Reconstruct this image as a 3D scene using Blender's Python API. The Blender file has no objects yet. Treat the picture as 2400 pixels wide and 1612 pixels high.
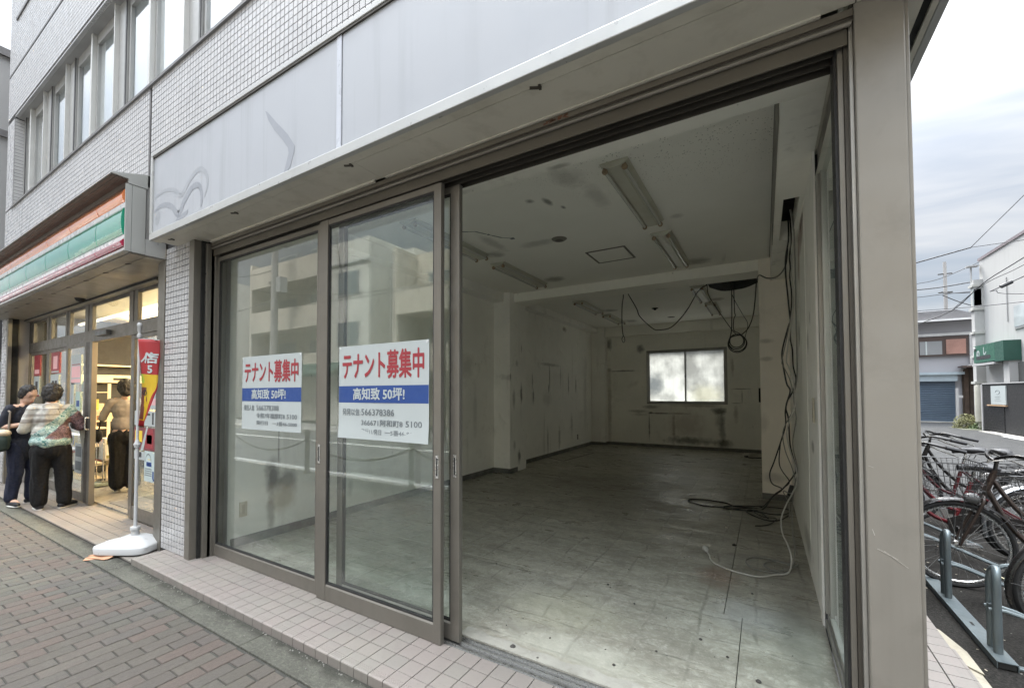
import bpy, bmesh, math, random
import numpy as np
from mathutils import Vector, Matrix, noise as mnoise
R = math.radians
random.seed(7)
sc = bpy.context.scene
col = sc.collection

# ------------------------------------------------------------------ camera
CAM = Vector((0, 0, 1.52))
cd = bpy.data.cameras.new('camera'); cam = bpy.data.objects.new('camera', cd); col.objects.link(cam)
yaw, pit, rol = 0.551049, 0.0285669, -0.0018836
F = Vector((-math.sin(yaw)*math.cos(pit), math.cos(yaw)*math.cos(pit), math.sin(pit)))
RR = Vector((math.cos(yaw), math.sin(yaw), 0)); UU = RR.cross(F)
c_, s_ = math.cos(rol), math.sin(rol)
RR, UU = c_*RR + s_*UU, -s_*RR + c_*UU
M = Matrix((RR, UU, -F)).transposed().to_4x4(); M.translation = CAM
cam.matrix_world = M
cd.sensor_width = 36; cd.lens = 1010.5/2400*36
cd.shift_x = (1200-1170.5)/2400; cd.shift_y = (893.6-806)/2400
cd.clip_start = 0.05; cd.clip_end = 600
sc.camera = cam

# ------------------------------------------------------------------ world, sun, exposure
w = bpy.data.worlds.new('World'); sc.world = w; w.use_nodes = True
nt = w.node_tree; nt.nodes.clear()
def N(nt, t, **k):
    n = nt.nodes.new(t)
    for a, b in k.items(): setattr(n, a, b)
    return n
SUN_EL, SUN_AZ = R(55), R(338)      # azimuth clockwise from +Y: the veiled sun stands behind the building, over the side lot
sky = N(nt, 'ShaderNodeTexSky', sky_type='NISHITA', sun_disc=False, sun_elevation=SUN_EL, sun_rotation=SUN_AZ, air_density=1.0, dust_density=2.0, ozone_density=1.0)
bg1 = N(nt, 'ShaderNodeBackground'); bg1.inputs['Strength'].default_value = 0.05
nt.links.new(sky.outputs[0], bg1.inputs[0])
tc = N(nt, 'ShaderNodeTexCoord')
sep = N(nt, 'ShaderNodeSeparateXYZ'); nt.links.new(tc.outputs['Generated'], sep.inputs[0])
# cloud deck: project the direction on a plane overhead so that the streaks run together towards the horizon
mx = N(nt, 'ShaderNodeMath', operation='MAXIMUM'); nt.links.new(sep.outputs[2], mx.inputs[0]); mx.inputs[1].default_value = 0.0
ad = N(nt, 'ShaderNodeMath', operation='ADD'); nt.links.new(mx.outputs[0], ad.inputs[0]); ad.inputs[1].default_value = 0.16
dv = N(nt, 'ShaderNodeVectorMath', operation='DIVIDE'); nt.links.new(tc.outputs['Generated'], dv.inputs[0])
cmb = N(nt, 'ShaderNodeCombineXYZ')
for i in range(3): nt.links.new(ad.outputs[0], cmb.inputs[i])
nt.links.new(cmb.outputs[0], dv.inputs[1])
mp = N(nt, 'ShaderNodeMapping'); mp.inputs['Rotation'].default_value = (0, 0, R(-24)); mp.inputs['Scale'].default_value = (0.8, 2.3, 0.4); mp.inputs['Location'].default_value = (0.4, 1.3, 0)
nt.links.new(dv.outputs[0], mp.inputs[0])
nz = N(nt, 'ShaderNodeTexNoise'); nz.inputs['Scale'].default_value = 1.25; nz.inputs['Detail'].default_value = 5; nz.inputs['Roughness'].default_value = .48; nz.inputs['Distortion'].default_value = .35
nt.links.new(mp.outputs[0], nz.inputs['Vector'])
cr = N(nt, 'ShaderNodeValToRGB')
e = cr.color_ramp.elements
e[0].position = .36; e[0].color = (.60, .675, .77, 1); e[1].position = .62; e[1].color = (.97, .985, 1, 1)
m_ = cr.color_ramp.elements.new(.48); m_.color = (.74, .79, .86, 1)
nt.links.new(nz.outputs[0], cr.inputs[0])
# overcast luminance, zenith raised steeply to light the street and room
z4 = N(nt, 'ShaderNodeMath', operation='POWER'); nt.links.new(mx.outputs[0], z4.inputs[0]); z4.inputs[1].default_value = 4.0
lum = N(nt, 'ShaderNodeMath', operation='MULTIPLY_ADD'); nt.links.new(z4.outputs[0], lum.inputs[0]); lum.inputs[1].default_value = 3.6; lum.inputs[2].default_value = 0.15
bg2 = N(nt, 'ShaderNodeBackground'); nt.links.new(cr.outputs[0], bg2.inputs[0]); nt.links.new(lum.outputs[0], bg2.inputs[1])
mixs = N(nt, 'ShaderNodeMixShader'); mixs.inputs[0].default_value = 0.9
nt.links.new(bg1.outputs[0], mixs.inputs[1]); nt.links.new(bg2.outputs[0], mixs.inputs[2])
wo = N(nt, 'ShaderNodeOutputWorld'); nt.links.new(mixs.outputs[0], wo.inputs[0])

sl = bpy.data.lights.new('sun', 'SUN'); sl.energy = 1.5; sl.angle = R(30); sl.color = (1, .95, .87)
so = bpy.data.objects.new('sun', sl); col.objects.link(so)
sd = Vector((math.sin(SUN_AZ)*math.cos(SUN_EL), math.cos(SUN_AZ)*math.cos(SUN_EL), math.sin(SUN_EL)))
so.rotation_euler = (-sd).to_track_quat('-Z', 'Y').to_euler(); so.location = sd*40

vs = sc.view_settings; sc.display_settings.display_device = 'sRGB'
vs.view_transform = 'Standard'; vs.look = 'None'; vs.exposure = 2.3; vs.gamma = 1.0; vs.use_curve_mapping = False
cy = sc.cycles
cy.use_denoising = True
try: cy.denoiser = 'OPENIMAGEDENOISE'
except Exception: pass
cy.max_bounces = 14; cy.diffuse_bounces = 10; cy.glossy_bounces = 5; cy.transmission_bounces = 6; cy.transparent_max_bounces = 24
cy.caustics_reflective = False; cy.caustics_refractive = False; cy.sample_clamp_indirect = 6
cy.use_adaptive_sampling = True; cy.adaptive_threshold = 0.01

# ------------------------------------------------------------------ helpers
class MB:
    """collects shapes in world coordinates; build() links them as ONE mesh object"""
    def __init__(s): s.v = []; s.f = []; s.m = []
    def add(s, vs, fs, mi=0):
        o = len(s.v); s.v += [tuple(p) for p in vs]; s.f += [tuple(i+o for i in f) for f in fs]; s.m += [mi]*len(fs); return s
    def box(s, x0, x1, y0, y1, z0, z1, mi=0):
        x0, x1 = sorted((x0, x1)); y0, y1 = sorted((y0, y1)); z0, z1 = sorted((z0, z1))
        return s.add([(x0,y0,z0),(x1,y0,z0),(x1,y1,z0),(x0,y1,z0),(x0,y0,z1),(x1,y0,z1),(x1,y1,z1),(x0,y1,z1)],
                     [(0,3,2,1),(4,5,6,7),(0,1,5,4),(1,2,6,5),(2,3,7,6),(3,0,4,7)], mi)
    def cbox(s, c, d, rz=0, mi=0, M3=None):
        h = Vector(d)/2; m = M3 or Matrix.Rotation(rz, 3, 'Z')
        vs = [Vector(c)+m @ Vector((sx*h.x, sy*h.y, sz*h.z)) for sz in (-1,1) for sy in (-1,1) for sx in (-1,1)]
        return s.add(vs, [(0,2,3,1),(4,5,7,6),(0,1,5,4),(1,3,7,5),(3,2,6,7),(2,0,4,6)], mi)
    def bar(s, a, b, wd, ht, mi=0):
        a, b = Vector(a), Vector(b); d = b-a; L = d.length; z = d.normalized()
        up = Vector((0,0,1)) if abs(z.z) < .95 else Vector((0,1,0))
        x = z.cross(up).normalized(); y = x.cross(z)
        m = Matrix((x, z, y)).transposed()
        return s.cbox((a+b)/2, (wd, L, ht), M3=m, mi=mi)
    def tube(s, pts, r, n=8, closed=False, mi=0, cap=True):
        pts = [Vector(p) for p in pts]; k = len(pts); rs = r if isinstance(r, (list, tuple)) else [r]*k
        vs = []; prev = None
        for i, p in enumerate(pts):
            if closed: t = (pts[(i+1) % k]-pts[i-1])
            else: t = pts[min(i+1, k-1)]-pts[max(i-1, 0)]
            t = t.normalized() if t.length > 1e-9 else Vector((0,0,1))
            if prev is None:
                u = t.orthogonal().normalized()
            else:
                u = prev - t*prev.dot(t); u = u.normalized() if u.length > 1e-6 else t.orthogonal().normalized()
            prev = u; v = t.cross(u)
            for j in range(n):
                a = 2*math.pi*j/n; vs.append(p+(u*math.cos(a)+v*math.sin(a))*rs[i])
        fs = []
        for i in range(k if closed else k-1):
            i2 = (i+1) % k
            for j in range(n):
                j2 = (j+1) % n; fs.append((i*n+j, i*n+j2, i2*n+j2, i2*n+j))
        if cap and not closed: fs += [tuple(range(n))[::-1], tuple((k-1)*n+j for j in range(n))]
        return s.add(vs, fs, mi)
    def lathe(s, c, prof, n=16, axis='Z', mi=0):
        c = Vector(c); vs = []
        for r_, h in prof:
            for j in range(n):
                a = 2*math.pi*j/n
                p = Vector((r_*math.cos(a), r_*math.sin(a), h))
                if axis == 'Y': p = Vector((p.x, p.z, p.y))
                if axis == 'X': p = Vector((p.z, p.y, p.x))
                vs.append(c+p)
        fs = []
        for i in range(len(prof)-1):
            for j in range(n):
                j2 = (j+1) % n; fs.append((i*n+j, i*n+j2, (i+1)*n+j2, (i+1)*n+j))
        fs += [tuple(range(n))[::-1], tuple((len(prof)-1)*n+j for j in range(n))]
        return s.add(vs, fs, mi)
    def prism(s, poly, a, b, axis='Y', mi=0):
        """extrude a 2-D outline; axis Y: outline in x,z; X: in y,z; Z: in x,y"""
        def P(q, t):
            return (q[0], t, q[1]) if axis == 'Y' else ((t, q[0], q[1]) if axis == 'X' else (q[0], q[1], t))
        n = len(poly); vs = [P(q, a) for q in poly]+[P(q, b) for q in poly]
        fs = [tuple(range(n)), tuple(range(2*n-1, n-1, -1))]+[(i, i+n, (i+1) % n+n, (i+1) % n) for i in range(n)]
        return s.add(vs, fs, mi)
    def build(s, name, mat, parent=None, smooth=False, bevel=0, loc=None, solid=True):
        me = bpy.data.meshes.new(name)
        org = Vector(loc) if loc is not None else Vector((0,0,0))
        if parent is not None: org = worldloc(parent)
        me.from_pydata([tuple(Vector(p)-org) for p in s.v], [], s.f)
        for m in (mat if isinstance(mat, (list, tuple)) else [mat]): me.materials.append(m)
        if isinstance(mat, (list, tuple)): me.polygons.foreach_set('material_index', s.m)
        me.update()
        bm = bmesh.new(); bm.from_mesh(me); bmesh.ops.recalc_face_normals(bm, faces=bm.faces); bm.to_mesh(me); bm.free()
        if smooth:
            me.polygons.foreach_set('use_smooth', [True]*len(me.polygons))
            try: me.set_sharp_from_angle(angle=R(40))
            except Exception: pass
        o = bpy.data.objects.new(name, me); col.objects.link(o)
        if parent is not None: o.parent = parent
        else: o.location = org
        if bevel:
            b = o.modifiers.new('bevel', 'BEVEL'); b.width = bevel; b.segments = 2; b.limit_method = 'ANGLE'; b.harden_normals = False
        return o
def worldloc(o):
    l = Vector((0,0,0))
    while o is not None: l += Vector(o.location); o = o.parent
    return l
def tag(o, label=None, cat=None, group=None, kind=None):
    if label: o['label'] = label
    if cat: o['category'] = cat
    if group: o['group'] = group
    if kind: o['kind'] = kind
    return o
def thing(name, label, cat, loc=(0,0,0), group=None):
    o = bpy.data.objects.new(name, None); col.objects.link(o); o.location = loc; o.empty_display_size = .1
    return tag(o, label, cat, group)
def struct(name, mb, mat, **k):
    o = mb.build(name, mat, **k); o['kind'] = 'structure'; return o
def smoothpts(pts, sub=4, closed=False):
    P = [Vector(p) for p in pts]; n = len(P); out = []
    for i in range(n if closed else n-1):
        p0 = P[(i-1) % n] if closed else P[max(i-1, 0)]; p1 = P[i]; p2 = P[(i+1) % n]; p3 = P[(i+2) % n] if closed else P[min(i+2, n-1)]
        for t in range(sub):
            u = t/sub
            out.append(.5*((2*p1)+(p2-p0)*u+(2*p0-5*p1+4*p2-p3)*u*u+(3*p1-p0-3*p2+p3)*u**3))
    if not closed: out.append(P[-1])
    return out
def text_mesh(body, name, mat, size, place, sx=1.0, off=0.0, parent=None, thick=0.0006, align='LEFT', bold=0.0):
    """flat print: text as a thin mesh. place = (origin, right, up)"""
    c = bpy.data.curves.new(name, 'FONT'); c.body = body; c.size = size; c.offset = off; c.align_x = align; c.extrude = thick; c.resolution_u = 2
    o = bpy.data.objects.new('tmp', c); col.objects.link(o)
    me = bpy.data.meshes.new_from_object(o.evaluated_get(bpy.context.evaluated_depsgraph_get()))
    col.objects.unlink(o); bpy.data.objects.remove(o)
    if bold:
        V0 = [v.co.copy() for v in me.vertices]; F0 = [tuple(p.vertices) for p in me.polygons]; V = []; Fs_ = []
        for k_, (dx, dz) in enumerate(((0,0),(bold,0),(-bold,0),(0,bold*.8),(0,-bold*.8),(bold*.7,bold*.6),(-bold*.7,-bold*.6),(bold*.7,-bold*.6),(-bold*.7,bold*.6))):
            o_ = len(V); V += [q+Vector((dx, dz, k_*.00006)) for q in V0]; Fs_ += [tuple(i+o_ for i in f) for f in F0]
        me = bpy.data.meshes.new(name); me.from_pydata(V, [], Fs_)
    org, r, u = (Vector(q) for q in place); nn = r.cross(u)
    base = worldloc(parent) if parent is not None else Vector((0,0,0))
    for v in me.vertices:
        q = v.co; v.co = org+r*(q.x*sx)+u*q.y+nn*q.z-base
    me.materials.clear(); me.materials.append(mat)
    ob = bpy.data.objects.new(name, me); col.objects.link(ob)
    if parent is not None: ob.parent = parent
    return ob
def copy_tree(o, loc, label=None, rz=None):
    r = o.copy(); col.objects.link(r); r.location = loc
    if rz is not None: r.rotation_euler.z = rz
    if label: r['label'] = label
    for ch in list(o.children):
        c = ch.copy(); col.objects.link(c); c.parent = r
        for g in ch.children:
            d = g.copy(); col.objects.link(d); d.parent = c
    return r
MINUS = Vector((-1,0,0)); XP = (1,0,0); ZP = (0,0,1)

# ------------------------------------------------------------------ materials
def newmat(name):
    m = bpy.data.materials.new(name); m.use_nodes = True; nt = m.node_tree; nt.nodes.clear()
    out = N(nt, 'ShaderNodeOutputMaterial'); b = N(nt, 'ShaderNodeBsdfPrincipled'); nt.links.new(b.outputs[0], out.inputs[0])
    return m, nt, b, out
def pos(nt): return N(nt, 'ShaderNodeNewGeometry').outputs['Position']
def scaled(nt, vec, sx, sy, sz):
    m = N(nt, 'ShaderNodeMapping'); m.inputs['Scale'].default_value = (sx, sy, sz); nt.links.new(vec, m.inputs[0]); return m.outputs[0]
def noisef(nt, vec, scale, detail=4, rough=.55, lo=.35, hi=.65, dist=0):
    n = N(nt, 'ShaderNodeTexNoise'); n.inputs['Scale'].default_value = scale; n.inputs['Detail'].default_value = detail; n.inputs['Roughness'].default_value = rough; n.inputs['Distortion'].default_value = dist
    nt.links.new(vec, n.inputs['Vector'])
    r = N(nt, 'ShaderNodeMapRange'); r.inputs[1].default_value = lo; r.inputs[2].default_value = hi
    nt.links.new(n.outputs[0], r.inputs[0]); return r.outputs[0]
def mul(nt, a, b, op='MULTIPLY', clamp=False):
    m = N(nt, 'ShaderNodeMath', operation=op); m.use_clamp = clamp
    for i, x in enumerate((a, b)):
        if isinstance(x, (int, float)): m.inputs[i].default_value = x
        else: nt.links.new(x, m.inputs[i])
    return m.outputs[0]
def mixc(nt, fac, a, b, mode='MIX'):
    m = N(nt, 'ShaderNodeMix', data_type='RGBA', blend_type=mode)
    if isinstance(fac, (int, float)): m.inputs[0].default_value = fac
    else: nt.links.new(fac, m.inputs[0])
    for i, x in ((6, a), (7, b)):
        if isinstance(x, tuple): m.inputs[i].default_value = (*x[:3], 1)
        else: nt.links.new(x, m.inputs[i])
    return m.outputs[2]
def bump(nt, b, h, dist=.002, strength=.6):
    n = N(nt, 'ShaderNodeBump'); n.inputs['Distance'].default_value = dist; n.inputs['Strength'].default_value = strength
    nt.links.new(h, n.inputs['Height']); nt.links.new(n.outputs[0], b.inputs['Normal']); return n
def mat(name, c, rough=.6, metal=0, var=.12, vs=3.0, dirt=0, dirtc=(.12,.11,.09), ds=2.5, streak=0, bmp=0, bs=60, spec=None, coat=0, rnd=0, island=False, emit=None):
    """painted / coated surface: base colour with blotchy variation, dirt patches, rain streaks, fine relief"""
    m, nt, b, out = newmat(name)
    p = pos(nt)
    colr = c
    f = noisef(nt, p, vs, 5, .6, .3, .7)
    colr = mixc(nt, f, tuple(x*(1-var) for x in c), tuple(min(1, x*(1+var)) for x in c))
    if rnd:
        if island: rs = N(nt, 'ShaderNodeNewGeometry').outputs['Random Per Island']
        else: rs = N(nt, 'ShaderNodeObjectInfo').outputs['Random']
        hv = N(nt, 'ShaderNodeMapRange'); hv.inputs[3].default_value = 1-rnd; hv.inputs[4].default_value = 1+rnd; nt.links.new(rs, hv.inputs[0])
        cc = N(nt, 'ShaderNodeCombineXYZ')
        for i in range(3): nt.links.new(hv.outputs[0], cc.inputs[i])
        colr = mixc(nt, 1.0, colr, cc.outputs[0], 'MULTIPLY')
    if dirt:
        d = mul(nt, noisef(nt, p, ds, 6, .65, .5, .72, .3), dirt); colr = mixc(nt, d, colr, dirtc)
    if streak:
        s1 = noisef(nt, scaled(nt, p, 9, 9, .35), 1.0, 4, .6, .52, .75); s2 = noisef(nt, p, .9, 3, .5, .42, .62)
        colr = mixc(nt, mul(nt, mul(nt, s1, s2), streak), colr, dirtc)
    if isinstance(colr, tuple): b.inputs['Base Color'].default_value = (*colr, 1)
    else: nt.links.new(colr, b.inputs['Base Color'])
    rf = N(nt, 'ShaderNodeMapRange'); rf.inputs[3].default_value = max(.02, rough-.08); rf.inputs[4].default_value = min(1, rough+.1)
    nt.links.new(noisef(nt, p, vs*4, 4), rf.inputs[0]); nt.links.new(rf.outputs[0], b.inputs['Roughness'])
    b.inputs['Metallic'].default_value = metal
    if coat: b.inputs['Coat Weight'].default_value = coat; b.inputs['Coat Roughness'].default_value = .05
    if bmp: bump(nt, b, noisef(nt, p, bs, 5, .6, .2, .8), bmp)
    if emit: b.inputs['Emission Color'].default_value = (*emit[:3], 1); b.inputs['Emission Strength'].default_value = emit[3]
    return m
def stains_and_blurs(nt, p, colr, lst, jitter=.5):
    """dirt stains and painted blurs with their own place and shape: (cx,cy,cz, rx,ry,rz, strength, colour)"""
    nn = N(nt, 'ShaderNodeTexNoise'); nn.inputs['Scale'].default_value = 9; nn.inputs['Detail'].default_value = 5; nt.links.new(p, nn.inputs['Vector'])
    nv = N(nt, 'ShaderNodeMath', operation='MULTIPLY_ADD'); nt.links.new(nn.outputs[0], nv.inputs[0]); nv.inputs[1].default_value = 2*jitter; nv.inputs[2].default_value = -jitter
    for cx, cy, cz, rx, ry, rz, st, cc in lst:
        mp_ = N(nt, 'ShaderNodeMapping', vector_type='TEXTURE'); mp_.inputs['Location'].default_value = (cx, cy, cz); mp_.inputs['Scale'].default_value = (rx, ry, rz)
        nt.links.new(p, mp_.inputs[0])
        ln = N(nt, 'ShaderNodeVectorMath', operation='LENGTH'); nt.links.new(mp_.outputs[0], ln.inputs[0])
        d = mul(nt, ln.outputs['Value'], nv.outputs[0], 'ADD')
        r = N(nt, 'ShaderNodeMapRange'); r.inputs[1].default_value = 1.05; r.inputs[2].default_value = .35; r.inputs[3].default_value = 0; r.inputs[4].default_value = st
        nt.links.new(d, r.inputs[0]); colr = mixc(nt, r.outputs[0], colr, cc)
    return colr
BLK = (.03,.028,.022); GRY = (.16,.15,.125); BRN = (.14,.08,.045); RST = (.24,.10,.04); LGT = (.68,.67,.62)

ALU = mat('bronze_aluminium', (.19,.178,.155), .42, .55, .06, 2, dirt=.25, ds=3, streak=.25)
ALUD = mat('dark_bronze', (.07,.063,.052), .5, .4, .1, 3)
ALUL = mat('light_aluminium', (.42,.41,.38), .38, .6, .06, 3, dirt=.2, streak=.2)
SILV = mat('bright_rail', (.62,.62,.6), .28, .9, .08, 12)
SOFF = mat('soffit_paint', (.55,.53,.46), .5, 0, .07, 1.4, dirt=.5, ds=4.5, dirtc=(.30,.28,.22), bmp=.0006, bs=25)
PILM = mat('pillar_paint', (.255,.238,.208), .36, .25, .08, 1.2, dirt=.3, ds=5, streak=.6, dirtc=(.15,.14,.12))
SIGNW = mat('blank_sign_face', (.35,.365,.392), .38, 0, .05, .9, dirt=.0, streak=.45, dirtc=(.20,.205,.215))
SIGNF = mat('sign_frame', (.42,.425,.415), .35, .2, .05, 3, dirt=.3, dirtc=(.3,.3,.28), streak=.2)
GROUT = mat('tile_grout', (.05,.05,.052), .9, 0, .15, 8)
TILE = mat('facade_tile', (.425,.42,.422), .28, 0, .05, 2.0, streak=.35, dirtc=(.27,.265,.25), rnd=.05)
TILES = mat('facade_tile_field', (.425,.42,.422), .28, 0, .05, 2.0, streak=.35, dirtc=(.27,.265,.25), rnd=.05, island=True)
BLACK = mat('black_void', (.012,.012,.011), .8)
RUBR = mat('black_rubber', (.02,.02,.02), .55, 0, .3, 20)
CONC = mat('concrete', (.34,.335,.31), .85, 0, .14, 2, dirt=.45, ds=3.5, bmp=.004, bs=45)
WHITEP = mat('white_plastic', (.46,.47,.475), .35, 0, .02, 4, dirt=.12, ds=6, dirtc=(.45,.43,.4))
PAPER = mat('paper_white', (.42,.46,.46), .45, 0, .03, 5)
REDP = mat('red_print', (.30,.03,.04), .5, 0, .05, 8)
BLUEP = mat('blue_print', (.015,.055,.22), .5, 0, .05, 8)
GREYP = mat('grey_print', (.16,.18,.19), .6)
DARKP = mat('dark_print', (.03,.03,.035), .6)
YELP = mat('yellow_print', (.80,.56,.04), .5, 0, .08, 8)
PINKP = mat('pink_print', (.80,.45,.46), .5, 0, .05, 8)

def glass_mat(name, tint=(.96,.985,.97), ior=1.5, boost=1.35, dirt=.05, rough=0.0):
    m, nt, b, out = newmat(name); nt.nodes.remove(b)
    tr = N(nt, 'ShaderNodeBsdfTransparent'); tr.inputs[0].default_value = (*tint, 1)
    gl = N(nt, 'ShaderNodeBsdfGlossy'); gl.inputs['Roughness'].default_value = rough; gl.inputs[0].default_value = (1,1,1,1)
    g_ = N(nt, 'ShaderNodeNewGeometry'); dt = N(nt, 'ShaderNodeVectorMath', operation='DOT_PRODUCT'); nt.links.new(g_.outputs['Normal'], dt.inputs[0]); nt.links.new(g_.outputs['Incoming'], dt.inputs[1])
    ab = mul(nt, dt.outputs['Value'], 0, 'ABSOLUTE'); pw = mul(nt, mul(nt, ab, -1), 1, 'ADD'); pw = mul(nt, pw, 5, 'POWER'); f0 = ((ior-1)/(ior+1))**2
    f = mul(nt, mul(nt, mul(nt, pw, 1-f0), f0, 'ADD'), boost, clamp=True)
    mx_ = N(nt, 'ShaderNodeMixShader'); nt.links.new(f, mx_.inputs[0]); nt.links.new(tr.outputs[0], mx_.inputs[1]); nt.links.new(gl.outputs[0], mx_.inputs[2])
    df = N(nt, 'ShaderNodeBsdfDiffuse'); df.inputs[0].default_value = (.5,.55,.52,1)
    m2 = N(nt, 'ShaderNodeMixShader'); p = pos(nt)
    nt.links.new(mul(nt, noisef(nt, p, 3, 5, .6, .3, .8), dirt), m2.inputs[0])
    nt.links.new(mx_.outputs[0], m2.inputs[1]); nt.links.new(df.outputs[0], m2.inputs[2]); nt.links.new(m2.outputs[0], out.inputs[0])
    return m
GLASS = glass_mat('window_glass')
def frosted(name, c=(.8,.84,.84)):
    m, nt, b, out = newmat(name); nt.nodes.remove(b)
    p = pos(nt); f = noisef(nt, scaled(nt, p, 1, 1, .8), 1.9, 4, .6, .38, .62)
    cc = mixc(nt, f, tuple(x*.66 for x in c), c); cc = mixc(nt, mul(nt, noisef(nt, scaled(nt, p, 22, 1, 1.2), 1, 4, .6, .45, .7), .25), cc, tuple(x*.7 for x in c))
    cc = stains_and_blurs(nt, p, cc, [(-2.6,12.43,1.75,.28,1,.32,.75,tuple(x*.48*k for x, k in zip(c, (.95,1,1.06)))),(-2.3,12.43,1.4,.4,1,.12,.35,tuple(x*.6 for x in c)),(-1.3,12.43,1.5,.5,1,.3,.35,(c[0],c[1]*.97,c[2]*.80))])  # blurs of what stands behind the window, put into the glass colour
    tl = N(nt, 'ShaderNodeBsdfTranslucent'); nt.links.new(cc, tl.inputs[0])
    gt = N(nt, 'ShaderNodeBsdfTransparent'); nt.links.new(cc, gt.inputs[0])
    mm = N(nt, 'ShaderNodeMixShader'); mm.inputs[0].default_value = .18; nt.links.new(tl.outputs[0], mm.inputs[1]); nt.links.new(gt.outputs[0], mm.inputs[2])
    nt.links.new(mm.outputs[0], out.inputs[0]); return m
FROST = frosted('frosted_glass', (.66,.67,.65))
# ------------------------------------------------------------------ ground
ASPH = mat('asphalt', (.085,.085,.083), .85, 0, .25, 1.2, dirt=.35, ds=2, dirtc=(.10,.10,.095), bmp=.012, bs=70)
def lot_mat():
    m, nt, b, out = newmat('lot_asphalt'); p = pos(nt)
    c = mixc(nt, noisef(nt, p, 1.1, 5, .6), (.014,.013,.012), (.030,.029,.027))
    c = mixc(nt, noisef(nt, p, 60, 4, .7, .45, .75), c, (.06,.056,.05))
    vo = N(nt, 'ShaderNodeTexVoronoi'); vo.inputs['Scale'].default_value = 16; nt.links.new(p, vo.inputs['Vector'])
    ch = N(nt, 'ShaderNodeMapRange'); ch.inputs[1].default_value = .10; ch.inputs[2].default_value = .05; nt.links.new(vo.outputs['Distance'], ch.inputs[0])
    c = mixc(nt, mul(nt, ch.outputs[0], noisef(nt, p, 7, 3, .5, .52, .6)), c, (.26,.25,.23))
    nt.links.new(c, b.inputs['Base Color']); b.inputs['Roughness'].default_value = .95; b.inputs['Specular IOR Level'].default_value = .12
    bump(nt, b, noisef(nt, p, 80, 5, .7, .2, .8), .012, .8); return m
LOTM = lot_mat()
GROUNDM = mat('far_ground', (.11,.11,.105), .9, 0, .2, .1)
struct('ground', MB().box(-150, 150, -120, 200, -.5, -.135), GROUNDM)
struct('road', MB().box(-120, 120, -7.4, -1.42, -.3, -.12), ASPH)
PAINT = mat('road_paint', (.62,.62,.60), .7, 0, .1, 5, dirt=.4, ds=6)
rd = MB()
rd.box(-60, 40, -5.55, -5.42, -.12, -.116); rd.box(-60, 40, -1.95, -1.83, -.12, -.116)
struct('road_marking', rd, PAINT)
struct('parking_lot', MB().box(.98, 60, 1.43, 90, -.3, 0.0).box(.455, .98, 3.482, 90, -.3, -.0005), LOTM)
struct('kerb', MB().box(-60, 40, -1.42, -1.25, -.3, 0.005), CONC, bevel=.01)
FARPAV = mat('far_pavement', (.30,.29,.27), .85, 0, .12, 1.5, dirt=.3, bmp=.003, bs=40)
struct('far_pavement', MB().box(-60, 40, -10.0, -7.4, -.3, 0.0), FARPAV, bevel=.01)
JOINT = mat('joint_sand', (.045,.044,.038), .95, 0, .3, 14)
pav = struct('pavement', MB().box(-40, 20, -1.25, 1.425, -.25, -.006), JOINT)

def brick_mat(name, island):
    m, nt, b, out = newmat(name); p = pos(nt)
    rs = N(nt, 'ShaderNodeNewGeometry').outputs['Random Per Island'] if island else N(nt, 'ShaderNodeObjectInfo').outputs['Random']
    r1 = N(nt, 'ShaderNodeValToRGB'); nt.links.new(rs, r1.inputs[0]); r1.color_ramp.interpolation = 'CONSTANT'
    E_ = r1.color_ramp.elements; E_[0].color = (.19,.188,.155,1); E_[1].position = .85; E_[1].color = (.15,.148,.132,1)
    for q, c in ((.16,(.20,.168,.145,1)),(.3,(.17,.168,.145,1)),(.42,(.22,.165,.14,1)),(.52,(.145,.147,.12,1)),(.63,(.165,.157,.145,1)),(.74,(.245,.215,.18,1))):
        x = E_.new(q); x.color = c
    big = noisef(nt, p, .55, 3, .5, .42, .58)
    c = mixc(nt, mul(nt, big, .55), r1.outputs[0], (.18,.145,.125))
    c = mixc(nt, mul(nt, noisef(nt, p, 1.3, 4, .6, .5, .7), .5), c, (.20,.20,.17))
    st = noisef(nt, scaled(nt, p, 60, 26, 1), 1, 5, .7, .3, .75, .8)
    c = mixc(nt, mul(nt, st, .55), c, (.095,.092,.08)); c = mixc(nt, mul(nt, noisef(nt, scaled(nt, p, 90, 45, 1), 1.4, 4, .65, .58, .78), .6), c, (.33,.32,.275))
    c = mixc(nt, 1.0, c, (.52,.505,.49), 'MULTIPLY'); nt.links.new(c, b.inputs['Base Color']); b.inputs['Roughness'].default_value = .78
    bump(nt, b, st, .006, .9); return m
BR1, BR2 = brick_mat('paving_brick', False), brick_mat('paving_brick_field', True)
def inview(p, mg=0.02):
    d = Vector(p)-CAM; z = d.dot(F)
    if z < .2: return None
    x = (1170.5+1010.5*d.dot(RR)/z)/2400; y = (893.6-1010.5*d.dot(UU)/z)/1612
    return (x, y, z) if -mg < x < 1+mg and -mg < y < 1+mg else None
def chamfer_box(dx, dy, dz, c, jit=0):
    bm = bmesh.new(); bmesh.ops.create_cube(bm, size=1)
    for v in bm.verts: v.co = Vector((v.co.x*dx, v.co.y*dy, v.co.z*dz))
    te = [e for e in bm.edges if all(v.co.z > 0 for v in e.verts)]
    bmesh.ops.bevel(bm, geom=te, offset=c, segments=1, affect='EDGES')
    bottom = [f for f in bm.faces if f.normal.z < -.9]; bmesh.ops.delete(bm, geom=bottom, context='FACES_ONLY')
    me = bpy.data.meshes.new('brick'); bm.to_mesh(me); bm.free(); return me
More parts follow.
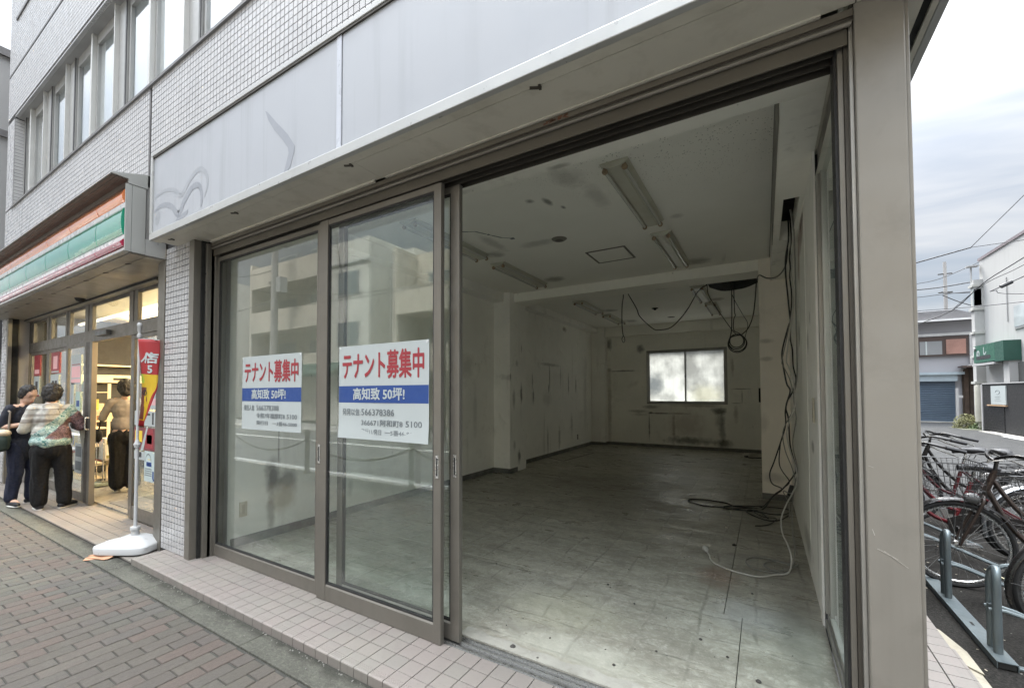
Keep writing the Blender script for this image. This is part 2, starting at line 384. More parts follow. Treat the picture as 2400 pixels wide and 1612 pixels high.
def field(parent, name, cells, mesh, m1, m2, dims, nmax=300, rot=None):
    """cells: centre points sorted by size in view; the 300 that show largest are parts, the rest one joined part"""
    base = worldloc(parent)
    mesh.materials.clear(); mesh.materials.append(m1); vis = []
    for c in cells:
        q = inview(c, .06)
        vis.append((q[2] if q else 1e3, c))
    vis.sort(key=lambda t: t[0])
    near = [c for z, c in vis[:nmax] if z < 1e3]; rest = [c for z, c in vis[len(near):]]
    for c in near:
        o = bpy.data.objects.new(name, mesh); col.objects.link(o); o.parent = parent
        o.location = Vector(c)-base; 
        if rot: o.rotation_euler = rot(c)
    if rest:
        vs0 = np.array([v.co for v in mesh.vertices]); fs0 = [tuple(p.vertices) for p in mesh.polygons]; nv = len(vs0)
        V = (vs0[None]+np.array([tuple(Vector(c)-base) for c in rest])[:, None]).reshape(-1, 3)
        Fs = [tuple(i+k*nv for i in f) for k in range(len(rest)) for f in fs0]
        me = bpy.data.meshes.new(name+'_field'); me.from_pydata(V.tolist(), [], Fs); me.materials.append(m2)
        o = bpy.data.objects.new(name+'_field', me); col.objects.link(o); o.parent = parent; o['kind'] = 'stuff'
bcells = []
for k in range(-110, 45):
    x = -3.372+.1*k; off = 0 if k % 2 == 0 else .1
    for j in range(-12, 6):
        yc = .711+.1+off+.2*j
        if -1.1 < yc < 1.33 and -14 < x < 1.0:
            if inview((x, yc, 0), .05) or (-7 < x < .8 and yc > -.6): bcells.append((x, yc, -.014+random.uniform(-.0012, .0012)))
me = chamfer_box(.0955, .193, .03, .003)
field(pav, 'brick', bcells, me, BR1, BR2, None)
# short cut bricks along the strip
half = []
for k in range(-110, 45):
    x = -3.372+.1*k
    if k % 2 == 0 and -14 < x < 1.0: half.append((x, 1.369, -.014))
me2 = chamfer_box(.0955, .098, .03, .003)
hf = MB()
vs0 = [tuple(v.co) for v in me2.vertices]; fs0 = [tuple(p.vertices) for p in me2.polygons]
for c in half: hf.add([(a+c[0], b_+c[1], d+c[2]) for a, b_, d in vs0], fs0)
o = hf.build('cut_brick', BR2, pav); o['kind'] = 'stuff'

# old concrete strip between the bricks and the tiled step
def strip_mat():
    m, nt, b, out = newmat('worn_concrete_strip'); p = pos(nt)
    c = mixc(nt, noisef(nt, p, 2.4, 5, .65, .35, .65), (.15,.15,.13), (.25,.25,.22))
    c = mixc(nt, noisef(nt, scaled(nt, p, 30, 55, 1), 1, 5, .75, .48, .7, .6), c, (.33,.33,.29))
    c = mixc(nt, mul(nt, noisef(nt, scaled(nt, p, 50, 70, 1), 1.2, 5, .75, .52, .68), .8), c, (.10,.10,.085))
    sp = N(nt, 'ShaderNodeSeparateXYZ'); nt.links.new(p, sp.inputs[0])
    e_ = N(nt, 'ShaderNodeMapRange'); e_.inputs[1].default_value = 1.555; e_.inputs[2].default_value = 1.605; nt.links.new(mul(nt, sp.outputs[1], mul(nt, noisef(nt, p, 7, 4), .05), 'ADD'), e_.inputs[0])
    c = mixc(nt, mul(nt, e_.outputs[0], .8), c, (.055,.055,.045)); c = mixc(nt, 1.0, c, (.50,.495,.46), 'MULTIPLY')
    nt.links.new(c, b.inputs['Base Color']); b.inputs['Roughness'].default_value = .9
    bump(nt, b, noisef(nt, scaled(nt, p, 40, 60, 1), 1, 5, .75, .3, .7), .008, 1); return m
STRIP = strip_mat()
cs = struct('curb_strip', MB().box(-40, 20, 1.427, 1.599, -.25, -.012), JOINT)
x = -12.0; k = 0
for a, b_ in zip((-14,-12.4,-11,-9.8,-8.4,-7.15,-6.0,-4.86,-4.15,-3.53,-2.73,-1.55,-.4,.98), (-12.4,-11,-9.8,-8.4,-7.15,-6.0,-4.86,-4.15,-3.53,-2.73,-1.55,-.4,.98,2.4)):
    MB().box(a+.003, b_-.003, 1.433, 1.597, -.2, .002).build('slab', STRIP, cs, bevel=.003)
CH = mat('mortar_crumbs', (.20,.195,.175), .9, 0, .2, 20)
cb = MB()
for i in range(100):
    xx = random.choice((random.gauss(-3.8, .5), random.gauss(-2.35, .25), random.uniform(-4.8, -1.2))); yy = random.uniform(1.565, 1.597) if random.random() < .8 else random.uniform(1.45, 1.59)
    s_ = random.uniform(.0015, .006)
    cb.cbox((xx, yy, .002+s_/3), (s_*random.uniform(1, 2.4), s_*random.uniform(.8, 1.5), s_), rz=random.uniform(0, 3))
tag(cb.build('mortar_crumbs', CH), 'loose pale mortar crumbs along the foot of the tiled step', 'rubble', kind='stuff')

# tiled step in front of the empty shop
def steptile(name, island, c0, c1, groove=True):
    m, nt, b, out = newmat(name); p = pos(nt)
    rs = N(nt, 'ShaderNodeNewGeometry').outputs['Random Per Island'] if island else N(nt, 'ShaderNodeObjectInfo').outputs['Random']
    c = mixc(nt, rs, c0, c1)
    c = mixc(nt, mul(nt, noisef(nt, p, 2.2, 4, .6, .45, .65), .5), c, (.22,.21,.18))
    c = mixc(nt, mul(nt, noisef(nt, scaled(nt, p, 40, 70, 1), 1, 5, .75, .55, .72, .8), .45), c, (.125,.11,.10))
    nt.links.new(c, b.inputs['Base Color']); b.inputs['Roughness'].default_value = .55
    bump(nt, b, noisef(nt, p, 60, 4, .6, .3, .7), .001, .5); return m
ST1, ST2 = steptile('step_tile', False, (.195,.178,.162), (.215,.188,.172)), steptile('step_tile_field', True, (.195,.178,.162), (.215,.188,.172))
JG = mat('step_grout', (.055,.05,.045), .95, 0, .15, 10)
step = struct('tiled_step', MB().box(-4.878, .905, 1.606, 2.0, -.2, .044).box(.455, .905, 2.0, 3.48, -.2, .044), JG)
cells = []
P_ = .1093; x0 = -1.8+P_/2-P_*40
for i in range(70):
    x = x0+P_*i
    if not (-4.88 < x-.04 and x < .90): continue
    for j in range(3): cells.append((x, 1.705+P_*.5+P_*j-.003, .047+random.uniform(-.0004, .0004)))
for j in range(18):
    for i in range(4): cells.append((.51+P_*i, 2.035+P_*j, .047))
cells = [c for c in cells if c[1] < 2.0 or c[0] > .46]
field(step, 'tile', cells, chamfer_box(.1045, .1045, .012, .0015), ST1, ST2, None)
# bull-nose tiles: grooved top and a face that turns down over the edge
bn = MB(); prof = [(1.601,-.04),(1.601,.046),(1.604,.0505),(1.610,.0525)]
for gy in (1.622, 1.634, 1.646): prof += [(gy-.003,.0525),(gy-.002,.0508),(gy+.002,.0508),(gy+.003,.0525)]
prof += [(1.7005,.0525),(1.7005,-.04)]
bn.prism(prof, -.0523, .0523, 'X')
mb_ = bpy.data.meshes.new('nosing'); mb_.from_pydata(bn.v, [], bn.f); mb_.materials.append(ST1); mb_.update()
for i in range(70):
    x = x0+P_*i
    if -4.86 < x-.04 and x < .9:
        o = bpy.data.objects.new('edge_tile', mb_); col.objects.link(o); o.parent = step; o.location = (x, 0, 0)
sn = MB()
prof2 = [(.909,-.04),(.909,.046),(.906,.0505),(.900,.0525)]
for gx in (.888, .876, .864): prof2 += [(gx+.003,.0525),(gx+.002,.0508),(gx-.002,.0508),(gx-.003,.0525)]
prof2 += [(.894-.0,.0525)] if False else []
prof2 = prof2+[(.8425,.0525),(.8425,-.04)]
sn.prism(prof2, -.0523, .0523, 'Y')
me_ = bpy.data.meshes.new('nosing_side'); me_.from_pydata(sn.v, [], sn.f); me_.materials.append(ST1); me_.update()
for j in range(14):
    o = bpy.data.objects.new('edge_tile', me_); col.objects.link(o); o.parent = step; o.location = (0, 2.035+P_*j, 0.0006)
struct('concrete_patch', MB().box(.90, 1.0, 1.6, 3.47, -.2, -.004).prism([(.44,3.485),(.90,3.485),(.985,3.38),(.985,3.62),(.93,3.86),(.87,3.93),(.44,3.95)], -.2, .006, 'Z'), mat('sandy_concrete', (.36,.33,.26), .9, 0, .15, 3, dirt=.5, ds=6, bmp=.006, bs=60))

# apron of the convenience store
AP1, AP2 = steptile('apron_tile', False, (.165,.147,.131), (.185,.16,.142)), steptile('apron_tile_field', True, (.165,.147,.131), (.185,.16,.142))
ap = struct('store_apron', MB().box(-11.5, -4.884, 1.606, 2.14, -.2, .004), JG)
cells = []
for i in range(62):
    for j in range(5): cells.append((-4.94-P_*i, 1.662+P_*j, .008))
field(ap, 'tile', cells, chamfer_box(.1045, .1045, .012, .0015), AP1, AP2, None)

# ------------------------------------------------------------------ the office building over both shops
bld = thing('office_building', 'white tiled office building above the vacant shop and the convenience store', 'building', (-5.4, 7, 0))
WT = .0555; HT = .0592; YF = 1.862
wall = MB()
wall.box(-11.42, .45, 1.868, 12.6, 3.6, 4.74).box(-11.42, .45, 1.868, 12.6, 6.34, 9.4)
wall.box(-11.42, -10.98, 1.868, 12.6, 4.74, 6.34).box(-10.98, .45, 2.25, 12.6, 4.74, 6.34)
wall.box(-11.42, -11.05, 1.868, 12.6, -.1, 3.6).box(-4.955, -4.452, 1.868, 12.6, 0.02, 3.6).box(-11.05, .45, 1.9, 2.0, 2.96, 3.6)
wall.box(.305, .45, 3.50, 12.6, -.1, 3.6)
wl = wall.build('wall', GROUT, bld)
cells = []; hide = lambda x, z: False
nz_ = int((3.72-3.6)/HT)
def tilecells():
    out = []
    zs = [3.63+HT*i for i in range(19)]; zs = [z for z in zs if z < 4.715]
    z2 = [6.40+HT*i for i in range(60)]
    for i in range(190):
        x = -11.39+WT*i
        for z in zs+z2: 
            if abs(x+5.415) < .02: continue
            if 7.155 < z < 7.2: continue
            if inview((x, YF, z), .12): out.append((x, YF, z))
        if x < -11.0:
            for k in range(27):
                z = 4.78+HT*k
                if z < 6.31 and inview((x, YF, z), .1): out.append((x, YF, z))
    return out
tm = chamfer_box(WT-.0075, .012, HT-.0075, 0.0)
tb = MB(); tb.box(-(WT-.0075)/2, (WT-.0075)/2, -.006, .006, -(HT-.0075)/2, (HT-.0075)/2)
tmesh = bpy.data.meshes.new('facade_tile'); tmesh.from_pydata(tb.v, [], [f for f in tb.f if f != (2,3,7,6)]); tmesh.update()
field(wl, 'tile', tilecells(), tmesh, TILE, TILES, None)
# tiled pier between the shops
pier = MB().box(-4.953, -4.454, 1.866, 1.9, .02, 2.93).build('pier', GROUT, bld)
PZ = .0543; tb = MB(); tb.box(-(.0563-.0070)/2, (.0563-.0070)/2, -.006, .006, -(PZ-.0070)/2, (PZ-.0070)/2)
pm = bpy.data.meshes.new('pier_tile'); pm.from_pydata(tb.v, [], tb.f); pm.update()
cells = [(-4.927+.0563*i, YF-.001, .055+.0275+PZ*j) for i in range(9) for j in range(53)]
field(pier, 'tile', cells, pm, TILE, TILES, None)
# left corner of the store: tiled strip
lp = MB().box(-11.4, -11.06, 1.866, 1.9, .0, 2.93).build('pier', GROUT, bld)
tb = MB()
for j in range(52): tb.box(-11.39, -11.07, YF-.006, YF+.006, .03+PZ*j, .03+PZ*j+.049)
o = tb.build('tile_courses', TILES, lp); o['kind'] = 'stuff'
# sills, joints
WTRIM = mat('window_sill_metal', (.16,.155,.155), .5, .3, .1, 5)
MB().box(-11.0, .45, 1.835, 2.0, 4.715, 4.742).build('window_sill', WTRIM, bld)
MB().box(-11.42, .45, 1.853, 1.868, 7.160, 7.192).build('movement_joint', WTRIM, bld)
MB().box(-5.43, -5.40, 1.856, 1.868, 3.6, 4.715).build('movement_joint', WTRIM, bld)
MB().box(-11.0, .45, 1.9, 2.25, 6.315, 6.345).build('window_head', mat('tiled_reveal', (.30,.30,.30), .6), bld)
rv = MB()
for i in range(200): rv.box(-10.96+.0555*i, -10.96+.0555*i+.049, 1.862, 1.92, 6.322, 6.345)
o = rv.build('reveal_tiles', mat('soffit_tile', (.40,.40,.41), .5), bld); o['kind'] = 'stuff'
lr = MB()
for k in range(26): lr.box(-10.985, -10.975, 1.87, 1.98, 4.76+.0595*k, 4.76+.0595*k+.052)
o = lr.build('reveal_tiles', mat('reveal_tile', (.46,.46,.46), .5), bld); o['kind'] = 'stuff'
# sill of the next storey, at the left corner
MB().box(-11.0, .45, 1.84, 1.868, 8.03, 8.07).build('window_sill', WTRIM, bld)
UGL = glass_mat('upper_window_glass', (.95,.98,.985), 4.4, 1.0, .05)
UFR = mat('upper_window_frame', (.40,.40,.39), .4, .4, .05, 3); UFD = mat('upper_window_dark', (.12,.12,.12), .4, .3)
UFL = mat('upper_window_fin', (.58,.58,.56), .4, .3, .05, 3)
SKYS = mat('pale_sky_sheet', (.86,.92,.94), .7, 0, .06, 1.2)  # pale sheet behind the glass puts the sky's reflection into the colour
wide = [-10.95, -9.5, -8.42, -6.58, -4.74, -2.9, -1.06]; thin = [-10.43, -7.55, -5.73, -3.85, -2.0]
posts = sorted([(x, .30) for x in wide]+[(x, .06) for x in thin])
for (xa, wa), (xb, wb) in zip(posts[:-1], posts[1:]):
    a = xa+wa/2; b_ = xb-wb/2
    fr = MB(); zt = 6.18
    for q in (MB(),): pass
    fr.box(a, b_, 1.99, 2.03, 4.742, 4.80).box(a, b_, 1.99, 2.03, zt, 6.315).box(a, a+.035, 1.99, 2.03, 4.80, zt).box(b_-.035, b_, 1.99, 2.03, 4.80, zt)
    wn = fr.build('window', UFR, bld, bevel=.002)
    MB().box(a+.03, b_-.03, 2.008, 2.014, 4.79, zt+.01).build('pane', UGL, wn)
    if xa > -10.3: MB().box(a+.01, b_-.01, 2.030, 2.034, 4.80, zt-.001).build('sky_sheet', SKYS, wn)
    else:
        bl = MB()
        for k in range(34): bl.cbox(((a+b_)/2, 2.10, 4.80+.04*k), (b_-a-.04, .035, .003), M3=Matrix.Rotation(R(35), 3, 'X'))
        o = bl.build('blind_slats', UFR, wn); o['kind'] = 'stuff'
for x, w_ in posts:
    if w_ > .1:
        p_ = MB().box(x-.15, x+.13, 1.975, 2.04, 4.742, 6.315).build('mullion', UFR, bld, bevel=.003)
        MB().box(x-.15, x-.128, 1.93, 1.975, 4.742, 6.315).build('fin', UFL, p_); MB().box(x+.10, x+.13, 1.962, 1.9749, 4.742, 6.315).build('recess', UFD, p_)
    else: MB().box(x-.025, x+.025, 1.94, 2.04, 4.742, 6.315).build('mullion', UFL, bld, bevel=.003)

# ------------------------------------------------------------------ blank sign box of the empty shop
sg = thing('blank_shop_sign', 'long blank white sign box over the vacant shop, with faint letter marks', 'sign', (-2.1, 1.65, 2.92))
SX0, SX1, SY, SZ0, SZ1 = -4.762, .588, 1.645, 2.92, 3.722
bd = MB().box(SX0, SX1-.002, SY+.03, 1.86, SZ0+.012, SZ1-.01).box(.46, SX1-.02, 1.87, 8.0, SZ0+.02, SZ1-.01)
bd.build('box', SIGNF, sg)
fr = MB().box(SX0, SX1, SY, SY+.035, SZ0, SZ0+.062).box(SX0, SX1, SY, SY+.035, SZ1-.035, SZ1)
fr.box(SX0, SX0+.04, SY, SY+.035, SZ0+.062, SZ1-.035).box(SX1-.045, SX1, SY+.001, SY+.036, SZ0+.062, SZ1-.035)
fr.box(SX1-.03, SX1, SY+.035, 8.0, SZ0+.001, SZ0+.06)
fr.build('frame', SIGNF, sg, bevel=.004)
MB().box(SX0+.04, -2.1235, SY+.016, SY+.026, SZ0+.06, SZ1-.035).build('face_panel', SIGNW, sg, bevel=.002)
MB().box(-2.1165, SX1-.044, SY+.016, SY+.026, SZ0+.06, SZ1-.035).build('face_panel', SIGNW, sg, bevel=.002)
MB().box(SX0+.03, SX1-.04, SY+.005, SY+.018, SZ1-.05, SZ1-.034).build('dark_gap_strip', ALUD, sg)  # solid dark strip along the underside of the top frame
MB().box(-2.165, -2.124, SY+.012, SY+.016, SZ0+.07, SZ1-.05).build('seam_tape', mat('seam_tape', (.44,.46,.51), .3), sg)
MB().box(SX1-.012, SX1-.002, SY+.036, 8.0, SZ0+.06, SZ1-.03).build('side_panel', SIGNW, sg)
# underside: separate boards with open joints, running round the corner
sf = MB(); g = .004
sf.box(SX0+.004, .532, SY+.004, 1.733, SZ0+.001, SZ0+.012)
sf.build('soffit_board', SOFF, sg)
MB().box(SX0+.05, -2.10, 1.733+g, 1.958, SZ0+.003, SZ0+.013).build('soffit_board', SOFF, sg)
MB().box(-2.095, .30, 1.733+g, 1.958, SZ0+.001, SZ0+.012).build('soffit_board', SOFF, sg)
MB().box(.305, .508, 1.733+g, 8.0, SZ0+.002, SZ0+.012).build('soffit_board', SOFF, sg)
MB().box(.536, SX1-.032, 1.64+.01, 8.0, SZ0+.001, SZ0+.012).build('soffit_board', SOFF, sg)
MB().box(SX0+.03, .53, 1.72, 1.97, SZ0+.014, SZ0+.02).box(.44, .56, 1.72, 8.0, SZ0+.014, SZ0+.02).build('dark_joint', BLACK, sg)
for x in (-4.55, -3.47, -2.15, -.87):
    MB().cbox((x, 1.737, SZ0-.002), (.055, .014, .006), rz=.5).cbox((x+.02, 1.74, SZ0-.004), (.012, .03, .008), rz=.3).build('joint_clip', ALUD, sg)
MB().box(-4.3, -2.16, 1.944, 1.962, SZ0-.012, SZ0+.004).build('bent_trim', SOFF, sg)
MB().box(-2.06, .2, 1.950, 1.965, SZ0-.006, SZ0+.003).build('bent_trim', SOFF, sg)
GH = mat('faded_letter_mark', (.265,.28,.31), .4, 0, .03, 4); GH2 = mat('faint_letter_mark', (.31,.325,.35), .4, 0, .03, 4)
yy = SY+.0143
MB().prism([(-2.93,3.49),(-2.90,3.47),(-2.79,3.36),(-2.66,3.235),(-2.585,3.14),(-2.59,3.10),(-2.625,3.02),(-2.665,2.985),(-2.705,2.985),(-2.675,3.05),(-2.65,3.11),(-2.66,3.15),(-2.72,3.22),(-2.82,3.32),(-2.89,3.41)], yy, yy+.0008).build('letter_mark', GH, sg)
def ghost(pts, w_, m_):
    P = smoothpts([(a, yy+.0004, b_) for a, b_ in pts], 4); q = MB()
    for i in range(len(P)-1):
        d = (P[i+1]-P[i]); n_ = Vector((-d.z, 0, d.x)).normalized()*w_*.5*(.5+.8*math.sin(math.pi*i/(len(P)-1)))
        q.add([P[i]-n_, P[i+1]-n_, P[i+1]+n_, P[i]+n_], [(0,1,2,3)])
    q.build('letter_mark', m_, sg)
ghost([(-4.70,3.30),(-4.5,3.32),(-4.3,3.28),(-4.18,3.20),(-4.02,3.30),(-3.88,3.34),(-3.77,3.29),(-3.73,3.19),(-3.78,3.09)], .035, GH2)
ghost([(-4.71,3.17),(-4.6,3.20),(-4.45,3.185),(-4.33,3.13),(-4.22,3.05),(-4.12,3.14),(-3.98,3.22),(-3.86,3.2),(-3.82,3.10),(-3.83,3.03)], .045, GH)
ghost([(-4.62,3.17),(-4.63,3.10),(-4.66,3.05)], .06, GH2)
ghost([(-4.27,3.01),(-4.14,3.02),(-4.05,3.04)], .03, GH)

# ------------------------------------------------------------------ corner pillar
pl = thing('corner_pillar', 'broad painted metal pillar at the right corner of the vacant shop', 'pillar', (.37, 2.05, 0))
MB().box(.296, .432, 1.958, 2.12, .044, SZ0+.003).build('casing', PILM, pl, bevel=.005)
MB().box(.4325, .445, 1.972, 2.12, .044, SZ0).build('side_casing', PILM, pl, bevel=.003)
sc_ = MB(); SCR = mat('scratch', (.56,.53,.48), .5)
for a, b_ in (((.322,1.957,.985),(.375,1.957,.958)),((.34,1.957,.98),(.40,1.957,.935)),((.31,1.957,1.05),(.316,1.957,1.03)),((.318,1.957,1.262),(.303,1.957,1.268))):
    sc_.bar(a, b_, .0012, .0006)
sc_.build('scratches', SCR, pl)

# ------------------------------------------------------------------ shopfront frame
sfm = thing('shopfront_frame', 'bronze aluminium shopfront frame with overhead door track around the open bay', 'shopfront', (-2, 2.0, 0))
hd = MB().box(-4.40, .30, 1.972, 2.17, 2.868, 2.915)
hd.build('head_cover', ALUD, sfm, bevel=.003)
MB().box(-4.40, .295, 1.966, 1.972, 2.885, 2.912).build('head_strip', mat('brown_strip', (.15,.135,.11), .5, .3, .1, 3), sfm)
MB().tube([(-4.36, 1.972, 2.862), (.29, 1.972, 2.862)], .011, 10).build('round_bead', ALU, sfm, smooth=True)
MB().box(-4.36, .28, 1.982, 1.992, 2.795, 2.868).build('head_fascia', mat('head_fascia', (.115,.105,.085), .5, .4, .1, 3), sfm, bevel=.002)
tk = MB()
for y in (2.035, 2.088, 2.14): tk.box(-4.36, .28, y-.0035, y+.0035, 2.800, 2.868)
tk.build('track_rib', ALUD, sfm); MB().box(-4.36, .28, 2.172, 2.178, 2.83, 3.10).build('inner_board', SOFF, sfm)
MB().box(-4.355, .275, 1.993, 2.17, 2.850, 2.867).build('track_bed', BLACK, sfm)
MB().box(-4.452, -4.362, 1.842, 1.93, .05, 2.918).build('shutter_guide', ALU, sfm, bevel=.003)
MB().box(-4.361, -4.345, 1.90, 1.96, .05, 2.918).box(-4.46, -4.36, 1.935, 1.965, .05, 2.918).build('guide_slot', BLACK, sfm)
MB().box(-4.448, -4.36, 1.935, 1.95, .05, 2.918).build('guide_slot', BLACK, sfm)
MB().box(-4.345, -4.328+.012, 1.93, 1.99, .05, 2.90).box(-4.43, -4.316, 1.966, 1.99, .05, 2.90).build('jamb', ALU, sfm, bevel=.002)
MB().box(-4.40, -4.300, 1.992, 2.10, .05, 2.868).build('inner_jamb', ALU, sfm, bevel=.003)
for x in (-4.335,):
    h_ = MB()
    for z in (1.98, 2.06, 2.45, 2.62, 1.63): h_.cbox((x, 1.929, z), (.006, .003, .012))
    h_.build('screw_holes', BLACK, sfm)
# right jamb, three nested profiles
MB().box(.283, .2955, 1.985, 2.12, .05, 2.868).build('jamb', ALUL, sfm, bevel=.002)
MB().box(.270, .2825, 2.003, 2.12, .05, 2.862).build('jamb_step', ALUD, sfm)
MB().box(.252, .2695, 2.012, 2.12, .05, 2.862).build('jamb', ALU, sfm, bevel=.002)
MB().box(.243, .2515, 2.03, 2.12, .05, 2.86).build('jamb_gasket', RUBR, sfm)
# threshold track
MB().box(-4.40, .30, 2.001, 2.16, -.1, .043).build('sill_bed', mat('sill_bed', (.16,.16,.155), .45, .6, .1, 4, dirt=.5, ds=9), sfm)
for y in (2.006, 2.048, 2.092, 2.132):
    MB().box(-4.40, .28, y-.003, y+.003, .043, .052 if y < 2.01 else .056).build('track_rail', SILV, sfm)
RSTM = mat('rusty_patch', (.12,.05,.025), .8, 0, .4, 30)
rp = MB()
for i in range(14): rp.cbox((-.88+random.uniform(-.07, .07), 1.9655, 2.898+random.uniform(-.008, .008)), (random.uniform(.01, .035), .001, random.uniform(.004, .010)), M3=Matrix.Rotation(random.uniform(-.3, .3), 3, 'Y'))
rp.build('rust_patch', RSTM, sfm)

def door(name, label, x0, x1, y, lst, rst, z0=.056, z1=2.79, bot=.105, top=.038, handles=(), group='sliding glass doors of the vacant shop', m=ALU):
    t = thing(name, label, 'glass door', ((x0+x1)/2, y, z0), group); th = .034
    MB().box(x0, x0+lst, y, y+th, z0, z1).build('stile', m, t, bevel=.003); MB().box(x1-rst, x1, y, y+th, z0, z1).build('stile', m, t, bevel=.003)
    MB().box(x0+lst, x1-rst, y+.003, y+th-.003, z0, z0+bot-.012).prism([(y+.003, z0+bot-.012),(y+.012, z0+bot),(y+th-.012, z0+bot),(y+th-.003, z0+bot-.012)], x0+lst, x1-rst, 'X').build('bottom_rail', m, t, bevel=.0015)
    MB().box(x0+lst, x1-rst, y+.003, y+th-.003, z1-top, z1).build('top_rail', m, t, bevel=.002)
    bd_ = MB(); c = y+th/2
    for a, b_ in ((c-.009, c-.004), (c+.004, c+.009)):
        bd_.box(x0+lst, x0+lst+.012, a, b_, z0+bot, z1-top).box(x1-rst-.012, x1-rst, a, b_, z0+bot, z1-top).box(x0+lst+.012, x1-rst-.012, a, b_, z0+bot, z0+bot+.012).box(x0+lst+.012, x1-rst-.012, a, b_, z1-top-.012, z1-top)
    bd_.build('glazing_bead', RUBR, t)
    MB().box(x0+lst-.004, x1-rst+.004, c-.003, c+.003, z0+bot-.004, z1-top+.004).build('pane', GLASS, t)
    for hx in handles:
        hh = MB().box(hx-.011, hx+.011, y-.0035, y, 1.02, 1.155).build('handle', SILV, t, bevel=.001)
        MB().box(hx-.005, hx+.005, y-.0045, y-.0034, 1.035, 1.14).build('recess', BLACK, hh)
    return t
door('sliding_door', 'left glass sliding door, its smaller tenant poster in the middle', -4.300, -2.785, 2.017, .012, .052)
door('sliding_door', 'middle glass sliding door with the larger tenant poster, next to the open bay', -2.778, -1.632, 1.992, .092, .056, bot=.115, handles=(-2.762, -1.658))
door('sliding_door', 'glass sliding door pushed behind the middle door, only its right stile standing clear', -2.66, -1.553, 2.068, .055, .066, bot=.105, handles=(-1.585,))

# ------------------------------------------------------------------ tenant posters
def poster(x0, x1, z0, z1, y, label, lines, k, curl=0):
    t = thing('tenant_poster', label, 'poster', ((x0+x1)/2, y, z0), 'tenant wanted posters on the glass')
    W = x1-x0; H = z1-z0
    nx, nzz = 16, 20; vs_ = []; fs_ = []
    def yo(u, v): return y-.0012-curl*(max(0, .18-v)*2.2*(abs(u-.5)*1.4+.3)*.02+.0008*math.sin(7*u+3*v))
    for j in range(nzz+1):
        for i in range(nx+1): u, v = i/nx, j/nzz; vs_.append((x0+W*u, yo(u, v), z0+H*v))
    for j in range(nzz):
        for i in range(nx): a = j*(nx+1)+i; fs_.append((a, a+1, a+nx+2, a+nx+1))
    sh = MB(); sh.add(vs_, fs_); n0 = len(sh.v); sh.add([(a, b_+.0006, c) for a, b_, c in vs_], fs_)
    sh.build('sheet', PAPER, t)
    yp = y-.0032
    bz0, bz1 = z0+H*.385, z0+H*.565
    MB().box(x0+.002, x1-.002, yp+.0008, yp+.0012, bz0, bz1).build('blue_band', BLUEP, t)
    def T(s, nm, mt, hx, hz, size, width, off=.0, thick=.0002):
        o = text_mesh(s, nm, mt, size, ((hx, yp, hz), XP, ZP), 1, 0, t, thick, bold=off)
        xs = [v.co.x for v in o.data.vertices]; zs_ = [v.co.z for v in o.data.vertices]
        bx, ox = (hx-worldloc(t).x), min(xs); f = width/max(1e-6, max(xs)-ox)
        for v in o.data.vertices: v.co.x = bx+(v.co.x-ox)*f
        return o
    o = T('テナント募集中', 'red_lettering', REDP, x0+W*.045, z0+H*.655, .15*k, W*.91, .0042*k)
    zs_ = [v.co.z for v in o.data.vertices]; lo, hi = min(zs_), max(zs_); tl, th_ = (z0+H*.635)-worldloc(t).z, (z0+H*.93)-worldloc(t).z
    for v in o.data.vertices: v.co.z = tl+(v.co.z-lo)/(hi-lo)*(th_-tl)
    T('高知致 50坪!', 'white_lettering', PAPER, x0+W*.18, bz0+(bz1-bz0)*.24, .085*k, W*.58, .0022*k, .0004)
    for s, hx, hz, sz, wd in lines: T(s, 'small_print', GREYP, x0+W*hx, z0+H*hz, sz*k, W*wd, .0006*k)
    tp = MB().cbox((x0+.012, yp, z1-.01), (.022, .0004, .012), M3=Matrix.Rotation(.6, 3, 'Y')).cbox((x1-.012, yp, z1-.01), (.022, .0004, .012), M3=Matrix.Rotation(-.6, 3, 'Y'))
    tp.build('tape', mat('clear_tape', (.70,.73,.72), .2), t)
poster(-3.878, -3.034, 1.222, 1.842, 2.030, 'smaller white tenant poster with red lettering and a blue band, on the left glass door',
       (('発百人信', .04, .265, .048, .19), ('566378388', .27, .265, .058, .38), ('令和7年福原町8', .27, .165, .045, .48), ('5100', .78, .165, .05, .16), ('発行日', .27, .075, .036, .2), ('一3番46-5000', .55, .075, .036, .39)), 1.03)
poster(-2.562, -1.732, 1.216, 1.852, 2.005, 'larger white tenant poster with red lettering and a blue band, on the middle glass door',
       (('発発以信:', .05, .255, .05, .22), ('566378386', .28, .255, .06, .37), ('366671阿和町8', .28, .15, .047, .46), ('5100', .77, .15, .055, .165), ('発行11/発日', .28, .06, .038, .23), ('一5番46-86400', .55, .06, .038, .38)), 1.0, curl=1)
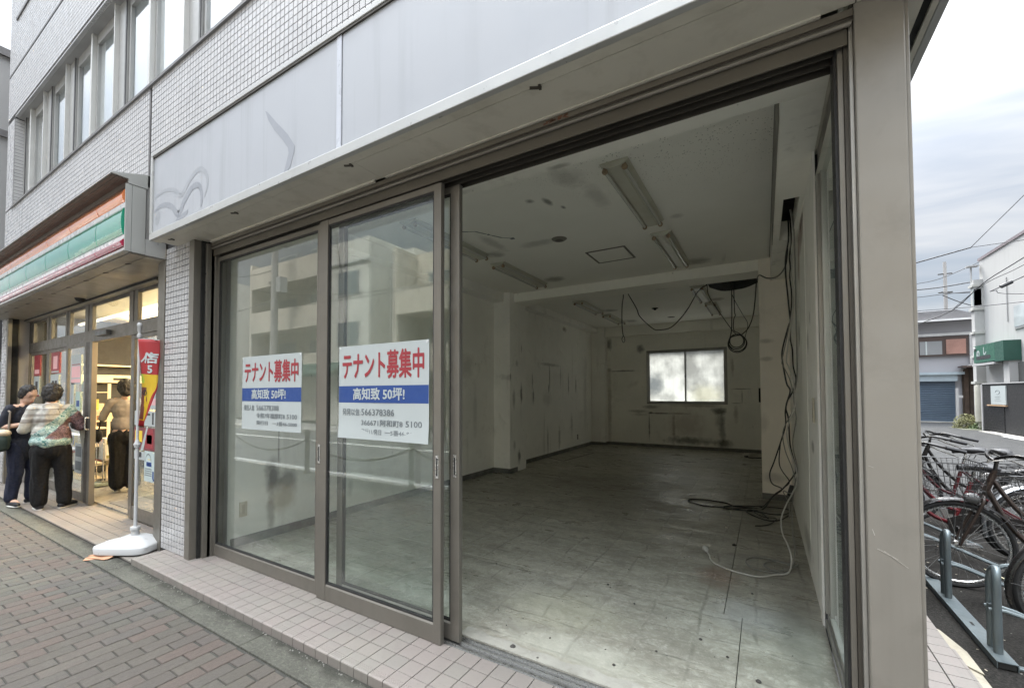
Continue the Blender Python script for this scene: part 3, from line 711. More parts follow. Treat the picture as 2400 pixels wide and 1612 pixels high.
# ------------------------------------------------------------------ inside of the vacant shop
def wallmat(name, c, lst, seam=None, dirt=.3):
    lst = [q[:6]+(q[6]*(.78 if q[1] > 3 else 1),)+q[7:] for q in lst]
    m, nt, b, out = newmat(name); p = pos(nt)
    cc = mixc(nt, noisef(nt, p, 1.3, 5, .6, .3, .7), tuple(x*.92 for x in c), tuple(x*1.06 for x in c))
    cc = mixc(nt, mul(nt, noisef(nt, p, 2.6, 6, .7, .55, .75, .4), dirt), cc, (.34,.32,.27))
    v1 = noisef(nt, scaled(nt, p, 5, 5, .5), 1.0, 5, .65, .58, .74)
    cc = mixc(nt, mul(nt, mul(nt, v1, noisef(nt, p, .7, 2, .5, .45, .6)), .45), cc, (.27,.255,.22))
    mk = noisef(nt, scaled(nt, p, 14, 14, 5), 1.0, 3, .5, .72, .78)
    cc = mixc(nt, mul(nt, mk, .5), cc, GRY)
    cc = stains_and_blurs(nt, p, cc, lst)
    nt.links.new(cc, b.inputs['Base Color']); b.inputs['Roughness'].default_value = .7
    bump(nt, b, noisef(nt, p, 18, 5, .6, .2, .8), .002, .5); return m
WC = (.87,.86,.81)
WLM = wallmat('front_left_wall', WC, [
    (-4.37,2.62,.66,.3,.10,.24,.95,BLK),(-4.37,2.77,.60,.3,.13,.15,.85,(.06,.05,.03)),(-4.37,2.72,.43,.3,.17,.2,.6,(.30,.24,.12)),(-4.37,2.60,.30,.3,.05,.3,.6,GRY),
    (-4.37,2.674,1.0,.3,.012,.42,.75,GRY),(-4.37,6.05,2.0,.3,.22,.22,.35,GRY),(-4.37,6.3,1.2,.3,.08,.5,.3,GRY),(-4.37,5.9,2.1,.3,.1,.1,.4,LGT),(-4.37,3.6,.35,.3,.05,.12,.5,GRY),(-4.37,5.2,1.6,.3,.25,.6,.25,GRY)])
RLM = wallmat('rear_left_wall', WC, [
    (-4.3,8.5,2.30,.3,.10,.16,.5,LGT),(-4.3,9.3,2.2,.3,.62,.045,.6,GRY),(-4.3,9.25,1.9,.3,.045,.36,.85,GRY),(-4.3,9.2,1.62,.3,.04,.14,.8,BLK),(-4.3,9.6,1.95,.3,.3,.15,.35,LGT),
    (-4.3,9.9,1.95,.3,.06,.3,.5,GRY),(-4.3,10.4,1.75,.3,.05,.3,.8,GRY),(-4.3,10.9,1.74,.3,.05,.24,.8,GRY),(-4.3,8.37,1.78,.3,.04,.2,.7,GRY),(-4.3,8.41,1.46,.3,.05,.2,.8,BLK),(-4.3,9.14,.38,.3,.05,.4,.7,GRY),
    (-4.3,9.8,.42,.3,.08,.32,.7,GRY),(-4.3,10.6,.7,.3,.1,.35,.5,GRY),(-4.3,10.15,3.15,.3,.16,.08,.8,BRN),(-4.3,9.1,1.4,.3,.3,.2,.3,GRY),(-4.3,11.6,1.5,.3,.15,1.2,.3,GRY)])
CLM = wallmat('column_wall', (.87,.86,.815), [
    (-4.03,7.37,1.52,.4,.05,.22,.9,BLK),(-4.03,7.08,1.42,.4,.06,.22,.65,GRY),(-4.03,6.95,1.83,.4,.03,.09,.8,BLK),(-4.03,7.28,.33,.4,.07,.16,.9,BLK),(-4.03,7.1,.55,.4,.05,.12,.5,GRY),(-4.03,7.38,2.4,.4,.03,.1,.6,GRY),(-4.03,7.2,2.1,.4,.07,.07,.5,GRY)])
BWM = wallmat('back_wall', (.86,.845,.775), [
    (-2.956,12.4,2.77,.12,.3,.13,.85,BLK),(-3.45,12.4,2.165,.42,.3,.028,.85,BLK),(-3.85,12.4,2.22,.08,.3,.06,.5,GRY),(-2.40,12.4,.975,.42,.3,.022,.98,(.02,.016,.012)),(-2.74,12.4,.62,.028,.3,.42,.9,BLK),
    (-2.70,12.4,.985,.06,.3,.04,.98,BLK),(-1.95,12.4,.98,.3,.3,.03,.6,BRN),(-2.1,12.4,.6,.05,.3,.5,.6,BRN),(-1.8,12.4,.7,.55,.3,.4,.35,(.24,.13,.07)),(-1.7,12.4,.27,.7,.3,.12,.85,BLK),(-1.0,12.4,1.06,.2,.3,.11,.97,(.02,.018,.015)),
    (-.98,12.4,.85,.14,.3,.3,.6,GRY),(-.93,12.4,.55,.09,.3,.5,.7,BLK),(-.9,12.4,.24,.26,.3,.13,.95,BLK),(-.5,12.4,1.63,.28,.3,.02,.8,BLK),(-.48,12.4,1.45,.02,.3,.22,.6,GRY),(-.6,12.4,1.27,.15,.3,.02,.6,GRY),
    (-3.05,12.4,1.02,.3,.3,.05,.6,GRY),(-3.0,12.4,.93,.25,.3,.05,.4,GRY),(-.62,12.4,1.0,.07,.3,.25,.5,BRN),(-2.7,12.4,1.15,.25,.3,.06,.6,BLK),(-1.5,12.4,1.2,.7,.3,.06,.55,BRN),(-.68,12.4,2.2,.04,.3,.3,.5,BRN),(-3.85,12.4,2.95,.1,.3,.2,.8,BLK),(-3.85,12.4,1.2,.07,.3,1.4,.45,BRN)])
RWM = wallmat('right_wall', (.87,.86,.81), [
    (.30,5.15,2.1,.3,.10,.14,.8,BLK),(.30,3.98,2.09,.3,.02,.06,.9,BLK),(.30,4.2,1.93,.3,.10,.10,.6,GRY),(.30,5.6,2.3,.3,.10,.5,.5,GRY),(.30,3.97,1.12,.3,.12,.05,.8,GRY),(.30,3.75,.6,.3,.04,.5,.6,GRY),
    (.30,4.75,2.95,.3,.42,.16,.85,(.20,.09,.05)),(.30,5.0,2.8,.3,.16,.28,.8,RST),(.30,4.6,3.02,.3,.3,.06,.8,(.10,.045,.03)),(.30,3.66,.75,.3,.02,.3,.7,GRY),(.30,4.6,.25,.3,.5,.12,.6,GRY),(.30,6.2,1.9,.3,.12,.3,.5,GRY)])
CFM = wallmat('right_column', (.86,.81,.73), [(.03,7.1,2.25,.12,.3,.04,.55,GRY),(.02,7.1,2.0,.10,.3,.04,.6,GRY),(-.02,7.1,1.1,.08,.3,.15,.3,GRY),(.1,7.1,.35,.2,.3,.08,.4,GRY)], dirt=.2)
def ceilmat():
    m, nt, b, out = newmat('shop_ceiling'); p = pos(nt)
    cc = mixc(nt, noisef(nt, p, 1.0, 5, .6, .3, .7), (.84,.83,.775), (.90,.89,.84))
    vo = N(nt, 'ShaderNodeTexVoronoi'); vo.inputs['Scale'].default_value = 46; nt.links.new(p, vo.inputs['Vector'])
    s_ = N(nt, 'ShaderNodeMapRange'); s_.inputs[1].default_value = .26; s_.inputs[2].default_value = .14; nt.links.new(vo.outputs['Distance'], s_.inputs[0])
    mp_ = N(nt, 'ShaderNodeMapping', vector_type='TEXTURE'); mp_.inputs['Location'].default_value = (-.35, 3.1, 3.42); mp_.inputs['Scale'].default_value = (1.5, 1.1, 1); nt.links.new(p, mp_.inputs[0])
    ln = N(nt, 'ShaderNodeVectorMath', operation='LENGTH'); nt.links.new(mp_.outputs[0], ln.inputs[0])
    area = N(nt, 'ShaderNodeMapRange'); area.inputs[1].default_value = 1.3; area.inputs[2].default_value = .4; nt.links.new(ln.outputs['Value'], area.inputs[0])
    f = mul(nt, mul(nt, s_.outputs[0], noisef(nt, p, 11, 3, .6, .46, .53)), mul(nt, area.outputs[0], .85))
    cc = mixc(nt, f, cc, (.10,.095,.08))
    cc = stains_and_blurs(nt, p, cc, [(-1.45,3.5,3.42,.16,.22,.3,.35,GRY),(-1.35,4.0,3.42,.10,.35,.3,.3,GRY),(-1.95,3.75,3.42,.05,.06,.3,.7,BLK),(-1.80,3.85,3.42,.04,.10,.3,.7,BLK),(-1.72,4.05,3.42,.03,.05,.3,.7,BLK),(-1.3,3.2,3.42,.6,.10,.3,.45,GRY),(-2.4,4.86,3.42,.3,.12,.3,.35,GRY),(-.78,4.9,3.42,.08,.08,.3,.3,GRY),
        (-.8,6.75,3.42,.2,.2,.3,.6,GRY),(-2.95,6.55,3.42,.2,.2,.3,.6,GRY),(-3.1,4.95,3.42,.15,.15,.3,.5,GRY),(-2.9,4.55,3.42,.10,.4,.3,.35,GRY),(-3.0,9.7,3.42,.2,.2,.3,.6,GRY),(-2.95,11.4,3.42,.2,.3,.3,.6,GRY),(-.8,9.7,3.42,.16,.2,.3,.5,BRN),(-.4,3.05,3.42,.7,.25,.3,.35,GRY)])
    nt.links.new(cc, b.inputs['Base Color']); b.inputs['Roughness'].default_value = .85
    bump(nt, b, noisef(nt, p, 120, 3, .6, .3, .7), .002, .5); return m
CEM = ceilmat()
STM = wallmat('soffit_band', (.90,.885,.82), [(-2.2,2.7,3.1,.3,.06,.2,.4,GRY),(-1.2,2.74,3.1,.10,.04,.2,.6,GRY)], dirt=.12)
struct('wall_left_front', MB().box(-4.45, -4.38, 2.17, 6.93, .0, 3.42), WLM)
struct('wall_left_rear', MB().box(-4.45, -4.30, 7.56, 12.4, .0, 3.42), RLM)
struct('column_left', MB().box(-4.45, -4.03, 6.93, 7.56, .0, 3.42), CLM, bevel=.004)
struct('column_corner', MB().box(-4.30, -3.90, 12.12, 12.4, .0, 3.42), RLM, bevel=.012)
struct('wall_right', MB().box(.30, .304, 3.44, 12.4, .0, 3.42).box(.292, .30, 3.44, 3.56, .05, 3.098).box(.2965,.30,3.60,3.605,.05,3.09).box(.297,.30,4.30,4.305,.05,3.09), RWM)
struct('column_right', MB().box(-.048, .30, 7.10, 7.75, .0, 3.42), CFM, bevel=.004)
bw = MB().box(-4.3, -2.795, 12.4, 12.55, 0, 3.42).box(-.80, .30, 12.4, 12.55, 0, 3.42).box(-2.795, -.80, 12.4, 12.55, 0, 1.235).box(-2.795, -.80, 12.4, 12.55, 2.705, 3.42)
struct('wall_back', bw, BWM)
cg = MB().box(-4.45, .304, 2.77, 7.56, 3.42, 3.5).box(-4.45, -.80, 7.56, 12.5, 3.42, 3.5).box(-.80, .304, 8.55, 12.5, 3.42, 3.5).box(-.07, .304, 7.56, 8.55, 3.42, 3.5)
struct('ceiling', cg, CEM)
struct('beam_middle', MB().box(-4.03, -.048, 7.10, 7.56, 3.258, 3.418), STM, bevel=.004)
struct('beam_rear', MB().box(-3.90, .30, 12.22, 12.4, 3.15, 3.418), STM, bevel=.004)
struct('beam_left', MB().box(-4.38, -4.16, 2.77, 6.93, 3.25, 3.418), CLM, bevel=.004).__setitem__('kind', 'structure')
struct('beam_left', MB().box(-4.30, -4.10, 7.56, 12.2, 3.28, 3.418), RLM, bevel=.004)
so_ = MB().box(-4.45, .304, 2.178, 2.768, 3.10, 3.5).box(.098, .304, 2.77, 4.19, 3.10, 3.5).box(.098, .304, 5.31, 7.10, 3.10, 3.5).box(.098, .158, 4.19, 5.31, 3.10, 3.5).box(.268, .304, 4.19, 5.31, 3.10, 3.5)
struct('ceiling_soffit', so_, STM, bevel=.003)
struct('ceiling_void_block', MB().box(-.80, -.07, 7.56, 8.55, 3.5, 3.9).box(.15,.28,4.18,5.32,3.3,3.34), BLACK)  # solid black blocks stand in for the darkness above the ceiling holes
ct = MB(); ct.box(.092, .0975, 2.9, 5.4, 3.095, 3.42).box(.086, .094, 2.77, 7.0, 3.40, 3.418)
struct('edge_shade', ct, mat('edge_shade_dark', (.28,.27,.24), .7))  # dark facing on the soffit's vertical side, its shade put into the colour

def floormat():
    m, nt, b, out = newmat('worn_shop_floor'); p = pos(nt)
    c = mixc(nt, noisef(nt, p, .8, 5, .65, .38, .62), (.27,.255,.21), (.42,.405,.345))
    # dirt dragged sideways, long smears
    sm = noisef(nt, scaled(nt, p, 2.2, 5.5, 1), 1, 6, .7, .42, .66, 1.2)
    c = mixc(nt, mul(nt, sm, .62), c, (.19,.18,.14))
    sm2 = noisef(nt, scaled(nt, p, 3.4, 9, 1), 1.2, 6, .72, .56, .72, .9)
    c = mixc(nt, mul(nt, sm2, .45), c, (.50,.49,.44))
    c = mixc(nt, mul(nt, noisef(nt, p, 26, 8, .8, .48, .62, .6), .5), c, (.52,.505,.445))
    c = mixc(nt, mul(nt, noisef(nt, p, 9, 8, .8, .50, .62, 1.4), .5), c, (.18,.17,.135))
    c = mixc(nt, mul(nt, noisef(nt, scaled(nt, p, 3.2, 5.0, 1), 1.0, 9, .82, .49, .57, .5), .42), c, (.17,.16,.13))
    c = mixc(nt, mul(nt, noisef(nt, scaled(nt, p, 30, 7, 1), 1, 6, .8, .60, .70, 2.5), .5), c, (.56,.545,.485))
    # position split into axes for the grid below
    sp = N(nt, 'ShaderNodeSeparateXYZ'); nt.links.new(p, sp.inputs[0])
    # marks left by the removed 30 cm tiles
    def grid(off, axis, per, wdt):
        wob = mul(nt, noisef(nt, p, 3.0, 3, .5, 0, 1), .085)
        v = mul(nt, mul(nt, sp.outputs[axis], off, 'ADD'), wob, 'ADD')
        md = N(nt, 'ShaderNodeMath', operation='PINGPONG'); nt.links.new(v, md.inputs[0]); md.inputs[1].default_value = per/2
        r = N(nt, 'ShaderNodeMapRange'); r.inputs[1].default_value = wdt; r.inputs[2].default_value = wdt*.25; nt.links.new(md.outputs[0], r.inputs[0]); return r.outputs[0]
    g_ = mul(nt, grid(10.03, 0, .303, .014), grid(.08, 1, .303, .014), 'MAXIMUM')
    brk = noisef(nt, p, 3.1, 5, .65, .44, .58)
    c = mixc(nt, mul(nt, mul(nt, g_, brk), .6), c, (.13,.125,.10))
    c = stains_and_blurs(nt, p, c, [(-.34,3.92,.05,.18,.26,.3,.6,(.20,.12,.085)),(-.1,3.35,.05,.3,.3,.3,.35,(.33,.34,.36)),(-1.2,2.75,.05,.5,.35,.3,.35,(.50,.49,.36)),(-.9,2.35,.05,.6,.2,.3,.4,(.52,.52,.44)),
        (-1.2,8.0,.05,.9,1.1,.5,.5,(.35,.36,.35)),(-1.4,10.4,.05,1.5,1.0,.5,.55,(.37,.38,.375)),(-2.3,7.0,.05,1.6,1.0,.5,.55,(.14,.13,.10)),(-1.0,6.2,.05,.9,.7,.5,.4,(.12,.11,.09)),(.1,6.7,.05,.3,.6,.5,.6,(.11,.10,.08)),(.15,3.2,.05,.16,.6,.5,.6,(.13,.13,.11)),
        (-1.3,2.23,.05,.9,.05,.3,.5,(.22,.20,.15)),(-2.2,2.5,.05,.5,.25,.3,.4,(.50,.49,.45))])
    nt.links.new(c, b.inputs['Base Color'])
    rg = N(nt, 'ShaderNodeMapRange'); rg.inputs[3].default_value = .22; rg.inputs[4].default_value = .62; nt.links.new(noisef(nt, scaled(nt, p, 2, 5, 1), 1, 5, .65, .35, .65, .8), rg.inputs[0]); nt.links.new(rg.outputs[0], b.inputs['Roughness'])
    h = mul(nt, noisef(nt, scaled(nt, p, 5, 9, 1), 1.2, 6, .7, .3, .7), mul(nt, g_, -.4), 'ADD'); bump(nt, b, h, .004, .7); return m
FLM = floormat()
struct('shop_floor', MB().box(-4.38, -.2585, 3.276, 12.4, -.1, .049).box(-.2535, .30, 3.276, 12.4, -.1, .0495).box(-4.38, -.150, 2.16, 3.273, -.1, .0488).box(-.1455, .30, 2.16, 3.273, -.1, .0492), FLM)
THR = mat('threshold_mortar', (.33,.32,.28), .9, 0, .15, 5, dirt=.5, ds=8, bmp=.003, bs=60)
th = MB(); zz = .0535
pts = [(-1.62+.05*i, 2.245+.012*math.sin(i*1.3)+.008*math.sin(i*.37+1)) for i in range(38)]
th.prism([(-1.62, 2.161)]+[(.24, 2.161)]+pts[::-1], .04, zz, 'Z'); struct('threshold', th, THR)
ec = MB(); SKD = mat('cut_edge', (.10,.095,.08), .9)
for a, b_ in (((-3.77,8.79),(-3.63,10.38)),((-3.77,8.79),(-4.28,9.1)),((-3.63,10.38),(-3.95,10.45))): ec.bar((*a,.0508), (*b_,.0508), .035, .002)
struct('floor_recess', ec, SKD)
SK = mat('grey_skirting', (.16,.16,.15), .75, 0, .3, 6, dirt=.6, ds=9, dirtc=(.06,.06,.05), bmp=.002)
def skirt(x0, x1, y0, y1): struct('skirting', MB().box(x0, x1, y0, y1, .049, .132+random.uniform(-.002, .002)), SK)
skirt(-4.38, -4.368, 2.2, 6.918); skirt(-4.38, -4.018, 6.918, 6.93); skirt(-4.03, -4.018, 6.932, 7.2); skirt(-4.30, -4.288, 7.6, 12.108); skirt(-4.30, -3.888, 12.108, 12.12); skirt(-3.90, -3.888, 12.122, 12.388); skirt(-3.888, -.05, 12.388, 12.4); skirt(-.048, .30, 7.09, 7.10)
# skirting stub, outlets, switches
def plate(name, label, x, y, z, w_, h_, axis, m, cat='socket'):
    t = thing(name, label, cat, (x, y, z))
    if axis == 'X': MB().box(x, x+.008, y-w_/2, y+w_/2, z-h_/2, z+h_/2).build('plate', m, t, bevel=.002); q = MB().box(x+.0081, x+.0095, y-w_*.18, y+w_*.18, z-h_*.3, z+h_*.3)
    elif axis == '-X': MB().box(x-.008, x, y-w_/2, y+w_/2, z-h_/2, z+h_/2).build('plate', m, t, bevel=.002); q = MB().box(x-.0095, x-.0081, y-w_*.22, y+w_*.22, z-h_*.32, z+h_*.32)
    else: MB().box(x-w_/2, x+w_/2, y-.008, y, z-h_/2, z+h_/2).build('plate', m, t, bevel=.002); q = MB().box(x-w_*.18, x+w_*.18, y-.0095, y-.0081, z-h_*.3, z+h_*.3)
    q.build('insert', mat('insert', (.36,.33,.25), .5), t)
IVR = mat('ivory_plastic', (.50,.46,.36), .45, 0, .05, 8, dirt=.3, ds=12)
plate('wall_socket', 'ivory wall socket low on the left wall behind the glass door', -4.38, 2.315, .395, .075, .145, 'X', IVR)
plate('wall_socket', 'small dark socket low on the far end of the rear left wall', -4.30, 11.0, .36, .08, .13, 'X', mat('dark_socket', (.07,.07,.08), .5))
plate('light_switch', 'tall ivory switch plate on the right wall beside the side window', .292, 3.72, 1.40, .075, .17, '-X', IVR, 'switch')
t = thing('conduit_end', 'black cable end sticking out beside the rear edge of the right column', 'cable end', (-.06, 8.0, 1.5)); MB().cbox((-.062, 7.8, 1.49), (.03, .04, .22)).build('box', BLACK, t)

# side window beside the corner
sw = thing('side_window', 'tall fixed side window between the corner pillar and the right wall', 'window', (.33, 2.8, .05))
MB().box(.318, .352, 2.13, 3.44, .05, .145).build('bottom_frame', ALUL, sw, bevel=.003)
MB().box(.305, .318, 2.13, 3.42, .049, .105).build('sill_ledge', ALUL, sw, bevel=.003)
MB().box(.318, .352, 2.13, 3.44, 2.93, 3.10).build('top_frame', ALU, sw, bevel=.003)
MB().box(.305, .352, 3.385, 3.438, .147, 2.93).build('rear_frame', ALUL, sw, bevel=.003)
MB().box(.322, .349, 3.34, 3.384, .147, 2.93).build('rear_stile', ALUL, sw, bevel=.002)
MB().box(.318, .352, 2.13, 2.19, .147, 2.93).build('front_frame', ALU, sw, bevel=.003)
MB().box(.332, .338, 2.18, 3.35, .14, 2.94).build('pane', glass_mat('side_glass', (.84,.90,.88), 1.5, 1.0, .25), sw)
struct('wall_over_window', MB().box(.304, .36, 2.13, 3.50, 3.10, 3.6), SOFF)

# rear window
rw = thing('rear_window', 'small frosted two-pane sliding window glowing in the back wall', 'window', (-1.8, 12.45, 1.24))
WF = mat('rear_window_frame', (.27,.265,.24), .45, .5, .06, 4)
MB().box(-2.795, -.80, 12.385, 12.47, 1.235, 1.275).build('sill', WF, rw, bevel=.003); MB().box(-2.795, -.80, 12.385, 12.47, 2.665, 2.705).build('head', WF, rw, bevel=.003)
MB().box(-2.795, -2.75, 12.385, 12.47, 1.275, 2.665).build('jamb', ALUL, rw, bevel=.003); MB().box(-.845, -.80, 12.385, 12.47, 1.275, 2.665).build('jamb', WF, rw, bevel=.003)
for a, b_, y in ((-2.75, -1.775, 12.43), (-1.815, -.845, 12.405)):
    s_ = MB().box(a, a+.032, y, y+.02, 1.275, 2.665).box(b_-.032, b_, y, y+.02, 1.275, 2.665).box(a+.032, b_-.032, y, y+.02, 1.275, 1.31).box(a+.032, b_-.032, y, y+.02, 2.635, 2.665)
    s_ = s_.build('sash', WF, rw, bevel=.002); MB().box(a+.03, b_-.03, y+.007, y+.012, 1.305, 2.64).build('pane', FROST, s_)
MB().cbox((-1.80, 12.398, 1.98), (.022, .018, .06)).build('latch', ALUD, rw)
shd = thing('pale_wall', 'pale wall of the neighbouring house close behind the rear window', 'wall', (-2.6, 14.6, 0))
MB().box(-9.5, .4, 15.2, 15.4, -.1, 1.75).build('wall', mat('pale_render', (.66,.63,.55), .8, 0, .1, 1), shd)  # added to cover the horizon and keep the lower panes bright

# ceiling lamps, unlit
FX = mat('old_lamp_enamel', (.52,.515,.44), .42, 0, .05, 3, dirt=.25, ds=7, dirtc=(.35,.28,.16))
TUB = mat('dead_fluorescent_tube', (.60,.60,.56), .16, 0, .04, 5, coat=.4); SKT = mat('rusty_socket', (.30,.22,.14), .7, 0, .4, 40)
def lamp(y0, y1, x):
    t = thing('ceiling_lamp', 'lamp', 'ceiling lamp', (x, (y0+y1)/2, 3.42), 'twin tube ceiling lamps in the vacant shop')
    a, b_ = y0-t.location.y, y1-t.location.y
    q = MB(); lx, ly, lz = t.location
    q.prism([(lx-.118,3.419),(lx-.118,3.407),(lx-.045,3.365),(lx+.045,3.365),(lx+.118,3.407),(lx+.118,3.419)], y0, y1, 'Y'); q.build('housing', FX, t, bevel=.003)
    for s in (-.082, .082):
        MB().tube([(lx+s, y0+.05, 3.362), (lx+s, y1-.03, 3.362)], .0145, 12).build('tube', TUB, t, smooth=True)
        for y in (y0+.035, y1-.015): MB().lathe((lx+s, y-.012, 3.362), [(.021, 0), (.024, .005), (.024, .022), (.02, .026)], 12, 'Y').box(lx+s-.01, lx+s+.01, y-.01, y+.012, 3.37, 3.40).build('socket', SKT, t)
    return t
lamps = [(-1.02, 4.17, 1.46, 'large twin tube ceiling lamp nearest the open bay, rust round its sockets'), (-1.01, 5.99, 1.48, 'second twin tube lamp, between the nearest lamp and the middle beam, by the hatch'),
    (-.99, 8.92, 1.32, 'twin tube lamp just behind the middle beam beside the dark ceiling hole'), (-.94, 10.6, 1.3, 'rearmost small twin tube lamp on the right, in front of the rear beam'),
    (-3.29, 4.17, 1.46, 'twin tube lamp on the left of the front ceiling, partly hidden by the door stile'), (-3.27, 5.99, 1.48, 'twin tube lamp on the left, close in front of the middle beam'),
    (-3.23, 9.0, 1.34, 'twin tube lamp on the left just behind the middle beam'), (-3.2, 10.75, 1.3, 'rearmost twin tube lamp on the left near the corner column')]
L0 = lamp(4.17-.73, 4.17+.73, -1.02); L0['label'] = lamps[0][3]
for x, y, ln_, lb in lamps[1:]:
    c = copy_tree(L0, (x, y, 3.42), lb)
    if ln_ < 1.4: c.scale = (1, ln_/1.46, 1)
# round vent, hatch, detectors
t = thing('ceiling_vent', 'round grey ceiling vent between the lamps of the front bay', 'vent', (-2.12, 4.86, 3.42))
MB().lathe((-2.12, 4.86, 3.40), [(.045, 0), (.075, .004), (.095, .019)], 24).build('ring', mat('vent_grey', (.22,.21,.18), .6), t, smooth=True)
MB().lathe((-2.12, 4.86, 3.394), [(.02, 0), (.05, .005)], 16).build('core', mat('vent_dark', (.12,.11,.10), .7), t)
t = thing('ceiling_hatch', 'square inspection hatch with a dark frame in the ceiling', 'hatch', (-1.76, 5.8, 3.42)); DFR = mat('hatch_frame', (.15,.14,.12), .6)
q = MB(); X0, X1, Y0, Y1 = -2.03, -1.5, 5.52, 6.08; w_ = .024
q.box(X0, X1, Y0, Y0+w_, 3.412, 3.4195).box(X0, X1, Y1-w_, Y1, 3.412, 3.4195).box(X0, X0+w_, Y0+w_, Y1-w_, 3.412, 3.4195).box(X1-w_, X1, Y0+w_, Y1-w_, 3.412, 3.4195); q.build('frame', DFR, t)
MB().box(X0+w_+.004, X1-w_-.004, Y0+w_+.004, Y1-w_-.004, 3.414, 3.4185).build('lid', CEM, t)
t = thing('downlight', 'small black round fitting in the rear ceiling', 'downlight', (-2.05, 9.97, 3.42)); MB().lathe((-2.05, 9.97, 3.375), [(.015, 0), (.03, .01), (.03, .03), (.07, .035), (.07, .044)], 14).build('body', BLACK, t)
t = thing('downlight', 'flat dark ring in the rear ceiling close to the rear beam', 'downlight', (-1.95, 11.35, 3.42)); MB().lathe((-1.95, 11.35, 3.413), [(.07, 0), (.09, .006)], 16).build('ring', mat('ring', (.1,.09,.08), .6), t)
t = thing('ceiling_crack', 'torn crack in the front ceiling left of the round vent', 'crack', (-2.6, 4.5, 3.42)); q = MB()
P = [(-3.02,4.02),(-2.94,4.08),(-2.86,4.12),(-2.80,4.25),(-2.76,4.33),(-2.70,4.45),(-2.62,4.52)]
for a, b_ in zip(P[:-1], P[1:]): q.bar((*a,3.419), (*b_,3.419), random.uniform(.006,.02), .002)
q.cbox((-2.60,4.54,3.418), (.05,.05,.004)); q.cbox((-2.78,4.28,3.418), (.03,.03,.004)); q.build('crack', GREYP, t)

# drooping black membrane round the open ceiling
t = thing('ceiling_opening_sheet', 'black sheet sagging from the open ceiling hole behind the beam', 'sheet', (-.43, 8.0, 3.4)); q = MB()
nx, ny = 12, 6; V = []; Fc = []
for j in range(ny+1):
    for i in range(nx+1):
        u, v = i/nx, j/ny; V.append((-.81+.745*u, 7.565+.98*v, 3.417-.14*math.sin(math.pi*u)**1.5*(.25+.75*v)*(1-.2*v)-.02*math.sin(9*u)*v))
for j in range(ny):
    for i in range(nx): a = j*(nx+1)+i; Fc.append((a, a+1, a+nx+2, a+nx+1))
q.add(V, Fc); q.add([(a, b_, c+.003) for a, b_, c in V], Fc); q.build('sheet', mat('black_sheet', (.010,.010,.011), .9), t, smooth=True)
q = MB(); q.tube([(-.70, 7.62, 3.40), (-.10, 7.63, 3.41)], .006, 6); q.build('hanger_rod', ALUD, t)

# cables
CBK = mat('black_cable', (.013,.013,.014), .42); CWH = mat('white_cable', (.52,.515,.48), .4, 0, .05, 10); CGY = mat('grey_cable', (.21,.21,.19), .45)
def cable(nm, label, pts, r, m, sub=5, parent=None, group=None):
    q = MB().tube(smoothpts(pts, sub), r, 8); o = q.build(nm, m, parent, smooth=True, loc=None if parent else Vector(pts[0]))
    if not parent: tag(o, label, 'cable', group)
    return o
cb1 = [(0.232, 5.2, 3.3), (0.232, 5.2, 3.075), (0.209, 5.25, 2.919), (0.205, 5.3, 2.782), (0.216, 5.3, 2.577), (0.234, 5.3, 2.32), (0.24, 5.3, 2.254), (0.221, 5.3, 2.207), (0.169, 5.3, 1.991), (0.16, 5.3, 1.881), (0.179, 5.3, 1.722), (0.196, 5.3, 1.613), (0.223, 5.3, 1.538), (0.184, 5.3, 1.377), (0.208, 5.4, 1.25), (0.222, 5.5, 0.971), (0.271, 5.6, 0.728), (0.261, 5.7, 0.634), (0.163, 6.0, 0.415), (0.076, 6.1, 0.311), (-0.033, 6.45, 0.06), (-0.135, 6.44, 0.058), (-0.267, 6.404, 0.058), (-0.363, 6.395, 0.058), (-0.471, 6.534, 0.058), (-0.724, 6.571, 0.058), (-0.887, 6.501, 0.058), (-0.89, 6.361, 0.058), (-0.686, 6.224, 0.058), (-0.492, 6.268, 0.058), (-0.392, 6.231, 0.058), (-0.237, 6.232, 0.058), (-0.077, 6.238, 0.058), (0.011, 5.972, 0.058)]
cb2 = [(0.24, 5.1, 3.3), (0.25, 5.1, 3.04), (0.236, 5.2, 2.9), (0.246, 5.3, 2.816), (0.24, 5.3, 2.706), (0.252, 5.3, 2.529), (0.24, 5.29, 2.254), (0.233, 5.3, 2.088), (0.249, 5.3, 1.96), (0.253, 5.3, 1.794), (0.273, 5.3, 1.685), (0.268, 5.3, 1.612), (0.23, 5.29, 1.503), (0.193, 5.3, 1.429), (0.178, 5.3, 1.32), (0.181, 5.4, 1.187), (0.135, 5.5, 0.989), (0.076, 5.6, 0.771), (0.035, 5.7, 0.622), (0.059, 5.9, 0.48), (0.155, 6.0, 0.409), (0.067, 6.1, 0.295), (-0.057, 6.5, 0.06), (-0.218, 6.361, 0.06), (-0.4, 6.203, 0.06), (-0.474, 6.23, 0.06), (-0.434, 6.352, 0.06), (-0.174, 6.509, 0.06), (0.107, 6.581, 0.06), (0.24, 6.52, 0.06), (0.187, 6.266, 0.06), (0.012, 6.203, 0.06), (-0.169, 6.296, 0.06), (-0.211, 6.156, 0.06), (-0.032, 5.887, 0.06), (0.114, 5.936, 0.06), (0.229, 6.249, 0.06)]
cb3 = [(0.15, 5.48, 1.04), (0.135, 5.5, 0.98), (0.123, 5.6, 0.775), (0.151, 5.7, 0.666), (0.219, 5.8, 0.539), (0.173, 5.9, 0.449), (0.079, 6.0, 0.331), (-0.033, 6.4, 0.065), (-0.145, 6.242, 0.062), (-0.032, 6.008, 0.062), (0.095, 6.003, 0.062), (0.009, 5.684, 0.058), (-0.112, 5.574, 0.058)]
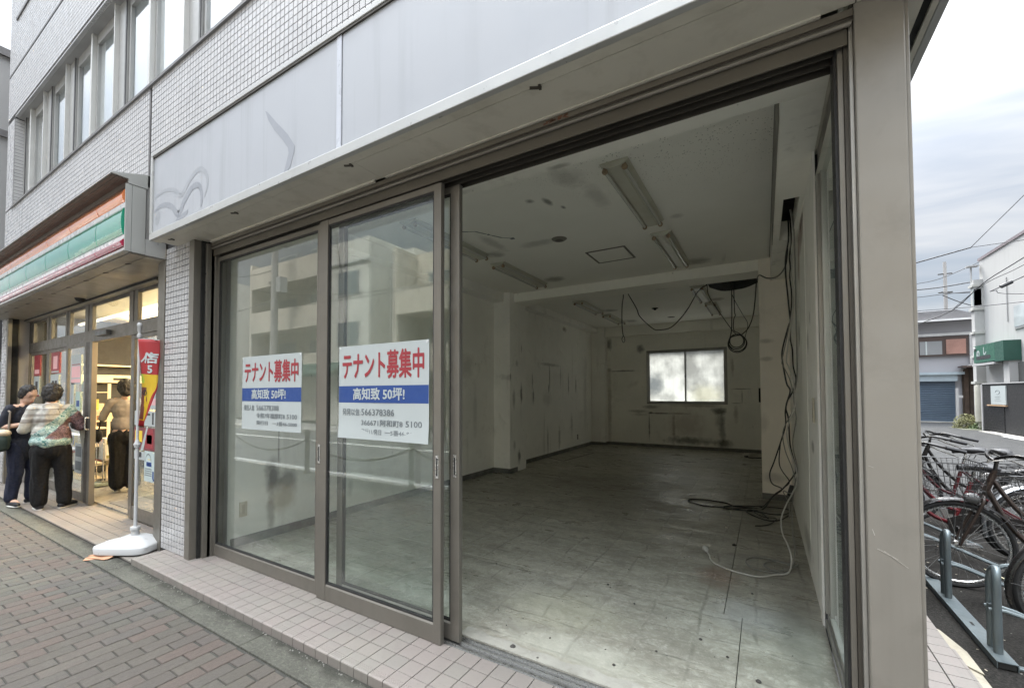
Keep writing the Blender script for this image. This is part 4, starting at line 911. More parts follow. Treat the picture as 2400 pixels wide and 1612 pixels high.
cw1 = [(0.24, 5.0, 3.3), (0.262, 5.0, 3.068), (0.251, 5.1, 2.786), (0.264, 5.2, 2.465), (0.222, 5.2, 2.095), (0.193, 5.2, 1.856), (0.209, 5.2, 1.79), (0.243, 5.2, 1.666), (0.259, 5.2, 1.487), (0.25, 5.2, 1.368), (0.214, 5.2, 1.261), (0.183, 5.2, 1.119), (0.209, 5.2, 0.942), (0.255, 5.2, 0.768), (0.259, 5.2, 0.634), (0.211, 5.1, 0.535), (0.158, 4.9, 0.473), (0.11, 4.7, 0.383), (0.113, 4.5, 0.308), (0.144, 4.3, 0.267), (0.16, 4.15, 0.207), (0.14, 4.2, 0.08), (0.044, 4.158, 0.058), (-0.064, 4.049, 0.058), (-0.211, 4.061, 0.058), (-0.349, 4.131, 0.058), (-0.419, 4.219, 0.06), (-0.446, 4.331, 0.065), (-0.469, 4.39, 0.07)]
cw2 = [(0.25, 5.0, 3.3), (0.268, 5.0, 3.065), (0.277, 5.1, 2.697), (0.28, 5.2, 2.206), (0.278, 5.2, 1.695), (0.247, 5.2, 1.482), (0.264, 5.2, 1.271), (0.231, 5.2, 1.015), (0.265, 5.2, 0.765), (0.238, 5.2, 0.594), (0.2, 4.9, 0.407), (0.195, 4.7, 0.263), (0.2, 4.5, 0.21), (0.186, 4.4, 0.12), (0.169, 4.404, 0.058), (0.104, 4.243, 0.058), (0.0, 4.2, 0.058), (-0.106, 4.216, 0.058), (-0.163, 4.353, 0.058), (-0.127, 4.477, 0.058), (0.002, 4.533, 0.058), (0.157, 4.481, 0.06), (0.21, 4.55, 0.06), (0.211, 4.482, 0.06), (0.151, 4.342, 0.062), (0.045, 4.247, 0.062), (-0.024, 4.308, 0.062), (-0.014, 4.421, 0.06), (0.065, 4.491, 0.06), (0.155, 4.437, 0.062)]
G = 'loose cables hanging down the right wall'
cable('hanging_cable', 'thick black cable on the right wall, its end looped flat on the floor', cb1, .0075, CBK, group=G)
cable('hanging_cable', 'thick black cable on the right wall, coiled in a dark heap by the column', cb2, .0065, CBK, group=G)
cable('hanging_cable', 'short black cable looping off the bundle at knee height beside the right column', cb3, .0055, CBK, group=G)
o = cable('hanging_cable', 'white cable on the right wall, snaking over the floor to its plug', cw1, .0062, CWH, group=G)
cable('hanging_cable', 'grey cable hanging down the right wall, coiled on the floor near the side window', cw2, .0055, CGY, group=G)
cw3 = [(a-.02+.02*math.sin(i), b_+.05, c) for i, (a, b_, c) in enumerate(cw1[1:16])]+[(.15,5.4,.5),(.2,5.5,.35),(.2,5.5,.2)]
cable('hanging_cable', 'thin grey cable twisted round the white one on the right wall, ending above the floor', cw3, .0045, CGY, group=G)
pq = MB(); d = Vector((-.35,.93,.1)).normalized()
pq.tube([Vector((-.469,4.39,.072)), Vector((-.478,4.415,.074)), Vector((-.488,4.44,.076)), Vector((-.499,4.47,.076)), Vector((-.506,4.492,.074))], [.007,.016,.023,.025,.016], 10)
pq.build('plug', CWH, o, smooth=True)
G2 = 'cables dangling from the middle beam and ceiling hole'
c1 = cable('dangling_cable', 'single black cable hanging straight down from the beam with a bare metal connector', [(-2.095, 7.5, 3.30),(-2.102, 7.62, 3.25), (-2.126, 7.62, 3.07), (-2.13, 7.62, 2.706), (-2.109, 7.62, 2.53)], .008, CBK, group=G2)
q = MB().tube(smoothpts([(-2.109,7.62,2.54),(-2.135,7.62,2.49),(-2.125,7.62,2.44),(-2.105,7.62,2.42),(-2.085,7.62,2.45),(-2.09,7.62,2.50),(-2.109,7.62,2.54)], 3), .007, 6); q.build('loop', CBK, c1)
MB().cbox((-2.103,7.62,2.455), (.02,.012,.07)).build('connector', SILV, c1)
cable('dangling_cable', 'black cable sagging in a wide curve from the beam to the ceiling hole', [(-2.01,7.5,3.30),(-2.006, 7.62, 3.25), (-1.875, 7.62, 2.998), (-1.818, 7.62, 2.851), (-1.614, 7.62, 2.633), (-1.51, 7.62, 2.596), (-1.325, 7.62, 2.617), (-1.157, 7.62, 2.766), (-1.03, 7.62, 2.937), (-0.932, 7.62, 3.115), (-0.848, 7.62, 3.223), (-0.76, 7.62, 3.27), (-.7,7.7,3.45)], .008, CBK, group=G2)
def circ(cx, cz, r, y, n=14, a0=0): return [(cx+r*math.cos(a0+2*math.pi*i/n), y+.012*math.sin(5*i/n), cz+r*1.05*math.sin(a0+2*math.pi*i/n)) for i in range(n)]
hc = [(-.43,8.0,3.42),(-0.431, 8.0, 3.184), (-0.44, 8.0, 2.629), (-0.461, 8.0, 2.462)]+circ(-.375,2.36,.115,8.0,14,2.6)+circ(-.362,2.34,.125,8.01,14,2.6)[:-2]+circ(-.372,2.37,.10,7.98,14,2.4)+circ(-.365,2.33,.135,8.02,14,2.4)[:-3]
cable('dangling_cable', 'thick black cable from the ceiling hole ending in a hanging coil of rings', hc, .008, CBK, 3, group=G2)
cable('dangling_cable', 'black cable running from the ceiling hole down behind the hanging coil, kinked halfway', [(-.40,8.0,3.42),(-0.401, 8.0, 3.181), (-0.395, 8.0, 2.85), (-.385,8,2.80),(-0.41, 8.0, 2.72), (-0.41, 8.0, 2.55), (-0.33, 8.0, 2.49), (-0.261, 8.0, 2.4), (-0.27, 8.0, 2.30)], .007, CBK, group=G2)
cable('dangling_cable', 'black cable from the right edge of the ceiling hole swinging in to the coil', [(-.085,8.0,3.42),(-0.087, 8.0, 3.231), (-0.129, 8.0, 2.802), (-0.204, 8.0, 2.574), (-0.3, 8.0, 2.47)], .008, CBK, group=G2)
cable('dangling_cable', 'thin black cable bowing out to the right of the hanging coil', [(-.43,8.0,3.42),(-0.426, 8.0, 3.141), (-0.29, 8.0, 2.818), (-0.212, 8.0, 2.637), (-0.248, 8.0, 2.446), (-.26,8,2.36)], .004, CBK, group=G2)
cable('dangling_cable', 'thin black cable slanting from the lamp behind the beam to the hanging coil', [(-.80,8.0,3.40),(-0.78, 8.0, 3.185), (-0.705, 8.0, 3.025), (-0.526, 8.0, 2.707), (-0.41, 8.0, 2.52), (-.35,8,2.46)], .006, CBK, group=G2)
cable('dangling_cable', 'black cable draped across the top of the right column to the wall bundle', [(-0.09, 7.9, 3.40), (-0.062, 7.45, 3.2), (-0.057, 7.07, 3.16), (-0.027, 6.95, 3.155), (0.049, 6.8, 3.07), (0.135, 6.5, 2.994), (0.19, 6.0, 2.925), (0.214, 5.4, 2.877), (.225,5.28,3.0)], .0075, CBK, group=G2)
cable('floor_cable', 'short dark cable lying at the foot of the back wall by the column', [(-.35,11.6,.06),(-.42,11.5,.06),(-.3,11.35,.06),(-.15,11.4,.06),(-.02,11.5,.06)], .012, CBK)
t = thing('cable_clamp', 'small bent metal clamp lying by the back wall near the right column', 'clamp', (-.4, 11.6, .05)); MB().cbox((-.40,11.62,.085), (.14,.05,.05)).cbox((-.33,11.62,.12), (.20,.03,.012)).build('body', ALUL, t)
t = thing('junction_box', 'small black box dangling low on the cables beside the right column', 'junction box', (.22, 5.9, .4)); MB().cbox((.235,5.85,.43), (.05,.05,.12), M3=Matrix.Rotation(.25,3,'Y')).build('body', CBK, t, bevel=.006)
# bits on the floor
GR = mat('floor_debris', (.05,.045,.04), .8)
q = MB()
for x, y, s_ in ((-.273,4.78,.022),(-1.27,2.21,.018),(-1.1,2.19,.009),(-.72,2.35,.01),(-.35,2.86,.011),(-.2,2.75,.009),(-1.05,3.3,.01),(-.05,2.6,.014),(-.8,3.1,.008),(-.55,2.6,.008),(-2.0,3.2,.009),(-.1,3.7,.01)):
    q.lathe((x, y, .05), [(s_*.8, 0), (s_, s_*.3), (s_*.4, s_*.8)], 7)
for i in range(90):
    q.cbox((random.uniform(-3.8,.15), 2.3+random.random()**2*4.5, .051), (random.uniform(.003,.012), random.uniform(.003,.008), .003), rz=random.uniform(0,3))
tag(q.build('floor_debris', GR), 'dark crumbs and grit scattered over the bare shop floor', 'debris', kind='stuff')
# ------------------------------------------------------------------ convenience store: sign box
cs_ = thing('store_sign', 'convenience store sign box with orange, green and red stripes under a metal hood', 'sign', (-7.8, 1.6, 2.85))
def stripe(name, c, rough=.12):
    m, nt, b, out = newmat(name); p = pos(nt)
    b.inputs['Base Color'].default_value = (*c, 1); b.inputs['Roughness'].default_value = rough; b.inputs['Coat Weight'].default_value = 1; b.inputs['Coat Roughness'].default_value = .02; b.inputs['Coat IOR'].default_value = 1.9
    n = noisef(nt, scaled(nt, p, 2.2, 2, 5), 1.0, 3, .55, 0, 1, 1.0)
    bp = N(nt, 'ShaderNodeBump'); bp.inputs['Distance'].default_value = .012; bp.inputs['Strength'].default_value = .5; nt.links.new(n, bp.inputs['Height'])
    nt.links.new(bp.outputs[0], b.inputs['Coat Normal']); return m
SOR, SGN, SRD = stripe('orange_acrylic', (.85,.27,.10)), stripe('green_acrylic', (.015,.30,.18)), stripe('red_acrylic', (.42,.012,.06))
SWH = mat('sign_white', (.58,.58,.58), .3, 0, .03, 3)
PANEL = mat('sign_end_panel', (.34,.345,.33), .4, .1, .04, 2, dirt=.1)
BROWN = mat('hood_underside', (.135,.11,.095), .5, .2, .12, 3)
XL = -11.35; XR = -4.985
MB().box(XL, XR-.002, 1.575, 1.69, 2.846, 3.46).build('backing', SWH, cs_)
xs = [-5.012, -5.66, -6.50, -7.33, -8.17, -9.02, -9.86, -10.70, XL]
for b_, a in zip(xs[:-1], xs[1:]):
    g = .006
    def pan(z0, z1, m, dep):
        q = MB(); n = 6; V = []
        prof = [(1.575, z0), (1.575-dep*.8, z0+.004), (1.575-dep, z0+.018)]+[(1.575-dep-.012*math.sin(math.pi*i/n), z0+.018+(z1-z0-.036)*i/n) for i in range(1, n)]+[(1.575-dep, z1-.018), (1.575-dep*.8, z1-.004), (1.575, z1)]
        q.prism(prof, a+g, b_-g, 'X'); return q.build('sign_panel', m, cs_, smooth=True)
    pan(3.295, 3.425, SOR, .04); pan(2.995, 3.245, SGN, .045); pan(2.885, 2.955, SRD, .05)
MB().box(XL, XR, 1.548, 1.575, 2.849, 2.880).box(XL, XR, 1.540, 1.575, 2.957, 2.993).box(XL, XR, 1.540, 1.575, 3.247, 3.293).build('white_band', SWH, cs_)
MB().box(XL, XR, 1.53, 1.58, 2.838, 2.848).build('bottom_lip', SIGNF, cs_, bevel=.002)
MB().box(XR, -4.968, 1.535, 1.582, 2.838, 3.462).build('end_panel', PANEL, cs_, bevel=.002); MB().box(XR, -4.970, 1.5845, 1.69, 2.838, 3.466).build('end_panel', PANEL, cs_, bevel=.002)
MB().box(XL, -4.975, 1.691, 1.86, 2.838, 2.99).build('bracket', SIGNF, cs_, bevel=.002)
MB().box(-5.05, -4.99, 1.70, 1.855, 2.99, 3.50).build('bracket_post', mat('bracket_dark_grey', (.30,.30,.29), .5), cs_)  # post in a darker grey than the bracket
hp = [(1.43,3.508),(1.43,3.516),(1.55,3.575),(1.70,3.60),(1.86,3.615),(1.86,3.60),(1.70,3.47),(1.555,3.47),(1.552,3.505)]
MB().prism([(1.43,3.513),(1.70,3.603),(1.70,3.468),(1.555,3.468),(1.553,3.508)], -4.99, -4.966, 'X').build('hood_end', PANEL, cs_, bevel=.001)
MB().prism([(1.425,3.512),(1.43,3.523),(1.70,3.607),(1.86,3.64),(1.86,3.625),(1.70,3.598),(1.436,3.512)], XL, -4.968, 'X').build('hood', PANEL, cs_)
MB().prism([(1.44,3.506),(1.70,3.590),(1.70,3.462),(1.56,3.462),(1.555,3.50)], XL, -4.992, 'X').build('hood_underside', BROWN, cs_)
rb = MB()
for y in (1.47, 1.51): rb.box(XL, -4.992, y, y+.006, 3.496, 3.506)
rb.build('underside_rib', BROWN, cs_)
sb = mat('store_soffit', (.30,.28,.245), .38, .25, .08, 2, dirt=.5, ds=5, dirtc=(.16,.14,.11))
MB().box(XL, -4.99, 1.585, 1.70, 2.826, 2.838).build('soffit_board', sb, cs_); MB().box(XL, -4.99, 1.704, 2.05, 2.822, 2.836).build('soffit_board', sb, cs_)
for i in range(10): MB().cbox((-5.4-.6*i, 1.702, 2.822), (.07, .014, .006), rz=.3).build('joint_clip', ALUD, cs_)
MB().tube([(-4.966, 1.83, 3.56), (-4.93, 1.83, 3.56)], .02, 8).box(-4.985, -4.94, 1.78, 1.86, 3.45, 3.60).build('fixing', ALUD, cs_)

# ------------------------------------------------------------------ store front
sf2 = thing('glazed_storefront', 'grey bronze glazed front of the convenience store with transom windows above the doors', 'storefront', (-8, 2.15, 0))
BG = mat('store_frame', (.165,.152,.132), .42, .45, .06, 3, dirt=.2); BGD = mat('store_frame_dark', (.08,.072,.062), .5, .3)
MB().box(-11.05, -5.75, 2.06, 2.20, 2.79, 2.86).build('header', sb, sf2); MB().box(-11.05, -5.7, 2.05, 2.058, 2.80, 2.84).build('dark_joint', BLACK, sf2)
MB().box(-11.05, -5.76, 2.12, 2.17, 2.245, 2.412).build('transom_bar', BG, sf2, bevel=.003)
MB().box(-11.04, -5.76, 2.135, 2.165, 2.755, 2.80).build('top_rail', BGD, sf2)
for x0_, x1_ in ((-11.04,-10.84),(-10.08,-9.84),(-9.13,-8.92),(-8.27,-7.98),(-6.70,-6.44)):
    MB().box(x0_, x1_, 2.13, 2.175, 2.412, 2.79).build('mullion', BG, sf2, bevel=.003); MB().box((x0_+x1_)/2, (x0_+x1_)/2+.02, 2.125, 2.13, 2.412, 2.79).build('mullion_groove', BGD, sf2)
for a, b_ in ((-10.84,-10.08),(-9.84,-9.13),(-8.92,-8.27),(-7.98,-6.70),(-6.44,-5.80)): MB().box(a, b_, 2.150, 2.155, 2.40, 2.77).build('transom_pane', GLASS, sf2)
MB().box(-5.80, -5.66, 2.10, 2.20, .03, 2.82).build('side_post', BG, sf2, bevel=.003)
MB().box(-5.12, -4.972, 1.852, 1.93, .0, 2.83).build('shutter_guide', ALU, sf2, bevel=.004); MB().box(-5.66, -5.02, 2.10, 2.2, .03, 2.84).build('side_board', BG, sf2, bevel=.003)
MB().box(-5.04, -4.97, 1.93, 2.12, .0, 2.84).build('side_return', BGD, sf2)
# left corner: track, dark slot, stepped panels
MB().box(-11.06, -10.96, 1.852, 1.90, 0, 2.84).build('corner_trim', ALU, sf2); MB().box(-11.06, -10.99, 1.90, 1.98, 0, 2.83).build('slot', BLACK, sf2); MB().box(-11.10, -11.045, 1.98, 2.17, 0, 2.83).build('side_board', BG, sf2)
MB().box(-11.045, -11.04, 2.0, 2.12, .0, 2.83).build('pale_board', mat('pale_board', (.38,.36,.34), .5), sf2)
# fixed panels and doors
def spane(x0, x1, z0, z1, y=2.15, rail=.13, st=.07, m=BG):
    t = MB().box(x0, x0+st, y-.018, y+.018, z0, z1).box(x1-st, x1, y-.018, y+.018, z0, z1).box(x0+st, x1-st, y-.015, y+.015, z0, z0+rail).box(x0+st, x1-st, y-.015, y+.015, z1-.05, z1)
    return t
f1 = spane(-11.0, -9.98, .03, 2.245).build('fixed_light', BG, sf2, bevel=.003); MB().box(-10.94, -10.05, 2.148, 2.152, .15, 2.2).build('pane', GLASS, f1)
f2 = spane(-9.97, -8.93, .03, 2.245).build('fixed_light', BG, sf2, bevel=.003); MB().box(-9.91, -9.0, 2.148, 2.152, .15, 2.2).build('pane', GLASS, f2)
f3 = spane(-6.62, -5.80, .03, 2.245, rail=.15, st=.10).build('fixed_light', BG, sf2, bevel=.003); MB().box(-6.53, -5.89, 2.148, 2.152, .17, 2.2).build('pane', GLASS, f3)
MB().box(-9.0, -6.6, 2.10, 2.26, -.1, .012).build('threshold', mat('door_threshold', (.14,.135,.125), .5, .4), sf2)
d = thing('automatic_door', 'narrow automatic glass door leaf left of the store entrance, half slid open', 'glass door', (-8.45, 2.13, .03)); 
spane(-8.92, -8.06, .035, 2.25, 2.115, .12, .075).build('frame', BG, d, bevel=.003); MB().box(-8.85, -8.13, 2.113, 2.117, .15, 2.2).build('pane', GLASS, d)
MB().box(-8.05, -7.90, 2.10, 2.16, .03, 2.25).build('leading_post', BGD, d, bevel=.003); MB().box(-7.90, -7.81, 2.09, 2.15, .03, 2.245).build('leading_stile', ALU, d, bevel=.003)
q = MB().tube(smoothpts([(-7.84,2.085,1.20),(-7.84,2.05,1.20),(-7.84,2.045,1.12),(-7.84,2.05,1.05),(-7.84,2.085,1.05)], 4), .009, 8); q.build('pull_handle', SILV, d)
t = thing('door_sensor', 'small dark motion sensor above the store entrance', 'sensor', (-7.4, 2.1, 2.33)); MB().box(-7.62,-7.22,2.06,2.12,2.30,2.36).build('body', mat('sensor_grey', (.12,.125,.125), .4), t, bevel=.01)
t = thing('door_camera', 'small dome camera under the store canopy', 'camera', (-7.9, 1.95, 2.82)); MB().lathe((-7.9,1.98,2.775), [(.01,0),(.04,.012),(.055,.035),(.06,.05)], 14).build('dome', BLACK, t, smooth=True)

# notices on the store glass
def notice(x, z, w_, h_, label, bits, y=2.140, base=PAPER):
    t = thing('notice', label, 'notice', (x, y, z), 'notices stuck on the store windows')
    MB().box(x-w_/2, x+w_/2, y-.001, y, z-h_/2, z+h_/2).build('sheet', base, t)
    for m, u0, u1, v0, v1 in bits: MB().box(x-w_/2+w_*u0, x-w_/2+w_*u1, y-.0022, y-.0012, z-h_/2+h_*v0, z-h_/2+h_*v1).build('print', m, t)
    return t
notice(-10.62, 2.02, .34, .36, 'red poster on the leftmost store window', ((PINKP,.1,.9,.1,.3),), base=REDP)
notice(-10.62, 1.66, .32, .34, 'white notice with a dark figure, under the leftmost red poster', ((DARKP,.3,.7,.25,.75),(REDP,.0,1,.0,.08)))
notice(-9.62, 2.03, .42, .34, 'red poster on the second store window', ((PINKP,.25,.75,.2,.8),(PAPER,.05,.95,.03,.1)), base=REDP)
notice(-9.64, 1.53, .42, .62, 'tall white notice with two rows of pictures below the red poster', ((DARKP,.2,.45,.66,.84),(DARKP,.55,.8,.66,.84),(DARKP,.1,.9,.50,.53),(DARKP,.1,.9,.43,.46),(REDP,.25,.45,.1,.35),(REDP,.55,.75,.1,.35)))
notice(-8.50, 1.88, .44, .42, 'pink and white notice on the sliding store door', ((PINKP,.08,.92,.22,.62),(REDP,.1,.9,.66,.69),(PINKP,.06,.94,.05,.18)), y=2.105)
notice(-8.63, 1.50, .14, .42, 'narrow white strip notice on the sliding store door', ((GREYP,.3,.5,.1,.9),), y=2.105)
notice(-8.38, 1.35, .20, .42, 'pale green notice low on the sliding store door', ((BLUEP,.2,.8,.5,.7),(GREYP,.2,.8,.1,.2)), y=2.105, base=mat('pale_green_paper', (.38,.50,.46), .5))
notice(-8.3, .62, .3, .42, 'notice with grey pictures at the bottom of the sliding store door', ((GREYP,.1,.9,.55,.9),(GREYP,.1,.9,.1,.4)), y=2.105)
t = notice(-6.045, .69, .28, .35, 'blue and white entrance notice low on the right store window', ((BLUEP,.22,.70,.50,.64),(PAPER,.35,.42,.53,.61),(PAPER,.50,.57,.53,.61),(YELP,.35,.6,.72,.74),(BLUEP,.80,.92,.10,.36),(BLUEP,.86,.97,.05,.12))+tuple((GREYP,.08,.72,.40-.07*i,.43-.07*i) for i in range(4)), base=mat('pale_notice', (.45,.53,.53), .5))
q = MB(); 
for i in range(20):
    a = math.pi*i/19; q.cbox((-6.075+.075*math.cos(a), 2.1375, .745+.085*math.sin(a)), (.012,.001,.006), M3=Matrix.Rotation(-a, 3, 'Y'))
q.build('ring_print', GREYP, t)
notice(-5.98, 1.50, .16, .30, 'small white and red price card beside the banner', ((REDP,0,1,.75,1),(PINKP,.1,.9,.15,.4)))
notice(-6.2, 1.24, .58, .17, 'white board with bold black letter shapes, behind the banner pole', ((DARKP,.12,.18,.2,.9),(DARKP,.12,.32,.2,.36),(DARKP,.42,.48,.4,.9),(DARKP,.55,.75,.7,.85),(DARKP,.85,.92,.1,.9)))
t = notice(-6.2, 1.0, .58, .26, 'colourful food poster below the black and white board', ((YELP,.05,.40,.35,.85),(REDP,.55,.92,.1,.95),(PINKP,.62,.86,.3,.7),(DARKP,.0,.2,.0,.2)), base=mat('maroon_print', (.20,.05,.06), .5))
q = MB().prism([(-6.30,.86),(-6.22,.86),(-6.10,1.14),(-6.14,1.14)], 2.137, 2.1375, 'Y').build('print', PAPER, t)
notice(-6.33, .80, .30, .10, 'white strip under the food poster', ((DARKP,.1,.7,.3,.9),))

# ------------------------------------------------------------------ inside of the store
WARM = mat('store_wall_cream', (.84,.70,.47), .6, 0, .04, 1); SFL = mat('store_floor', (.20,.19,.17), .35, 0, .1, 2)
struct('store_floor', MB().box(-11.3, -4.96, 2.2, 9, -.1, .03), SFL)
struct('entrance_mat', MB().box(-7.7, -6.65, 2.28, 3.1, .03, .038), mat('grey_mat', (.10,.10,.10), .95, 0, .2, 30))
struct('store_wall', MB().box(-11.35, -11.2, 2.2, 9, 0, 3.0).box(-11.3, -4.96, 9, 9.1, 0, 3.0).box(-5.05, -4.96, 2.2, 9, 0, 3.0), WARM)
struct('store_ceiling', MB().box(-11.3, -4.96, 2.2, 9, 2.95, 3.05), mat('store_ceiling_panel', (.62,.57,.46), .7, 0, .05, 2))
SHW = mat('shelf_cream', (.82,.72,.52), .45); SHD = mat('shelf_dark', (.06,.04,.035), .5)
un = thing('counter_unit', 'cream counter unit with a dark recess, stacked with food packs, on the left store wall', 'counter', (-11, 3.4, 0))
MB().box(-11.19, -10.95, 2.6, 4.7, 2.07, 2.10).box(-11.19, -10.93, 2.6, 4.7, 1.75, 1.90).box(-11.19, -11.15, 2.6, 4.7, 1.2, 1.75).build('upper_shelf', SHW, un, bevel=.004)
MB().box(-11.195, -11.18, 2.6, 4.7, 1.9, 2.07).build('recess', SHD, un); MB().box(-11.0,-10.92,3.25,3.42,1.80,1.845).build('price_display', DARKP, un)
MB().box(-11.19, -10.80, 2.6, 4.7, 1.0, 1.03).box(-11.19,-10.79,2.6,4.7,1.12,1.14).build('counter_top', SHW, un); MB().box(-11.19, -10.82, 2.6, 4.7, .05, 1.0).build('front', BLACK, un)
PK = [mat('pack_%s' % n_, c, .4, 0, .15, 20) for n_, c in (('cream', (.70,.60,.40)), ('straw', (.60,.48,.28)), ('brown', (.30,.15,.07)), ('white', (.72,.70,.62)), ('red', (.50,.06,.05)), ('green', (.12,.28,.12)), ('yellow', (.70,.50,.10)), ('blue', (.08,.14,.35)))]
rng = random.Random(3)
def pack(x, y, z, m, s=(.12,.14,.06)):
    t = MB().cbox((0,0,s[2]/2), s, rz=rng.uniform(-.25,.25)).build('food_pack', m, None, bevel=.008); t.location = (x, y, z)
    return tag(t, 'small food pack stacked on the counter unit inside the store', 'food pack', 'food packs on the store counter')
for k in range(3):
    for i in range(8): pack(-10.98+rng.uniform(-.05,.05), 2.72+.17*i, 1.142+.07*k, PK[rng.choice((0,0,1,3,2))], (rng.uniform(.12,.18), rng.uniform(.13,.17), .065))
for i in range(5): pack(-10.88, 2.8+.22*i, 1.032, PK[rng.choice((0,1,2))], (.15,.2,.085))
# magazine / snack racks behind the left windows and at the right window
def rack(x0, x1, y, label, n=5, face=-1):
    t = thing('display_rack', label, 'display rack', ((x0+x1)/2, y, 0)); MB().box(x0, x1, y, y+.30, .05, .12).box(x0, x0+.02, y+.28, y+.32, .05, 1.7).box(x1-.02, x1, y+.28, y+.32, .05, 1.7).build('frame', SHW, t)
    for k in range(n): MB().box(x0, x1, y, y+.3, .35+.3*k, .365+.3*k).build('shelf', SHW, t)
    for k in range(n):
        xx = x0+.06
        while xx < x1-.08:
            w_ = rng.uniform(.08, .16); h_ = rng.uniform(.14, .25)
            o = MB().cbox((0,0,h_/2), (w_, .1, h_), rz=rng.uniform(-.1,.1)).build('shelf_product', rng.choice(PK), None); o.location = (xx+w_/2, y+.1, .366+.3*k)
            tag(o, 'small coloured product standing on a display rack inside the store window', 'product', 'products on the store display racks'); xx += w_+.02
rack(-10.9, -9.4, 2.45, 'product rack behind the two left store windows')
rack(-6.45, -5.3, 2.5, 'product rack behind the right store window', 5)
# little trolley with a printed box inside the door
t = thing('box_trolley', 'chrome trolley with a printed carton standing inside the store entrance', 'trolley', (-9.3, 2.75, .03)); CHR = mat('chrome_wire', (.62,.60,.56), .2, .9)
q = MB()
for x, y in ((-9.45,2.62),(-9.45,2.95),(-9.15,2.62),(-9.15,2.95)): q.tube([(x,y,.03),(x,y,.80)], .011, 6)
q.box(-9.46,-9.14,2.6,2.97,.44,.46).box(-9.46,-9.14,2.6,2.97,.10,.12); q.build('frame', CHR, t)
MB().box(-9.44,-9.16,2.64,2.93,.462,.80).build('carton', PK[3], t, bevel=.004); MB().box(-9.159,-9.157,2.66,2.91,.70,.77).box(-9.159,-9.157,2.66,2.91,.48,.53).build('print', mat('carton_print', (.30,.26,.10), .6), t)
MB().box(-9.46,-9.10,2.45,3.1,.05,.09).build('tray', mat('tray_green', (.25,.28,.22), .5), t)
# fluorescent strips, lit; rear rows turned up to brighten the store walls
LITM = mat('lit_tube', (1,.93,.75), .5, emit=(1.0,.86,.60,1.0)); LITB = mat('lit_tube_boosted', (1,.93,.75), .5, emit=(1.0,.80,.50,26.0)); LIT2 = mat('lit_panel', (1,.95,.85), .5, emit=(1.0,.88,.66,1.5))
for yb, xs_ in ((2.60, [-10.45+1.25*i for i in range(4)]), (3.3, [-10.3+1.25*i for i in range(4)]), (4.4, [-10.3+1.25*i for i in range(4)]), (6.2, [-10.3+1.25*i for i in range(4)])):
    for x in xs_:
        o = MB().box(x, x+1.2, yb, yb+.045, 2.755, 2.785).build('ceiling_tube', LITM if yb < 2.7 else LITB, None, loc=(x+.6, yb, 2.8))
        tag(o, 'lit warm white tube under the convenience store ceiling', 'light tube', 'lit tubes in the store')
for i, (x, y) in enumerate(((-8.9,3.9),(-7.2,3.8),(-9.6,5.2))):
    o = MB().lathe((x,y,2.94), [(.07,0),(.07,.009)], 12).build('downlight', LIT2, None, loc=(x,y,2.85)); tag(o, 'small lit round downlight in the store ceiling', 'downlight', 'downlights in the store ceiling')
cm = thing('wall_unit', 'tall dark drinks fridge against the rear wall of the store', 'fridge', (-7, 8.6, 0)); MB().box(-8.5,-5.5,8.4,8.98,.03,2.1).build('body', SHD, cm, bevel=.01); MB().box(-8.4,-5.6,8.38,8.4,.3,2.0).build('door_glass', mat('fridge_pale_grey', (.5,.52,.5), .3), cm)  # door glass is plain pale grey, without emission

# ------------------------------------------------------------------ banner pole, white tank foot, cardboard
bn_ = thing('banner_pole', 'white telescopic banner pole standing in a white plastic water base', 'banner pole', (-5.19, 1.735, .02))
PX, PY = -5.19, 1.735
q = MB(); q.tube([(PX,PY,.20),(PX,PY,1.02)], .0145, 12).tube([(PX,PY,1.0),(PX,PY,2.13)], .0115, 12)
q.lathe((PX,PY,2.13), [(.012,0),(.018,.01),(.018,.05),(.022,.055),(.022,.075),(.012,.09)], 12).lathe((PX,PY,2.07), [(.012,0),(.02,.005),(.02,.035),(.012,.04)], 12)
q.lathe((PX,PY,1.0), [(.014,0),(.023,.01),(.023,.05),(.016,.07),(.013,.085)], 12).lathe((PX,PY,1.0-.0), [(.02,.02),(.03,.03),(.03,.045),(.02,.05)], 8)
for z in (.99,1.22,1.45,1.68,1.9): q.cbox((PX-.018,PY,z), (.012,.012,.03))
q.build('pole', WHITEP, bn_, smooth=True)
# base: tapering tank, seen from its long side
bq = MB(); d0 = Vector((-.86,-.51,0)); d1 = Vector((-.51,.86,0)); C0 = Vector((-5.245,1.715,0))
def ring(z, a, b_, sh=0, e=4.5, n=32):
    out = []
    for i in range(n):
        t_ = 2*math.pi*i/n; c, s = math.cos(t_), math.sin(t_)
        r = (abs(c)**e+abs(s)**e)**(-1/e); out.append(C0+d0*(a*r*c+sh)+d1*(b_*r*s)+Vector((0,0,z)))
    return out
rings = [ring(.022,.245,.155), ring(.03,.258,.168), ring(.085,.262,.172), ring(.095,.255,.166), ring(.11,.20,.13,-.03), ring(.15,.12,.085,-.05), ring(.165,.085,.06,-.055), ring(.17,.04,.04,-.06), ring(.172,.01,.01,-.06)]
V = [p for r_ in rings for p in r_]; n_ = 32
Fs = [(i*n_+j, i*n_+(j+1)%n_, (i+1)*n_+(j+1)%n_, (i+1)*n_+j) for i in range(len(rings)-1) for j in range(n_)]+[tuple(range(n_))[::-1], tuple((len(rings)-1)*n_+j for j in range(n_))]
bq.add(V, Fs); bq.build('water_base', WHITEP, bn_, smooth=True)
bc = MB().lathe((PX,PY,.16), [(.034,0),(.03,.06)], 16).lathe((PX,PY,.215), [(.038,0),(.040,.004),(.040,.03),(.037,.036)], 20); bc.build('collar', WHITEP, bn_, smooth=True)
